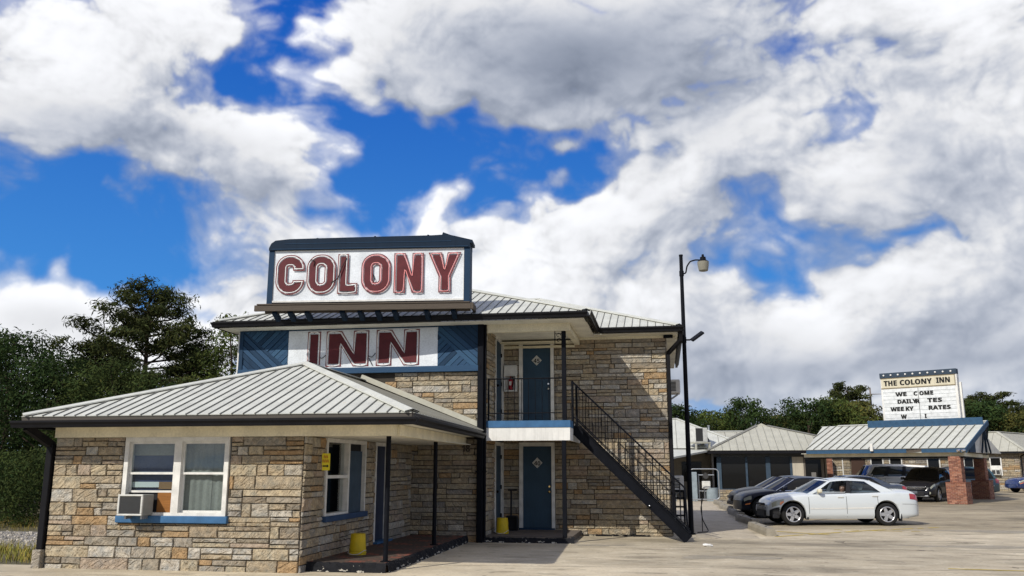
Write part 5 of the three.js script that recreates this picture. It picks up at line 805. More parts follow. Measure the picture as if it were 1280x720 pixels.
{ // wing behind the canopy, seen under its roof
  const o = thing('rear_wing', 'stone motel wing with windows and brown door behind the parked silver SUV', 'motel wing');
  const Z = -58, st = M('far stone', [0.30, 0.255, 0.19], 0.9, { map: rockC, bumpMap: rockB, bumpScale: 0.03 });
  part('wall', box(9.0, 19.6, 0, 2.6, Z - 6, Z), st, o); part('header', box(9.0, 19.6, 2.24, 2.42, Z, Z + 0.06), mats.cream, o);
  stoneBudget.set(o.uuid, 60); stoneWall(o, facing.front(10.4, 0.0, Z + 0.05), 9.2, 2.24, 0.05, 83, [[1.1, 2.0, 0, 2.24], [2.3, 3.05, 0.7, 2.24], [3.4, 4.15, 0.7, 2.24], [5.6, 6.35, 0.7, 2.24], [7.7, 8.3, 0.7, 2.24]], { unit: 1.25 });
  brickPier(o, 9.95, Z + 0.25, 0.75, 0, 2.24, 331);
  const roof = new THREE.Group(); roof.name = numbered('roof'); o.add(roof); seamRoof(roof, [V(8.6, 2.6, Z + 0.6), V(20.0, 2.6, Z + 0.6), V(16.5, 3.7, Z - 3), V(12, 3.7, Z - 3)], 0.9, mats.roofOld); seamRoof(roof, [V(20.0, 2.6, Z - 6.6), V(8.6, 2.6, Z - 6.6), V(12, 3.7, Z - 3), V(16.5, 3.7, Z - 3)], 0.9, mats.roofOld); seamRoof(roof, [V(8.6, 2.6, Z - 6.6), V(8.6, 2.6, Z + 0.6), V(12, 3.7, Z - 3)], 0.9, mats.roofOld); seamRoof(roof, [V(20.0, 2.6, Z + 0.6), V(20.0, 2.6, Z - 6.6), V(16.5, 3.7, Z - 3)], 0.9, mats.roofOld);
  const win = (a, b, c, d) => { const w = new THREE.Group(); w.name = numbered('window'); o.add(w); part('window_frame', [box(a - 0.06, a, c - 0.05, d, Z + 0.02, Z + 0.1), box(b, b + 0.06, c - 0.05, d, Z + 0.02, Z + 0.1), box(a, b, c - 0.05, c, Z + 0.02, Z + 0.1), box(a, b, (c + d) / 2 - 0.02, (c + d) / 2 + 0.02, Z + 0.02, Z + 0.085)], mats.white, w); part('pane', box(a, b, c, d, Z + 0.03, Z + 0.04), mats.darkGlass, w); };
  win(10.45, 11.0, 0.8, 2.24); win(12.75, 13.4, 0.75, 2.24); win(13.85, 14.5, 0.75, 2.24); win(16.05, 16.7, 0.75, 2.24); win(18.15, 18.65, 0.75, 2.24);
  part('door', box(11.55, 12.35, 0.02, 2.24, Z + 0.02, Z + 0.06), M('brown door', [0.06, 0.035, 0.025], 0.6), o);
  rebase(o, 14.3, 0, -61); }
{ // far wing at the right
  const turn = -0.44, o = thing('far_wing', 'low stone motel wing with grey hip roof at the far right edge', 'motel wing', [25.7, 0, -70], 0), d1 = V(-0.88, 0, -0.47), d2 = V(0.62, 0, -0.78), st = M('far stone', [0.34, 0.29, 0.21], 0.9, { map: rockC, bumpMap: rockB, bumpScale: 0.03 });
  const onL = new THREE.Matrix4().makeBasis(d1.clone().negate(), V(0, 1, 0), V(-0.47, 0, 0.88)), onR = new THREE.Matrix4().makeBasis(d2, V(0, 1, 0), V(0.78, 0, 0.62));
  stoneWall(o, onL.clone().multiply(new THREE.Matrix4().makeTranslation(-8, 0, 0)), 8, 2.75, 0.2, 91, [[6.05, 6.85, 1.1, 2.45]], { unit: 1.3 });
  stoneWall(o, onR, 9, 2.75, 0.2, 97, [[1.0, 1.8, 1.0, 2.45]], { unit: 1.3 });
  const E = 2.85, c = V(0.3, E, 0.75), l = c.clone().addScaledVector(d1, 12), r = c.clone().addScaledVector(d2, 12), top = c.clone().addScaledVector(d1, 2.6).addScaledVector(d2, 2.6).setY(4.35), tl = top.clone().addScaledVector(d1, 8), tr = top.clone().addScaledVector(d2, 8);
  const roof = new THREE.Group(); roof.name = numbered('roof'); o.add(roof); seamRoof(roof, [l, c, top, tl], 0.6, mats.roofOld, { rib: 0.02 }); seamRoof(roof, [c, r, tr, top], 0.6, mats.roofOld, { rib: 0.02 }); ridgeCap(roof, c, top, 0.16, mats.roofOld); ridgeCap(roof, top, tl, 0.14, mats.roofOld); ridgeCap(roof, top, tr, 0.14, mats.roofOld);
  part('fascia', [beam(l.clone().setY(2.78), c.clone().setY(2.78), 0.04, 0.16), beam(c.clone().setY(2.78), r.clone().setY(2.78), 0.04, 0.16)], mats.black, o);
  const soff = new THREE.BufferGeometry(); soff.setAttribute('position', new THREE.Float32BufferAttribute([...l.toArray(), ...c.toArray(), ...tl.clone().setY(E).toArray(), ...c.toArray(), ...r.toArray(), ...tr.clone().setY(E).toArray(), ...c.toArray(), ...tr.clone().setY(E).toArray(), ...tl.clone().setY(E).toArray()], 3)); soff.translate(0, -0.1, 0); soff.computeVertexNormals(); part('soffit', soff, mats.soffit, o);
  const w = new THREE.Group(); w.name = numbered('window'); o.add(w); const on = (g) => g.applyMatrix4(onL.clone().multiply(new THREE.Matrix4().makeTranslation(-8, 0, 0)));
  part('window_frame', [on(box(6.05, 6.13, 1.1, 2.45, -0.05, 0.08)), on(box(6.77, 6.85, 1.1, 2.45, -0.05, 0.08)), on(box(6.13, 6.77, 2.37, 2.45, -0.05, 0.08)), on(box(6.13, 6.77, 1.1, 1.16, -0.05, 0.08)), on(box(6.13, 6.77, 1.55, 1.83, -0.05, 0.07))], mats.white, w); part('pane', on(box(6.13, 6.77, 1.83, 2.37, -0.03, -0.02)), mats.darkGlass, w); part('filler_panel', on(box(6.13, 6.77, 1.16, 1.55, -0.03, -0.02)), mats.grille, w);
  const w2 = new THREE.Group(); w2.name = numbered('window'); o.add(w2); const on2 = (g) => g.applyMatrix4(onR); part('window_frame', [on2(box(1.0, 1.08, 1.0, 2.45, -0.05, 0.08)), on2(box(1.72, 1.8, 1.0, 2.45, -0.05, 0.08)), on2(box(1.08, 1.72, 2.37, 2.45, -0.05, 0.08)), on2(box(1.08, 1.72, 1.0, 1.06, -0.05, 0.08))], mats.white, w2); part('pane', on2(box(1.08, 1.72, 1.06, 2.37, -0.03, -0.02)), mats.darkGlass, w2);
  part('downspout', [bar(V(0.1, 0, 0.12), V(0.1, 2.5, 0.12), 0.05, 8), bar(V(0.1, 2.5, 0.12), V(0.35, 2.75, 0.8), 0.05, 8)], mats.black, o);
  const ac = thing('far_air_conditioner', 'white air conditioner under the window of the far right motel wing', 'air conditioner', [25.7 + d1.x * 1.55 - 0.47 * 0.1, 1.16, -70 + d1.z * 1.55 + 0.88 * 0.1], Math.atan2(-0.47, 0.88)); part('case', rbox(-0.3, 0.3, 0, 0.38, -0.1, 0.25, 0.02), mats.acCase, ac); part('grille', [box(-0.26, -0.03, 0.05, 0.34, 0.25, 0.256), box(0.03, 0.26, 0.05, 0.34, 0.25, 0.256)], mats.grille, ac);
}
// wheel stops along the walkway
{ const st = [[-22.9, -25.7], [-26.9, -29.7], [-31.0, -33.9], [-35.2, -38.2], [-39.6, -42.9]], words = ['nearest concrete wheel stop, close to the front of the white sedan', 'concrete wheel stop second from the white sedan along the walkway', 'middle concrete wheel stop of the row beside the walkway', 'concrete wheel stop in front of the farther black sedan', 'farthest concrete wheel stop, close to the pipe guard'];
  st.forEach(([a, b], i) => { const o = thing('wheel_stop', words[i], 'wheel stop', [2.46, 0, (a + b) / 2], [0.07, 0.085, 0.05, 0.08, 0.06][i], 'concrete wheel stops along the walkway'); const L = a - b, g = extrude([[-0.125, 0], [0.125, 0], [0.12, 0.10], [0.09, 0.185], [-0.09, 0.185], [-0.12, 0.10]], L, [], 0).translate(0, 0, -L / 2); part('block', g, mats.curb, o); part('pin', [bar(V(0, 0.185, -L / 4), V(0, 0.197, -L / 4), 0.03, 8), bar(V(0, 0.185, L / 4), V(0, 0.197, L / 4), 0.03, 8)], mats.grille, o); }); }
// gas meter set behind a bent pipe guard
{ const o = thing('pipe_guard', 'rounded galvanised pipe guard frame standing around the utility meters', 'pipe guard', [1.98, 0, -45]);
  part('frame', [tube([V(-0.72, 0.14, 0), V(-0.72, 0.8, 0), V(-0.72, 1.45, 0), V(-0.66, 1.55, 0), V(-0.55, 1.6, 0), V(0.5, 1.6, 0), V(0.62, 1.55, 0), V(0.68, 1.45, 0), V(0.68, 0.8, 0), V(0.68, 0.26, 0), V(0.62, 0.17, 0), V(0.5, 0.13, 0), V(-0.55, 0.13, 0), V(-0.68, 0.13, 0)], 0.028, 90, 8, true), bar(V(-0.5, 0, 0), V(-0.5, 0.14, 0), 0.025, 8), bar(V(0.5, 0, 0), V(0.5, 0.14, 0), 0.025, 8)], mats.steel, o); }
{ const o = thing('gas_meters', 'blue grey meter cabinet, pipes and drum inside the pipe guard', 'utility meters', [2.0, 0, -46.3]);
  part('cabinet', rbox(-0.72, -0.36, 0.0, 1.45, -0.3, 0.3, 0.02), mats.utility, o); part('drum', [bar(V(0.38, 0.0, 0), V(0.38, 0.62, 0), 0.30, 18), bar(V(0.38, 0.62, 0), V(0.38, 0.66, 0), 0.31, 18)], mats.utility, o); part('meter_box', rbox(-0.12, 0.30, 0.62, 1.0, 0.0, 0.25, 0.03), mats.acCase, o); part('regulator', [bar(V(0.08, 1.25, 0.05), V(0.08, 1.25, 0.25), 0.14, 14), bar(V(0.08, 1.1, 0.12), V(0.08, 1.42, 0.12), 0.05, 8)], mats.grille, o);
  part('pipe', [bar(V(-0.28, 0, 0.1), V(-0.28, 1.35, 0.1), 0.035, 8), bar(V(-0.28, 1.3, 0.1), V(0.5, 1.3, 0.1), 0.03, 8), bar(V(0.0, 0, 0.1), V(0.0, 0.9, 0.1), 0.03, 8), bar(V(-0.28, 0.5, 0.1), V(0.2, 0.5, 0.1), 0.03, 8)], mats.steel, o); }

// ================================================================ CARS
function curve(pts) { // smooth curve through [x, y] with rising x
  const n = pts.length, m = pts.map((p, i) => { const a = pts[Math.max(0, i - 1)], b = pts[Math.min(n - 1, i + 1)]; return (b[1] - a[1]) / (b[0] - a[0]); });
  return (x) => { if (x <= pts[0][0]) return pts[0][1]; if (x >= pts[n - 1][0]) return pts[n - 1][1]; let i = 0; while (x > pts[i + 1][0]) i++; const [x0, y0] = pts[i], [x1, y1] = pts[i + 1], h = x1 - x0, t = (x - x0) / h, t2 = t * t, t3 = t2 * t; return y0 * (2 * t3 - 3 * t2 + 1) + m[i] * h * (t3 - 2 * t2 + t) + y1 * (3 * t2 - 2 * t3) + m[i + 1] * h * (t3 - t2); };
}
function grid(fn, nu, nv, flip) { const P = [], I = []; for (let j = 0; j <= nv; j++) for (let i = 0; i <= nu; i++) P.push(...fn(i / nu, j / nv)); for (let j = 0; j < nv; j++) for (let i = 0; i < nu; i++) { const a = j * (nu + 1) + i, b = a + 1, c = a + nu + 1, d = c + 1; flip ? I.push(a, c, b, b, c, d) : I.push(a, b, c, b, d, c); } const g = new THREE.BufferGeometry(); g.setAttribute('position', new THREE.Float32BufferAttribute(P, 3)); g.setIndex(I); g.computeVertexNormals(); return g; }
function makeCar(name, label, category, pos, turn, s, group) {
  const o = thing(name, label, category, pos, turn, group), L = s.length / 2, sill = s.sill ?? 0.2, R = s.wheel ?? 0.32, arch = R + 0.055, axF = s.front, axR = s.rear;
  const yS = curve(s.shoulder), yT = curve(s.top), wS = curve(s.width);
  const bottom = (x) => { let y = sill + 0.06 * sstep(L - 0.7, L, Math.abs(x)); for (const a of [axF, axR]) { const d = Math.abs(x - a); if (d < arch) y = Math.max(y, R + Math.sqrt(arch * arch - d * d)); } return y; };
  const surf = (x, t) => { // one side; t from the sill round the shoulder to the middle line
    const w = wS(x), s0 = yS(x), b = bottom(x), P = [[w - 0.07, Math.min(b, s0 - 0.08)], [w - 0.015, Math.max(b + 0.02, sill + 0.10)], [w, Math.max(b + 0.03, lerp(sill, s0, 0.55))], [w - 0.018, Math.max(b + 0.05, s0 - 0.08)], [w - 0.07, s0], [w * 0.55, lerp(s0, yT(x), 0.8)], [0, yT(x)]], T = [0, 0.12, 0.36, 0.58, 0.68, 0.84, 1];
    let i = 0; while (i < 5 && t > T[i + 1]) i++; const k = (t - T[i]) / (T[i + 1] - T[i]), p0 = P[Math.max(0, i - 1)], p1 = P[i], p2 = P[i + 1], p3 = P[Math.min(6, i + 2)], cr = (a, b, c, d) => b + 0.5 * k * (c - a + k * (2 * a - 5 * b + 4 * c - d + k * (3 * (b - c) + d - a)));
    const soft = i >= 2; return soft ? [cr(p0[0], p1[0], p2[0], p3[0]), cr(p0[1], p1[1], p2[1], p3[1])] : [lerp(p1[0], p2[0], k), lerp(p1[1], p2[1], k)];
  };
  const xs = []; for (let i = 0; i <= 96; i++) xs.push(lerp(-L, L, i / 96)); for (const a of [axF, axR]) for (const d of [-arch, -arch + 0.004, arch - 0.004, arch]) xs.push(a + d); xs.sort((a, b) => a - b);
  const X = (u) => { const f = u * (xs.length - 1), i = Math.min(xs.length - 2, f | 0); return lerp(xs[i], xs[i + 1], f - i); };
  const side = (sg) => grid((u, v) => { const x = X(u), [z, y] = surf(x, v); return [x, y, sg * z]; }, xs.length - 1, 22, sg < 0);
  const cap = (x, flip) => { const bulge = (s.noseBulge ?? 0.10) * Math.sign(x); return grid((u, v) => { const [z, y] = surf(x, v), k = u * 2 - 1; return [x + bulge * (1 - k * k) * Math.sqrt(clamp(1.05 - v)), y, k * z]; }, 14, 22, !flip); };
  part('body', [side(1), side(-1), cap(L, false), cap(-L, true)], s.paint, o);
  // a patch lying on the body: x range, t range
  const patch = (x0, x1, t0, t1, off, sg, shape = (a) => a) => grid((u, v) => { const [uu, vv] = [u, v]; const x = lerp(x0, x1, uu), tt = lerp(t0, t1, vv) + shape(0) * 0, [z, y] = surf(x, tt), [z2, y2] = surf(x, Math.min(1, tt + 0.02)), [z3] = surf(x + 0.02, tt); const n = V(-(z3 - z) / 0.02, 0, 1).normalize(), ny = V(0, z - z2, y2 - y); if (ny.length() > 1e-5) { ny.normalize(); n.y = ny.y / Math.max(0.2, ny.z); n.normalize(); } return [x + n.x * off, y + n.y * off, sg * (z + n.z * off)]; }, 10, 6, sg < 0);
  const both = (f) => [f(1), f(-1)];
  for (const sg of [1, -1]) { for (const [x0, x1, t0, t1] of s.lamps || []) part('headlight', patch(x0, x1, t0, t1, 0.006, sg), mats.lens, o); for (const [x0, x1, t0, t1] of s.amber || []) part('indicator', patch(x0, x1, t0, t1, 0.009, sg), mats.amber, o); for (const [x0, x1, t0, t1] of s.tails || []) part('tail_light', patch(x0, x1, t0, t1, 0.007, sg), mats.tail, o); }
  for (const [x0, x1, t0, t1, m] of s.trims || []) part('trim', both((g) => patch(x0, x1, t0, t1, 0.008, g)), m, o);
  for (const x of s.seams || []) part('door_seam', both((g) => patch(x, x + 0.012, 0.06, 0.66, 0.0025, g)), mats.blackPlastic, o);
  for (const x of s.handles || []) for (const sg of [1, -1]) { const [z, y] = surf(x, 0.565); part('door_handle', rbox(x - 0.09, x + 0.09, y - 0.018, y + 0.018, Math.min(sg * (z - 0.01), sg * (z + 0.025)), Math.max(sg * (z - 0.01), sg * (z + 0.025)), 0.012), s.handleMat || s.paint, o); }
  // underside, wheel wells
  part('underbody', [box(-L + 0.3, L - 0.35, sill + 0.0, 0.62, -wS(0) + 0.32, wS(0) - 0.32), box(-L + 0.15, -L + 0.5, sill + 0.08, 0.6, -0.5, 0.5), box(axR + arch, axF - arch, sill + 0.01, sill + 0.16, -wS(0) + 0.08, wS(0) - 0.08)], mats.blackPlastic, o);
  // cabin
  const c = s.cabin, wb = (x) => wS(x) - 0.085, roofZ = c.roofHalf, xb = (u) => lerp(c.base[0], c.base[1], u), xr = (u) => lerp(c.roof[0], c.roof[1], u), yR = curve(c.roofLine);
  const G = (u, v, sg) => { const xB = xb(u), xR = xr(u), z = lerp(wb(xB), roofZ, v) + 0.045 * Math.sin(Math.PI * v), x = lerp(xB, xR, v), y = lerp(yS(xB) - 0.01, yR(xR) - 0.02, v); return [x, y, sg * z]; };
  const cells = (u0, u1, v0, v1, sg, off = 0, n = 6) => grid((u, v) => { const p = G(lerp(u0, u1, u), lerp(v0, v1, v), sg); p[2] += sg * off; return p; }, n, 5, sg < 0);
  const shell = [], V0 = c.glass[0], V1 = c.glass[1];
  for (const sg of [1, -1]) { shell.push(cells(0, 1, 0, V0, sg), cells(0, 1, V1, 1, sg)); let u = 0; for (const [a, b] of c.windows) { shell.push(cells(u, a, V0, V1, sg, 0, 2)); u = b; } shell.push(cells(u, 1, V0, V1, sg)); }
  const roofG = grid((u, v) => { const x = xr(u), z = (v * 2 - 1) * roofZ; return [x, yR(x) - 0.02 + 0.045 * (1 - (v * 2 - 1) ** 2), z]; }, 12, 10, true); shell.push(roofG);
  const end = (uu, bulge, v0, v1, z0, z1, off = 0) => grid((a, v) => { const vv = lerp(v0, v1, v), k = lerp(z0, z1, a), p = G(uu, vv, 1), cr = vv * 0.045 * (1 - k * k); const yc = lerp(yT(xb(uu)) - yS(xb(uu)), 0, vv) * (1 - k * k) * 0.6; return [p[0] + bulge * (1 - k * k) + off, p[1] + cr + yc, k * p[2]]; }, 12, 8, uu === 0);
  const wsB = c.bulge ?? 0.16, rwB = -(c.rearBulge ?? 0.1);
  for (const [uu, b] of [[0, wsB], [1, rwB]]) { shell.push(end(uu, b, 0, 0.06, -1, 1), end(uu, b, 0.93, 1, -1, 1), end(uu, b, 0.06, 0.93, -1, -0.93), end(uu, b, 0.06, 0.93, 0.93, 1)); }
  part('roof', shell, s.roofPaint || s.paint, o);
  const gm = s.glass || mats.darkGlass;
  part('windshield', end(0, wsB, 0.06, 0.93, -0.93, 0.93), gm, o); part('rear_window', end(1, rwB, 0.06, 0.93, -0.93, 0.93), gm, o);
  c.windows.forEach(([a, b], i) => { for (const sg of [1, -1]) { if (s.open && i === 0 && sg < 0) continue; part('side_window', cells(a, b, V0, V1, sg, -0.008), gm, o); } });
  if (c.windows.length > 1 && s.pillars !== false) { const q = c.windows; for (let k = 0; k + 1 < q.length; k++) for (const g of [1, -1]) part('pillar_trim', cells(q[k][1] - 0.004, q[k + 1][0] + 0.004, V0 - 0.01, V1 + 0.01, g, 0.005, 2), mats.blackPlastic, o); }
  if (s.frames !== false) c.windows.forEach(([a, b]) => [1, -1].forEach((g) => part('window_trim', grid((u, v) => { const p = G(lerp(a, b, u), lerp(V0 - 0.035, V0, v), g); p[2] += g * 0.006; return p; }, 8, 1, g < 0), s.frames || mats.blackPlastic, o)));
  // inside
  const in0 = V(xb(0.25), 0, 0).x; part('interior', [box(xb(1) + 0.3, xb(0) - 0.15, 0.35, 0.62, -0.62, 0.62), box(xb(0) - 0.45, xb(0) - 0.1, 0.6, yS(xb(0)) - 0.02, -0.6, 0.6)], mats.seat, o);
  if (!s.plain) for (const [x, z] of [[s.seatX ?? -0.1, -0.37], [s.seatX ?? -0.1, 0.37]]) part('seat', [rbox(x - 0.22, x + 0.25, 0.55, 0.70, z - 0.24, z + 0.24, 0.06), rbox(-0.07, 0.07, 0, 0.62, -0.24, 0.24, 0.05).rotateZ(0.22).translate(x - 0.24, 0.62, z), rbox(-0.05, 0.05, 0, 0.17, -0.13, 0.13, 0.04).rotateZ(0.2).translate(x - 0.40, 1.12, z)], mats.seat, o);
  if (!s.plain) part('rear_seat', [rbox(-0.08, 0.08, 0, 0.58, -0.6, 0.6, 0.06).rotateZ(0.3).translate((s.seatX ?? -0.1) - 1.1, 0.6, 0)], mats.seat, o);
  if (!s.plain) part('steering_wheel', new THREE.TorusGeometry(0.18, 0.015, 8, 24).rotateY(Math.PI / 2).rotateZ(-0.4).translate((s.seatX ?? -0.1) + 0.45, 0.88, -0.37), mats.blackPlastic, o);
  // mirrors
  for (const sg of [1, -1]) { const x = c.base[0] - (s.mirrorBack ?? 0.32), z = wb(x) + 0.13, y = yS(x) + 0.10; const g = rbox(x - 0.07, x + 0.06, y - 0.065, y + 0.065, Math.min(sg * (z - 0.1), sg * (z + 0.1)), Math.max(sg * (z - 0.1), sg * (z + 0.1)), 0.05, 3); part('mirror', [g, bar(V(x, y - 0.05, sg * (z - 0.1)), V(x, y - 0.08, sg * (wb(x))), 0.025, 6)], s.mirrorMat || s.paint, o); }
  // wheels
  const tyreG = new THREE.LatheGeometry([[R * 0.66, -0.095], [R * 0.80, -0.105], [R * 0.95, -0.10], [R, -0.075], [R, 0.075], [R * 0.95, 0.10], [R * 0.80, 0.105], [R * 0.66, 0.095]].map((p) => new THREE.Vector2(...p)), 36).rotateX(Math.PI / 2);
  const rimParts = () => { const g = [new THREE.TorusGeometry(R * 0.655, 0.018, 8, 36).translate(0, 0, 0.09), bar(V(0, 0, 0.02), V(0, 0, 0.075), R * 0.17, 16)]; const n = s.spokes || 5; for (let k = 0; k < n; k++) { const a = k / n * Math.PI * 2 + 0.3; const sp = extrude([[-0.052, R * 0.08], [0.052, R * 0.08], [n > 6 ? 0.025 : 0.036, R * 0.65], [n > 6 ? -0.025 : -0.036, R * 0.65]], 0.025, [], 0.006).translate(0, 0, 0.055).rotateZ(a); g.push(sp); } return join(g); };
  const rimG = rimParts(), hub = join([bar(V(0, 0, -0.08), V(0, 0, 0.025), R * 0.655, 32)]), tG = join(tyreG);
  for (const x of [axF, axR]) for (const sg of [1, -1]) { const w = new THREE.Group(); w.name = numbered('wheel'); o.add(w); w.position.set(x, R, sg * (wS(x) - 0.115)); if (sg < 0) w.rotation.y = Math.PI; shared('tyre', tG, mats.rubber, w); shared('rim', rimG, s.rimMat || mats.alloy, w); shared('hub_plate', hub, mats.blackPlastic, w); }
  o.userData.surf = undefined; return { o, patch, surf, L, yS, yT, wS, both };
}
const paint = (c, r = 0.3, o = {}) => MP('car paint', c, r, { clearcoat: 1, clearcoatRoughness: 0.06, ...o });
const tint = MP('tinted glass', [0.42, 0.48, 0.50], 0.02, { transmission: 1, thickness: 0, ior: 1.5 });
const front = (pts) => pts.map(([x, y]) => [x < 1 ? x + 0.13 : 1.13 + (x - 1) * 0.825, y]); // short nose
const sedan = (k = {}) => ({ length: 4.42, front: 1.58, rear: -1.16, wheel: 0.322, noseBulge: 0.07,
  shoulder: front([[-2.31, 0.70], [-2.27, 0.85], [-2.12, 0.935], [-1.6, 0.955], [-0.6, 0.925], [0.5, 0.895], [1.1, 0.885], [1.65, 0.835], [2.05, 0.755], [2.24, 0.67], [2.31, 0.57]]),
  top: front([[-2.31, 0.72], [-2.27, 0.89], [-2.16, 1.01], [-1.75, 1.04], [-0.6, 0.98], [0.6, 0.97], [1.2, 0.95], [1.7, 0.90], [2.08, 0.82], [2.26, 0.71], [2.31, 0.59]]),
  width: front([[-2.31, 0.60], [-2.26, 0.73], [-2.1, 0.83], [-1.75, 0.88], [-1, 0.905], [0, 0.91], [1.2, 0.90], [1.75, 0.87], [2.06, 0.80], [2.25, 0.70], [2.31, 0.60]]),
  cabin: { base: [1.13, -1.50], roof: [0.34, -0.80], roofHalf: 0.575, roofLine: [[-0.97, 1.275], [-0.47, 1.33], [-0.07, 1.345], [0.23, 1.325], [0.43, 1.28]], glass: [0.07, 0.90], windows: [[0.05, 0.425], [0.475, 0.83]], bulge: 0.22, rearBulge: 0.12 },
  seams: [1.11, 0.01, -0.91], handles: [0.18, -0.83], ...k });
{ // white sedan with its front bumper cover missing
  const white = paint([0.55, 0.585, 0.60], 0.30);
  const c = makeCar('white_sedan', 'white four-door sedan with missing front bumper cover, driver at the open window', 'car', [5.10, 0, -28.22], Math.PI + 0.169, sedan({ paint: white, glass: tint, open: true, seatX: 0.11,
    lamps: [[1.83, 2.15, 0.44, 0.62]], amber: [[1.84, 1.94, 0.45, 0.54]], tails: [[-2.16, -1.86, 0.47, 0.62]], trims: [[-0.78, 0.0, 0.27, 0.30, mats.fascia], [0.04, 1.08, 0.27, 0.30, mats.fascia], [1.96, 2.205, 0.0, 0.38, mats.blackPlastic], [-2.16, -1.62, 0.36, 0.366, mats.acDirty]], handleMat: mats.acCase, mirrorMat: M('yellowed white', [0.60, 0.57, 0.44], 0.4) }));
  const o = c.o, L = c.L;
  part('bumper_beam', [rbox(L - 0.09, L + 0.105, 0.42, 0.54, -0.36, 0.36, 0.03)], M('bare grey metal', [0.20, 0.20, 0.19], 0.5, { map: grimeS }), o); part('radiator', box(L + 0.0, L + 0.10, 0.24, 0.42, -0.40, 0.40), mats.blackPlastic, o); part('grille', rbox(L + 0.03, L + 0.115, 0.56, 0.63, -0.32, 0.32, 0.02), mats.blackPlastic, o);
  part('splash_guard', [rbox(1.96, 2.16, 0.2, 0.32, -0.78, -0.62, 0.03), rbox(1.13, 1.19, 0.17, 0.36, -0.86, -0.66, 0.02), rbox(1.13, 1.19, 0.17, 0.36, 0.66, 0.86, 0.02)], mats.blackPlastic, o); part('mud_flap', [rbox(-1.59, -1.56, 0.13, 0.36, -0.87, -0.64, 0.01), rbox(-1.59, -1.56, 0.13, 0.36, 0.64, 0.87, 0.01)], mats.blackPlastic, o);
  part('fuel_door', c.patch(-1.59, -1.43, 0.57, 0.645, 0.003, 1), white, o); part('fuel_door', c.patch(-1.59, -1.43, 0.57, 0.645, 0.003, -1), white, o);
}
const blackPaint = paint([0.006, 0.006, 0.009], 0.3, { clearcoat: 0.2, specularIntensity: 0.25 }), navyBlack = paint([0.006, 0.008, 0.016], 0.3, { clearcoat: 0.2, specularIntensity: 0.25 });
{ const c = makeCar('black_sedan', 'dark navy black sedan with chrome window trim just behind the white sedan', 'car', [4.63, 0, -32.02], Math.PI + 0.17, sedan({ paint: navyBlack, lamps: [[1.92, 2.15, 0.48, 0.62]], amber: [[1.95, 2.12, 0.30, 0.345]], tails: [[-2.16, -1.88, 0.47, 0.62]], frames: mats.chrome, spokes: 7, wheel: 0.335, plain: true }), 'black sedans parked at the wheel stops');
  part('a_pillar_trim', bar(V(1.09, 0.90, -0.83), V(0.40, 1.26, -0.60), 0.014, 6), mats.chrome, c.o); }
const nose = (c) => { const L = c.L; part('grille', rbox(L + 0.0, L + 0.112, 0.50, 0.62, -0.34, 0.34, 0.03), mats.grille, c.o); part('air_intake', rbox(L - 0.02, L + 0.11, 0.27, 0.40, -0.46, 0.46, 0.03), mats.blackPlastic, c.o); part('number_plate', box(L + 0.10, L + 0.118, 0.41, 0.50, -0.15, 0.15), mats.acDirty, c.o); };
{ const c = makeCar('black_sedan', 'black sedan with bright headlight parked farther back toward the lobby windows', 'car', [4.75, 0, -35.9], Math.PI + 0.17, sedan({ paint: blackPaint, lamps: [[1.84, 2.15, 0.46, 0.64]], tails: [[-2.16, -1.88, 0.47, 0.62]], frames: mats.chrome, spokes: 7, plain: true }), 'black sedans parked at the wheel stops');
  part('a_pillar_trim', bar(V(1.09, 0.90, -0.83), V(0.40, 1.26, -0.60), 0.014, 6), mats.chrome, c.o); nose(c); part('roof_trim', bar(V(-0.8, 1.28, -0.585), V(0.3, 1.29, -0.585), 0.012, 6), mats.chrome, c.o); }
makeCar('dark_sedan', 'dark sedan hidden behind the white sedan with only its roof showing', 'car', [7.75, 0, -39.6], Math.PI + 0.2, sedan({ paint: paint([0.03, 0.04, 0.06], 0.3), plain: true, lamps: [[1.84, 2.15, 0.46, 0.64]], tails: [[-2.16, -1.88, 0.47, 0.62]] }));
const suv = (k = {}) => ({ length: 4.6, front: 1.38, rear: -1.30, wheel: 0.35, sill: 0.26,
  shoulder: [[-2.3, 0.75], [-2.25, 0.95], [-2.0, 1.06], [-0.8, 1.06], [0.5, 1.03], [1.1, 1.01], [1.7, 0.94], [2.05, 0.85], [2.24, 0.72], [2.3, 0.6]],
  top: [[-2.3, 0.77], [-2.25, 0.98], [-2.0, 1.08], [-0.8, 1.1], [0.8, 1.12], [1.2, 1.09], [1.7, 1.04], [2.06, 0.95], [2.24, 0.78], [2.3, 0.62]],
  width: [[-2.3, 0.70], [-2.2, 0.82], [-1.8, 0.89], [-1, 0.92], [0, 0.925], [1.2, 0.92], [1.8, 0.88], [2.1, 0.80], [2.24, 0.72], [2.3, 0.62]],
  cabin: { base: [1.05, -2.16], roof: [0.28, -1.85], roofHalf: 0.63, roofLine: [[-1.95, 1.58], [-1.2, 1.655], [-0.4, 1.68], [0.1, 1.655], [0.35, 1.60]], glass: [0.06, 0.88], windows: [[0.05, 0.36], [0.39, 0.66], [0.69, 0.93]], bulge: 0.18, rearBulge: 0.08 },
  seams: [0.95, -0.15, -1.15], handles: [0.1, -0.95], plain: true, ...k });
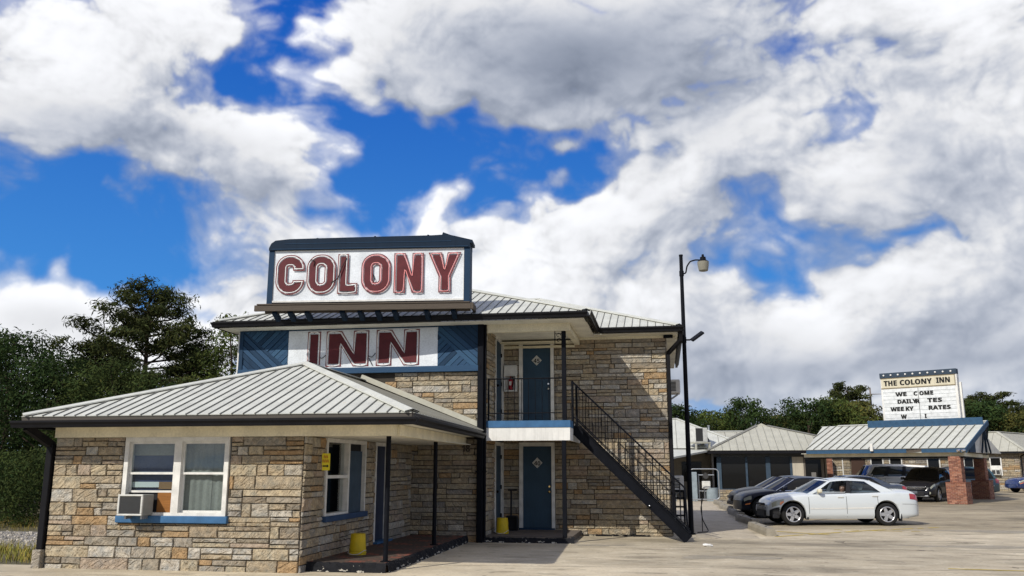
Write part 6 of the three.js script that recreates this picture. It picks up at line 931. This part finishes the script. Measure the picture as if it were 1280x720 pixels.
{ // black SUV under the canopy, nose towards the lot
  const c = makeCar('black_suv', 'black SUV facing the lot under the canopy beside the front brick pillar', 'SUV', [13.35, 0, -48.65], -2.10, suv({ paint: paint([0.010, 0.010, 0.014], 0.3, { clearcoat: 0.35, specularIntensity: 0.4 }), lamps: [[1.85, 2.22, 0.52, 0.64]], tails: [[-2.26, -2.05, 0.45, 0.66]] })), o = c.o;
  part('grille', [box(2.30, 2.41, 0.60, 0.70, -0.5, 0.5), box(2.31, 2.40, 0.34, 0.50, -0.45, 0.45)], mats.blackPlastic, o); part('grille_bar', [rbox(2.29, 2.42, 0.70, 0.745, -0.55, 0.55, 0.015), rbox(2.30, 2.42, 0.63, 0.65, -0.35, 0.35, 0.008)], mats.chrome, o); part('badge', rbox(2.415, 2.43, 0.63, 0.73, -0.07, 0.07, 0.01), mats.chrome, o); part('number_plate', box(2.40, 2.42, 0.42, 0.54, -0.15, 0.15), M('plate', [0.10, 0.11, 0.13], 0.5), o); part('fog_lamp', [bar(V(2.2, 0.45, -0.68), V(2.27, 0.45, -0.68), 0.06, 12), bar(V(2.2, 0.45, 0.68), V(2.27, 0.45, 0.68), 0.06, 12)], mats.lens, o); part('bumper_lip', rbox(2.1, 2.33, 0.26, 0.34, -0.62, 0.62, 0.03), mats.steel, o); }
makeCar('silver_suv', 'long pale silver SUV with three side windows parked behind the black SUV', 'SUV', [12.75, 0, -56.0], Math.PI + 0.17, suv({ length: 5.6, front: 1.75, rear: -1.6, wheel: 0.38, paint: paint([0.90, 0.88, 0.83], 0.34), glass: MP('bright tinted glass', [0.03, 0.035, 0.035], 0.05, { clearcoat: 1 }),
  shoulder: [[-2.8, 0.85], [-2.75, 1.05], [-2.4, 1.16], [-0.8, 1.16], [0.8, 1.14], [1.6, 1.12], [2.2, 1.07], [2.6, 0.98], [2.75, 0.85], [2.8, 0.7]], top: [[-2.8, 0.87], [-2.75, 1.08], [-2.4, 1.2], [0.8, 1.2], [1.6, 1.19], [2.2, 1.15], [2.6, 1.06], [2.75, 0.9], [2.8, 0.72]], width: [[-2.8, 0.78], [-2.7, 0.90], [-2.2, 0.96], [0, 0.97], [1.8, 0.96], [2.4, 0.92], [2.7, 0.84], [2.8, 0.74]],
  cabin: { base: [1.25, -2.7], roof: [0.68, -2.55], roofHalf: 0.72, roofLine: [[-2.7, 1.78], [-1.5, 1.85], [-0.4, 1.87], [0.4, 1.85], [0.75, 1.80]], glass: [0.06, 0.86], windows: [[0.05, 0.28], [0.33, 0.55], [0.60, 0.95]], bulge: 0.14, rearBulge: 0.04 }, seams: [1.15, 0.1, -1.0], handles: [0.3, -0.8], trims: [[-1.2, 1.2, 0.36, 0.4, mats.steel]], tails: [[-2.77, -2.6, 0.45, 0.66]], lamps: [[2.3, 2.7, 0.5, 0.64]] }));
makeCar('teal_van', 'dark teal van with red tail light parked behind the brick pillars', 'van', [16.55, 0, -55.3], Math.PI + 0.30, suv({ length: 4.9, front: 1.5, rear: -1.5, paint: paint([0.012, 0.055, 0.075], 0.28), shoulder: [[-2.45, 0.78], [-2.4, 0.96], [-2.1, 1.04], [0.6, 1.02], [1.3, 0.98], [1.9, 0.90], [2.25, 0.8], [2.4, 0.68], [2.45, 0.56]], top: [[-2.45, 0.8], [-2.4, 1.0], [-2.1, 1.08], [0.8, 1.1], [1.4, 1.05], [1.95, 0.96], [2.3, 0.84], [2.42, 0.68], [2.45, 0.58]], width: [[-2.45, 0.74], [-2.35, 0.86], [-1.8, 0.94], [0, 0.95], [1.5, 0.93], [2.1, 0.84], [2.38, 0.7], [2.45, 0.6]], cabin: { base: [1.35, -2.3], roof: [0.4, -1.95], roofHalf: 0.66, roofLine: [[-2.05, 1.62], [-1.2, 1.72], [-0.3, 1.74], [0.2, 1.70], [0.5, 1.63]], glass: [0.06, 0.87], windows: [[0.06, 0.34], [0.38, 0.64], [0.67, 0.94]], bulge: 0.2, rearBulge: 0.1 }, trims: [[-2.0, 1.6, 0.30, 0.36, M('grey strip', [0.30, 0.34, 0.36], 0.4)]], tails: [[-2.43, -2.1, 0.44, 0.67]], lamps: [[1.9, 2.3, 0.5, 0.64]] }));
makeCar('blue_car', 'dark blue car cut off by the right edge in front of the far wing', 'car', [25.6, 0, -66.3], Math.PI + 0.30, suv({ length: 4.7, front: 1.42, rear: -1.35, wheel: 0.36, paint: paint([0.010, 0.022, 0.085], 0.25), lamps: [[1.9, 2.24, 0.52, 0.64]], amber: [[2.0, 2.2, 0.42, 0.47]], tails: [[-2.26, -2.05, 0.45, 0.66]], cabin: { base: [0.78, -2.0], roof: [0.1, -1.7], roofHalf: 0.63, roofLine: [[-1.8, 1.55], [-1.2, 1.63], [-0.4, 1.66], [0.0, 1.63], [0.2, 1.57]], glass: [0.06, 0.88], windows: [[0.05, 0.42], [0.46, 0.9]], bulge: 0.14, rearBulge: 0.08 }, trims: [[-1.0, 1.0, 0.2, 0.24, mats.steel], [-1.0, 1.0, 0.36, 0.39, mats.steel]] }));

// ================================================================ THE DRIVER
{ // seated at the wheel, head turned to the open window
  const o = thing('person', 'person in a pale shirt sitting at the wheel inside the white sedan', 'person', [4.97, -0.19, -28.2], Math.PI + 0.169);
  const field = (bones, lo, size, res, k = 0.03) => { const mc = new MarchingCubes(res, new THREE.MeshBasicMaterial(), false, false, 200000); mc.isolation = 0; const f = mc.field, n = mc.size, v = V(0, 0, 0), ab = V(0, 0, 0), ap = V(0, 0, 0);
    for (let z = 0; z < n; z++) for (let y = 0; y < n; y++) for (let x = 0; x < n; x++) { v.set(lo.x + (x / (n / 2) - 1 + 1) / 2 * size, lo.y + (y / n) * size, lo.z + (z / n) * size); v.x = lo.x + x / n * size; let s = 0; for (const [a, b, ra, rb] of bones) { ab.subVectors(b, a); ap.subVectors(v, a); const l2 = ab.lengthSq(), t = l2 > 0 ? clamp(ap.dot(ab) / l2) : 0, d = ap.addScaledVector(ab, -t).length() - lerp(ra, rb, t); s += Math.exp(-d / k); } f[x + y * n + z * n * n] = k * Math.log(Math.max(s, 1e-30)); }
    mc.update(); const c = mc.count ?? mc.geometry.drawRange.count, g = new THREE.BufferGeometry(); g.setAttribute('position', new THREE.BufferAttribute(mc.positionArray.slice(0, c * 3), 3)); g.setAttribute('normal', new THREE.BufferAttribute(mc.normalArray.slice(0, c * 3), 3)); const p = g.attributes.position; for (let i = 0; i < p.count; i++) p.setXYZ(i, lo.x + (p.getX(i) + 1) / 2 * size, lo.y + (p.getY(i) + 1) / 2 * size, lo.z + (p.getZ(i) + 1) / 2 * size); return g; };
  const z0 = -0.38, hip = V(-0.16, 0.70, z0), ch = V(-0.26, 1.00, z0), nk = V(-0.26, 1.14, z0 - 0.01), hd = V(-0.20, 1.245, z0 - 0.05);
  const sl = V(-0.24, 1.08, z0 - 0.17), sr = V(-0.24, 1.08, z0 + 0.17), el = V(0.0, 0.90, z0 - 0.24), er = V(0.02, 0.88, z0 + 0.22), wl = V(0.24, 0.98, z0 - 0.15), wr = V(0.24, 0.96, z0 + 0.14);
  const torso = [[hip, ch, 0.13, 0.135], [ch, V(-0.25, 1.09, z0), 0.12, 0.09], [sl, sr, 0.06, 0.06], [sl, el, 0.056, 0.045], [sr, er, 0.056, 0.045], [hip.clone().add(V(0, 0, -0.1)), V(0.26, 0.74, z0 - 0.12), 0.085, 0.065], [hip.clone().add(V(0, 0, 0.1)), V(0.26, 0.74, z0 + 0.12), 0.085, 0.065]];
  const skinB = [[nk.clone().add(V(0, -0.06, 0)), hd.clone().add(V(-0.01, -0.06, 0.01)), 0.052, 0.05], [el, wl, 0.040, 0.028], [er, wr, 0.040, 0.028]];
  const head = [[hd.clone().add(V(-0.02, 0.02, 0.01)), hd.clone().add(V(0.005, 0.015, -0.005)), 0.088, 0.082], [hd.clone().add(V(0.03, -0.05, -0.02)), hd.clone().add(V(0.045, -0.085, -0.03)), 0.055, 0.038], [hd.clone().add(V(0.078, 0.0, -0.04)), hd.clone().add(V(0.094, -0.03, -0.05)), 0.010, 0.016], [hd.clone().add(V(-0.005, -0.01, -0.085)), hd.clone().add(V(-0.012, 0.02, -0.088)), 0.014, 0.018]];
  const hands = []; for (const [w, s] of [[wl, -1], [wr, 1]]) { const pm = w.clone().add(V(0.06, 0.04, -0.02 * s)); hands.push([w, pm, 0.026, 0.032]); for (let k = 0; k < 4; k++) { const a = pm.clone().add(V(0.02, 0.03 - k * 0.02, 0.005 * s)), b = a.clone().add(V(0.045 - k * 0.004, 0.008, -0.008 * s)), c = b.clone().add(V(-0.008, -0.004, -0.034 * s)); hands.push([a, b, 0.0095, 0.009], [b, c, 0.009, 0.008]); } const t = pm.clone().add(V(-0.015, 0.02, -0.02 * s)); hands.push([t, t.clone().add(V(0.035, 0.035, -0.02 * s)), 0.0115, 0.009]); }
  part('body', [field([...skinB, ...head], V(-0.5, 0.78, z0 - 0.42), 0.84, 72, 0.012), field(hands, V(0.16, 0.80, z0 - 0.3), 0.6, 96, 0.006)], mats.skin, o);
  part('shirt', field(torso, V(-0.5, 0.5, z0 - 0.5), 1.0, 56, 0.02), mats.shirt, o);
  part('hair', field([[hd.clone().add(V(-0.035, 0.04, 0.015)), hd.clone().add(V(-0.01, 0.055, 0.0)), 0.092, 0.084], [hd.clone().add(V(-0.05, 0.0, 0.02)), hd.clone().add(V(-0.05, -0.03, 0.02)), 0.075, 0.06]], V(-0.4, 1.05, z0 - 0.22), 0.4, 40, 0.01), mats.hair, o);
  part('eye', [-1, 1].map((s) => new THREE.SphereGeometry(0.011, 8, 6).translate(hd.x + 0.074 - (s < 0 ? 0.022 : 0), hd.y + 0.012, hd.z - 0.035 + s * 0.034)), mats.white, o);
}

// ================================================================ TREES
const leafMats = [[0.045, 0.066, 0.022], [0.060, 0.082, 0.024], [0.026, 0.046, 0.016], [0.070, 0.074, 0.024], [0.056, 0.060, 0.022]].map((c) => MP('foliage', c, 1, { vertexColors: true, transmission: 0.2, thickness: 0, specularIntensity: 0.12 }));
const pineMat = MP('pine needles', [0.042, 0.052, 0.020], 1, { vertexColors: true, transmission: 0.1, thickness: 0, specularIntensity: 0.1 });
// leaves strewn through clumps: clump = [x, y, z, radius, flatness, tone]
function foliage(clumps, per, size, seed, long = 1.5) {
  const r = rng(seed), P = [], C = [], a = V(0, 0, 0), b = V(0, 0, 0), c = V(0, 0, 0), n = V(0, 0, 0), t = V(0, 0, 0);
  for (const [cx, cy, cz, R, flat, tone] of clumps) {
    const k = Math.max(8, Math.round(per * R * R));
    for (let i = 0; i < k; i++) {
      n.set(r() * 2 - 1, r() * 2 - 1, r() * 2 - 1).normalize(); const d = R * Math.pow(r(), 0.42) * (0.75 + 0.5 * r()); a.set(cx + n.x * d, cy + n.y * d * flat, cz + n.z * d);
      n.set(n.x + (r() - 0.5) * 1.6, n.y * 0.6 + 0.35 + (r() - 0.5) * 1.4, n.z + (r() - 0.5) * 1.6).normalize(); t.set(r() - 0.5, r() - 0.5, r() - 0.5).cross(n).normalize(); b.crossVectors(n, t);
      const s = size * (0.6 + r() * 0.8), l = s * long, g = tone * (0.72 + r() * 0.56), y = 0.9 + r() * 0.3;
      const q = [a.clone().addScaledVector(t, -l), a.clone().addScaledVector(b, s * 0.55).addScaledVector(t, -l * 0.1), a.clone().addScaledVector(t, l).addScaledVector(n, -0.25 * s), a.clone().addScaledVector(b, -s * 0.55).addScaledVector(t, l * 0.1)];
      for (const k2 of [0, 1, 2, 0, 2, 3]) { P.push(q[k2].x, q[k2].y, q[k2].z); C.push(g * y, g, g * (1.6 - y * 0.7)); }
    }
  }
  const g = new THREE.BufferGeometry(); g.setAttribute('position', new THREE.Float32BufferAttribute(P, 3)); g.setAttribute('color', new THREE.Float32BufferAttribute(C, 3)); g.computeVertexNormals(); return g;
}
// a broadleaf: crown of clumps around limbs
function broadleafParts(h, w, seed, per, size, o = {}) {
  const r = rng(seed), clumps = [], wood = [], base = o.base ?? 0.22, trunk = V(0, h * 0.55, 0);
  wood.push(bar(V(0, 0, 0), V((r() - 0.5) * 0.3, h * 0.35, (r() - 0.5) * 0.3), h * 0.022, 7, h * 0.015), bar(V(0, h * 0.33, 0), V((r() - 0.5) * 0.8, h * 0.8, (r() - 0.5) * 0.8), h * 0.015, 6, h * 0.004));
  const n = o.clumps ?? 30;
  for (let i = 0; i < n; i++) { const f = (i + 0.5) / n, a = i * 2.4 + r(), y = h * (base + (1 - base) * Math.pow(f, 0.85)), env = Math.sin(Math.PI * clamp(0.12 + 0.86 * (y / h - base) / (1 - base), 0, 1)) ** 0.6, rad = w * env * (0.35 + 0.65 * Math.sqrt(r())), R = w * (0.30 + r() * 0.20) * (0.55 + 0.5 * env), x = Math.cos(a) * rad, z = Math.sin(a) * rad; clumps.push([x, Math.min(y, h - R * 0.55), z, R, 0.72, 0.65 + r() * 0.7]); if (i % 3 === 0) wood.push(bar(V(0, y * 0.55, 0), V(x * 0.85, y, z * 0.85), h * 0.006, 5, h * 0.0025)); }
  return [foliage(clumps, per, size, seed + 1, o.long), join(wood)];
}
// a pine: bare leaning limbs with flat plates of needles
function pineParts(h, w, seed, per, size, o = {}) {
  const r = rng(seed), clumps = [], wood = [], base = o.base ?? 0.25, bend = (y) => V(Math.sin(y * 0.5 + seed) * 0.12, y, Math.cos(y * 0.4 + seed) * 0.1);
  for (let k = 0; k < 6; k++) wood.push(bar(bend(h * k / 6.3), bend(h * (k + 1) / 6.3), h * 0.020 * (1 - k / 7.5), 8, h * 0.020 * (1 - (k + 1) / 7.5)));
  const n = o.limbs ?? 34;
  for (let i = 0; i < n; i++) { const f = (i + 0.5) / n, y = h * lerp(base, 0.97, f), a = i * 2.39996 + (r() - 0.5), prof = (o.profile || ((t) => Math.pow(Math.sin(Math.PI * clamp(0.22 + t * 0.78)), 0.75)))(f), len = w * prof * (0.62 + 0.5 * r()), rise = len * (0.12 + 0.3 * f) + (r() - 0.5) * 0.3, p0 = bend(y - rise * 0.6), p1 = V(p0.x + Math.cos(a) * len, y + rise * 0.4, p0.z + Math.sin(a) * len), pm = p0.clone().lerp(p1, 0.55).add(V(0, -0.06 * len, 0)); wood.push(bar(p0, pm, h * 0.0055, 5, h * 0.004), bar(pm, p1, h * 0.004, 5, h * 0.0015));
    const m = Math.max(2, Math.round(len * 1.7)); for (let k = 0; k < m; k++) { const t = lerp(0.42, 1.02, (k + r() * 0.8) / m), p = p0.clone().lerp(p1, t), R = (0.42 + 0.35 * r()) * (o.tuft ?? 1); clumps.push([p.x + (r() - 0.5) * 0.7, p.y + 0.12 + (r() - 0.3) * 0.35, p.z + (r() - 0.5) * 0.7, R, 0.5, 0.62 + r() * 0.75]); } }
  return [foliage(clumps, per, size, seed + 1, 2.6), join(wood)];
}
function plant(name, label, category, pos, parts, mat, turn = 0, scale = [1, 1, 1], group) { const t = thing(name, label, category, pos, turn, group); t.scale.set(...scale); if (parts[1]) shared('trunk', parts[1], mats.bark, t); shared('crown', parts[0], mat, t); return t; }
// left: tall pine, darker trees round it, shrubs at their feet
plant('pine_tree', 'tall dark pine with open rounded crown standing above the office roof at left', 'pine tree', [-24.6, 0, -38], pineParts(10.5, 4.1, 5, 330, 0.05, { base: 0.20, limbs: 62, tuft: 1.12, profile: (t) => Math.pow(Math.sin(Math.PI * clamp(0.30 + t * 0.68)), 0.6) }), pineMat);
const broadA = broadleafParts(7.9, 3.2, 21, 420, 0.058, { clumps: 34, base: 0.08 }), broadB = broadleafParts(7.6, 3.2, 22, 420, 0.058, { clumps: 30, base: 0.04 }), pineB = pineParts(8.0, 3.1, 31, 280, 0.048, { base: 0.05, limbs: 40 });
plant('dark_tree', 'dense dark green tree at the left edge of the photograph', 'tree', [-29.6, 0, -35.5], broadA, leafMats[2]);
plant('dark_tree', 'dark round tree filling the gap left of the tall pine', 'tree', [-26.2, 0, -34.0], broadB, leafMats[2], 2.1, [0.95, 0.86, 0.95]);
plant('pine_tree', 'lower bushy pine directly left of the tall pine', 'pine tree', [-26.6, 0, -37.5], pineB, pineMat, 1.2, [0.9, 0.98, 0.9]);
plant('pine_tree', 'lower bushy pine directly right of the tall pine', 'pine tree', [-21.6, 0, -38.8], pineB, pineMat, 3.4, [0.86, 0.82, 0.86]);
plant('green_tree', 'lighter green tree touching the left end of the motel roof', 'tree', [-19.3, 0, -37], broadleafParts(8.6, 2.5, 27, 420, 0.058, { clumps: 28, base: 0.06 }), leafMats[1]);
plant('green_tree', 'mid green tree just above the left end of the office roof', 'tree', [-22.4, 0, -33.2], broadB, leafMats[0], 0.7, [0.9, 0.80, 0.9]);
plant('dark_tree', 'dark tree low behind the office downspout', 'tree', [-18.6, 0, -31.5], broadB, leafMats[2], 4.0, [0.9, 0.62, 0.9]);
plant('dark_tree', 'tallest dark tree in the row at the far left', 'tree', [-34, 0, -38], broadA, leafMats[2], 1.9, [1.1, 1.04, 1.1]);
const bushP = broadleafParts(2.3, 1.7, 41, 900, 0.036, { clumps: 22, base: 0.0 });
plant('shrub', 'leafy dark green shrub beside the dry grass at the left edge', 'shrub', [-19.2, -0.05, -24.2], [bushP[0]], leafMats[0]);
plant('shrub', 'smaller shrub half hidden by the office downspout', 'shrub', [-16.6, -0.05, -24.6], [bushP[0]], leafMats[2], 1.3, [0.95, 0.8, 0.95]);
plant('shrub', 'low shrub at the foot of the dark left trees', 'shrub', [-22.3, -0.05, -26], [bushP[0]], leafMats[2], 2.6, [1.2, 0.95, 1.2]);
{ // the wood behind the far left trees, one dark mass
  const r = rng(61), cl = []; for (let i = 0; i < 130; i++) { const x = -46 + r() * 34, z = -42 - r() * 9, h = 4.8 + 1.8 * noise(x * 0.3, z * 0.3) + r() * 1.2; cl.push([x, r() * h * 0.92 + 0.4, z, 0.9 + r() * 0.8, 0.8, 0.6 + r() * 0.6]); }
  const m = shared('woods', foliage(cl, 170, 0.09, 62), leafMats[2]); tag(m, 'dark wood closing the view behind the left trees', 'woods', null, 'stuff'); }
// right: a line of wood behind the motel, with the trees that stand out of it
{ const r = rng(71), cl = []; for (let i = 0; i < 1500; i++) { const x = -20 + r() * 125, z = -97 - r() * 13, top = 7.5 + 1.2 * noise(x * 0.10, 3.3) + 1.3 * noise(x * 0.42, z * 0.2), y = Math.pow(r(), 0.6) * top; cl.push([x, y, z, 1.1 + r() * 1.1, 0.75, (0.55 + r() * 0.75) * (0.85 + 0.4 * noise(x * 0.2 + 7, z * 0.2))]); }
  const m = shared('woods', foliage(cl, 62, 0.14, 72), leafMats[0]); tag(m, 'long dark green wood behind the motel roofs at right', 'woods', null, 'stuff'); }
{ const bp = [broadleafParts(8.8, 4.0, 81, 110, 0.13, { clumps: 30, base: 0.1 }), broadleafParts(8.8, 3.7, 82, 110, 0.13, { clumps: 26, base: 0.15 }), broadleafParts(8.8, 3.1, 83, 120, 0.125, { clumps: 24, base: 0.2 })];
  const T = [[1.2, -92, 0.92, 0, 2, 'rounded dark tree of the wood just right of the lamp post'], [5.2, -94, 0.86, 1, 1, 'olive tree of the wood above the low side wing roof'], [8.7, -95, 1.02, 2, 2, 'narrow dark tree standing higher above the lobby roof'], [11.8, -97, 0.80, 0, 3, 'yellowish tree above the lobby roof peak'], [14.6, -93, 0.98, 1, 2, 'broad dark tree with rounded top right of the lobby peak'], [17.4, -95, 1.0, 0, 1, 'light green tree behind the left end of the canopy roof'], [20.6, -97, 0.98, 0, 3, 'brownish green tree below the flat topped pine'], [23.6, -96, 0.84, 2, 4, 'brown green tree left of the marquee sign'], [26.2, -94, 0.78, 1, 2, 'small dark tree directly behind the marquee sign'], [33.2, -98, 0.98, 0, 2, 'dark tree right of the marquee sign'], [36.2, -97, 0.84, 1, 3, 'brown green tree above the far right roof'], [39.6, -98, 0.82, 2, 2, 'dark tree behind the hip of the far right roof'], [43, -96, 0.86, 0, 4, 'brown tree at the right edge of the photograph']];
  for (const [x, z, s, k, m, lab] of T) plant('wood_tree', lab, 'tree', [x, 0, z], bp[k], leafMats[m], x, [s, s, s]);
  const flat = (t) => 0.55 + 0.45 * Math.sin(Math.PI * clamp(t)), fp = pineParts(12, 2.8, 91, 90, 0.11, { base: 0.70, limbs: 16, profile: flat, tuft: 1.25 });
  plant('pine_tree', 'flat topped pine standing above the wood left of the marquee sign', 'pine tree', [20.6, 0, -103], fp, pineMat, 0, [1, 0.9, 1]);
  plant('pine_tree', 'open branched pine above the wood right of the marquee sign', 'pine tree', [34.6, 0, -102], fp, pineMat, 2.2, [1.15, 0.80, 1.15]);
  plant('pine_tree', 'flat topped pine near the right edge of the photograph', 'pine tree', [41.5, 0, -104], fp, pineMat, 4.1, [1.0, 0.74, 1.0]);
  const sn = thing('dead_tree', 'bare dead tree trunk with short branches beside the marquee sign', 'dead tree', [23.3, 0, -104]); const r = rng(95), w = [bar(V(0, 0, 0), V(0.1, 10.6, 0), 0.24, 7, 0.08)]; for (let i = 0; i < 9; i++) { const y = 6.5 + i * 0.42, a = i * 2.4; w.push(bar(V(0.06, y, 0), V(Math.cos(a) * (1.0 + r()), y + (r() - 0.2) * 0.5, Math.sin(a) * (1.0 + r())), 0.06, 5, 0.02)); } part('trunk', w, mats.deadWood, sn);
}
renderer.render(scene, camera);
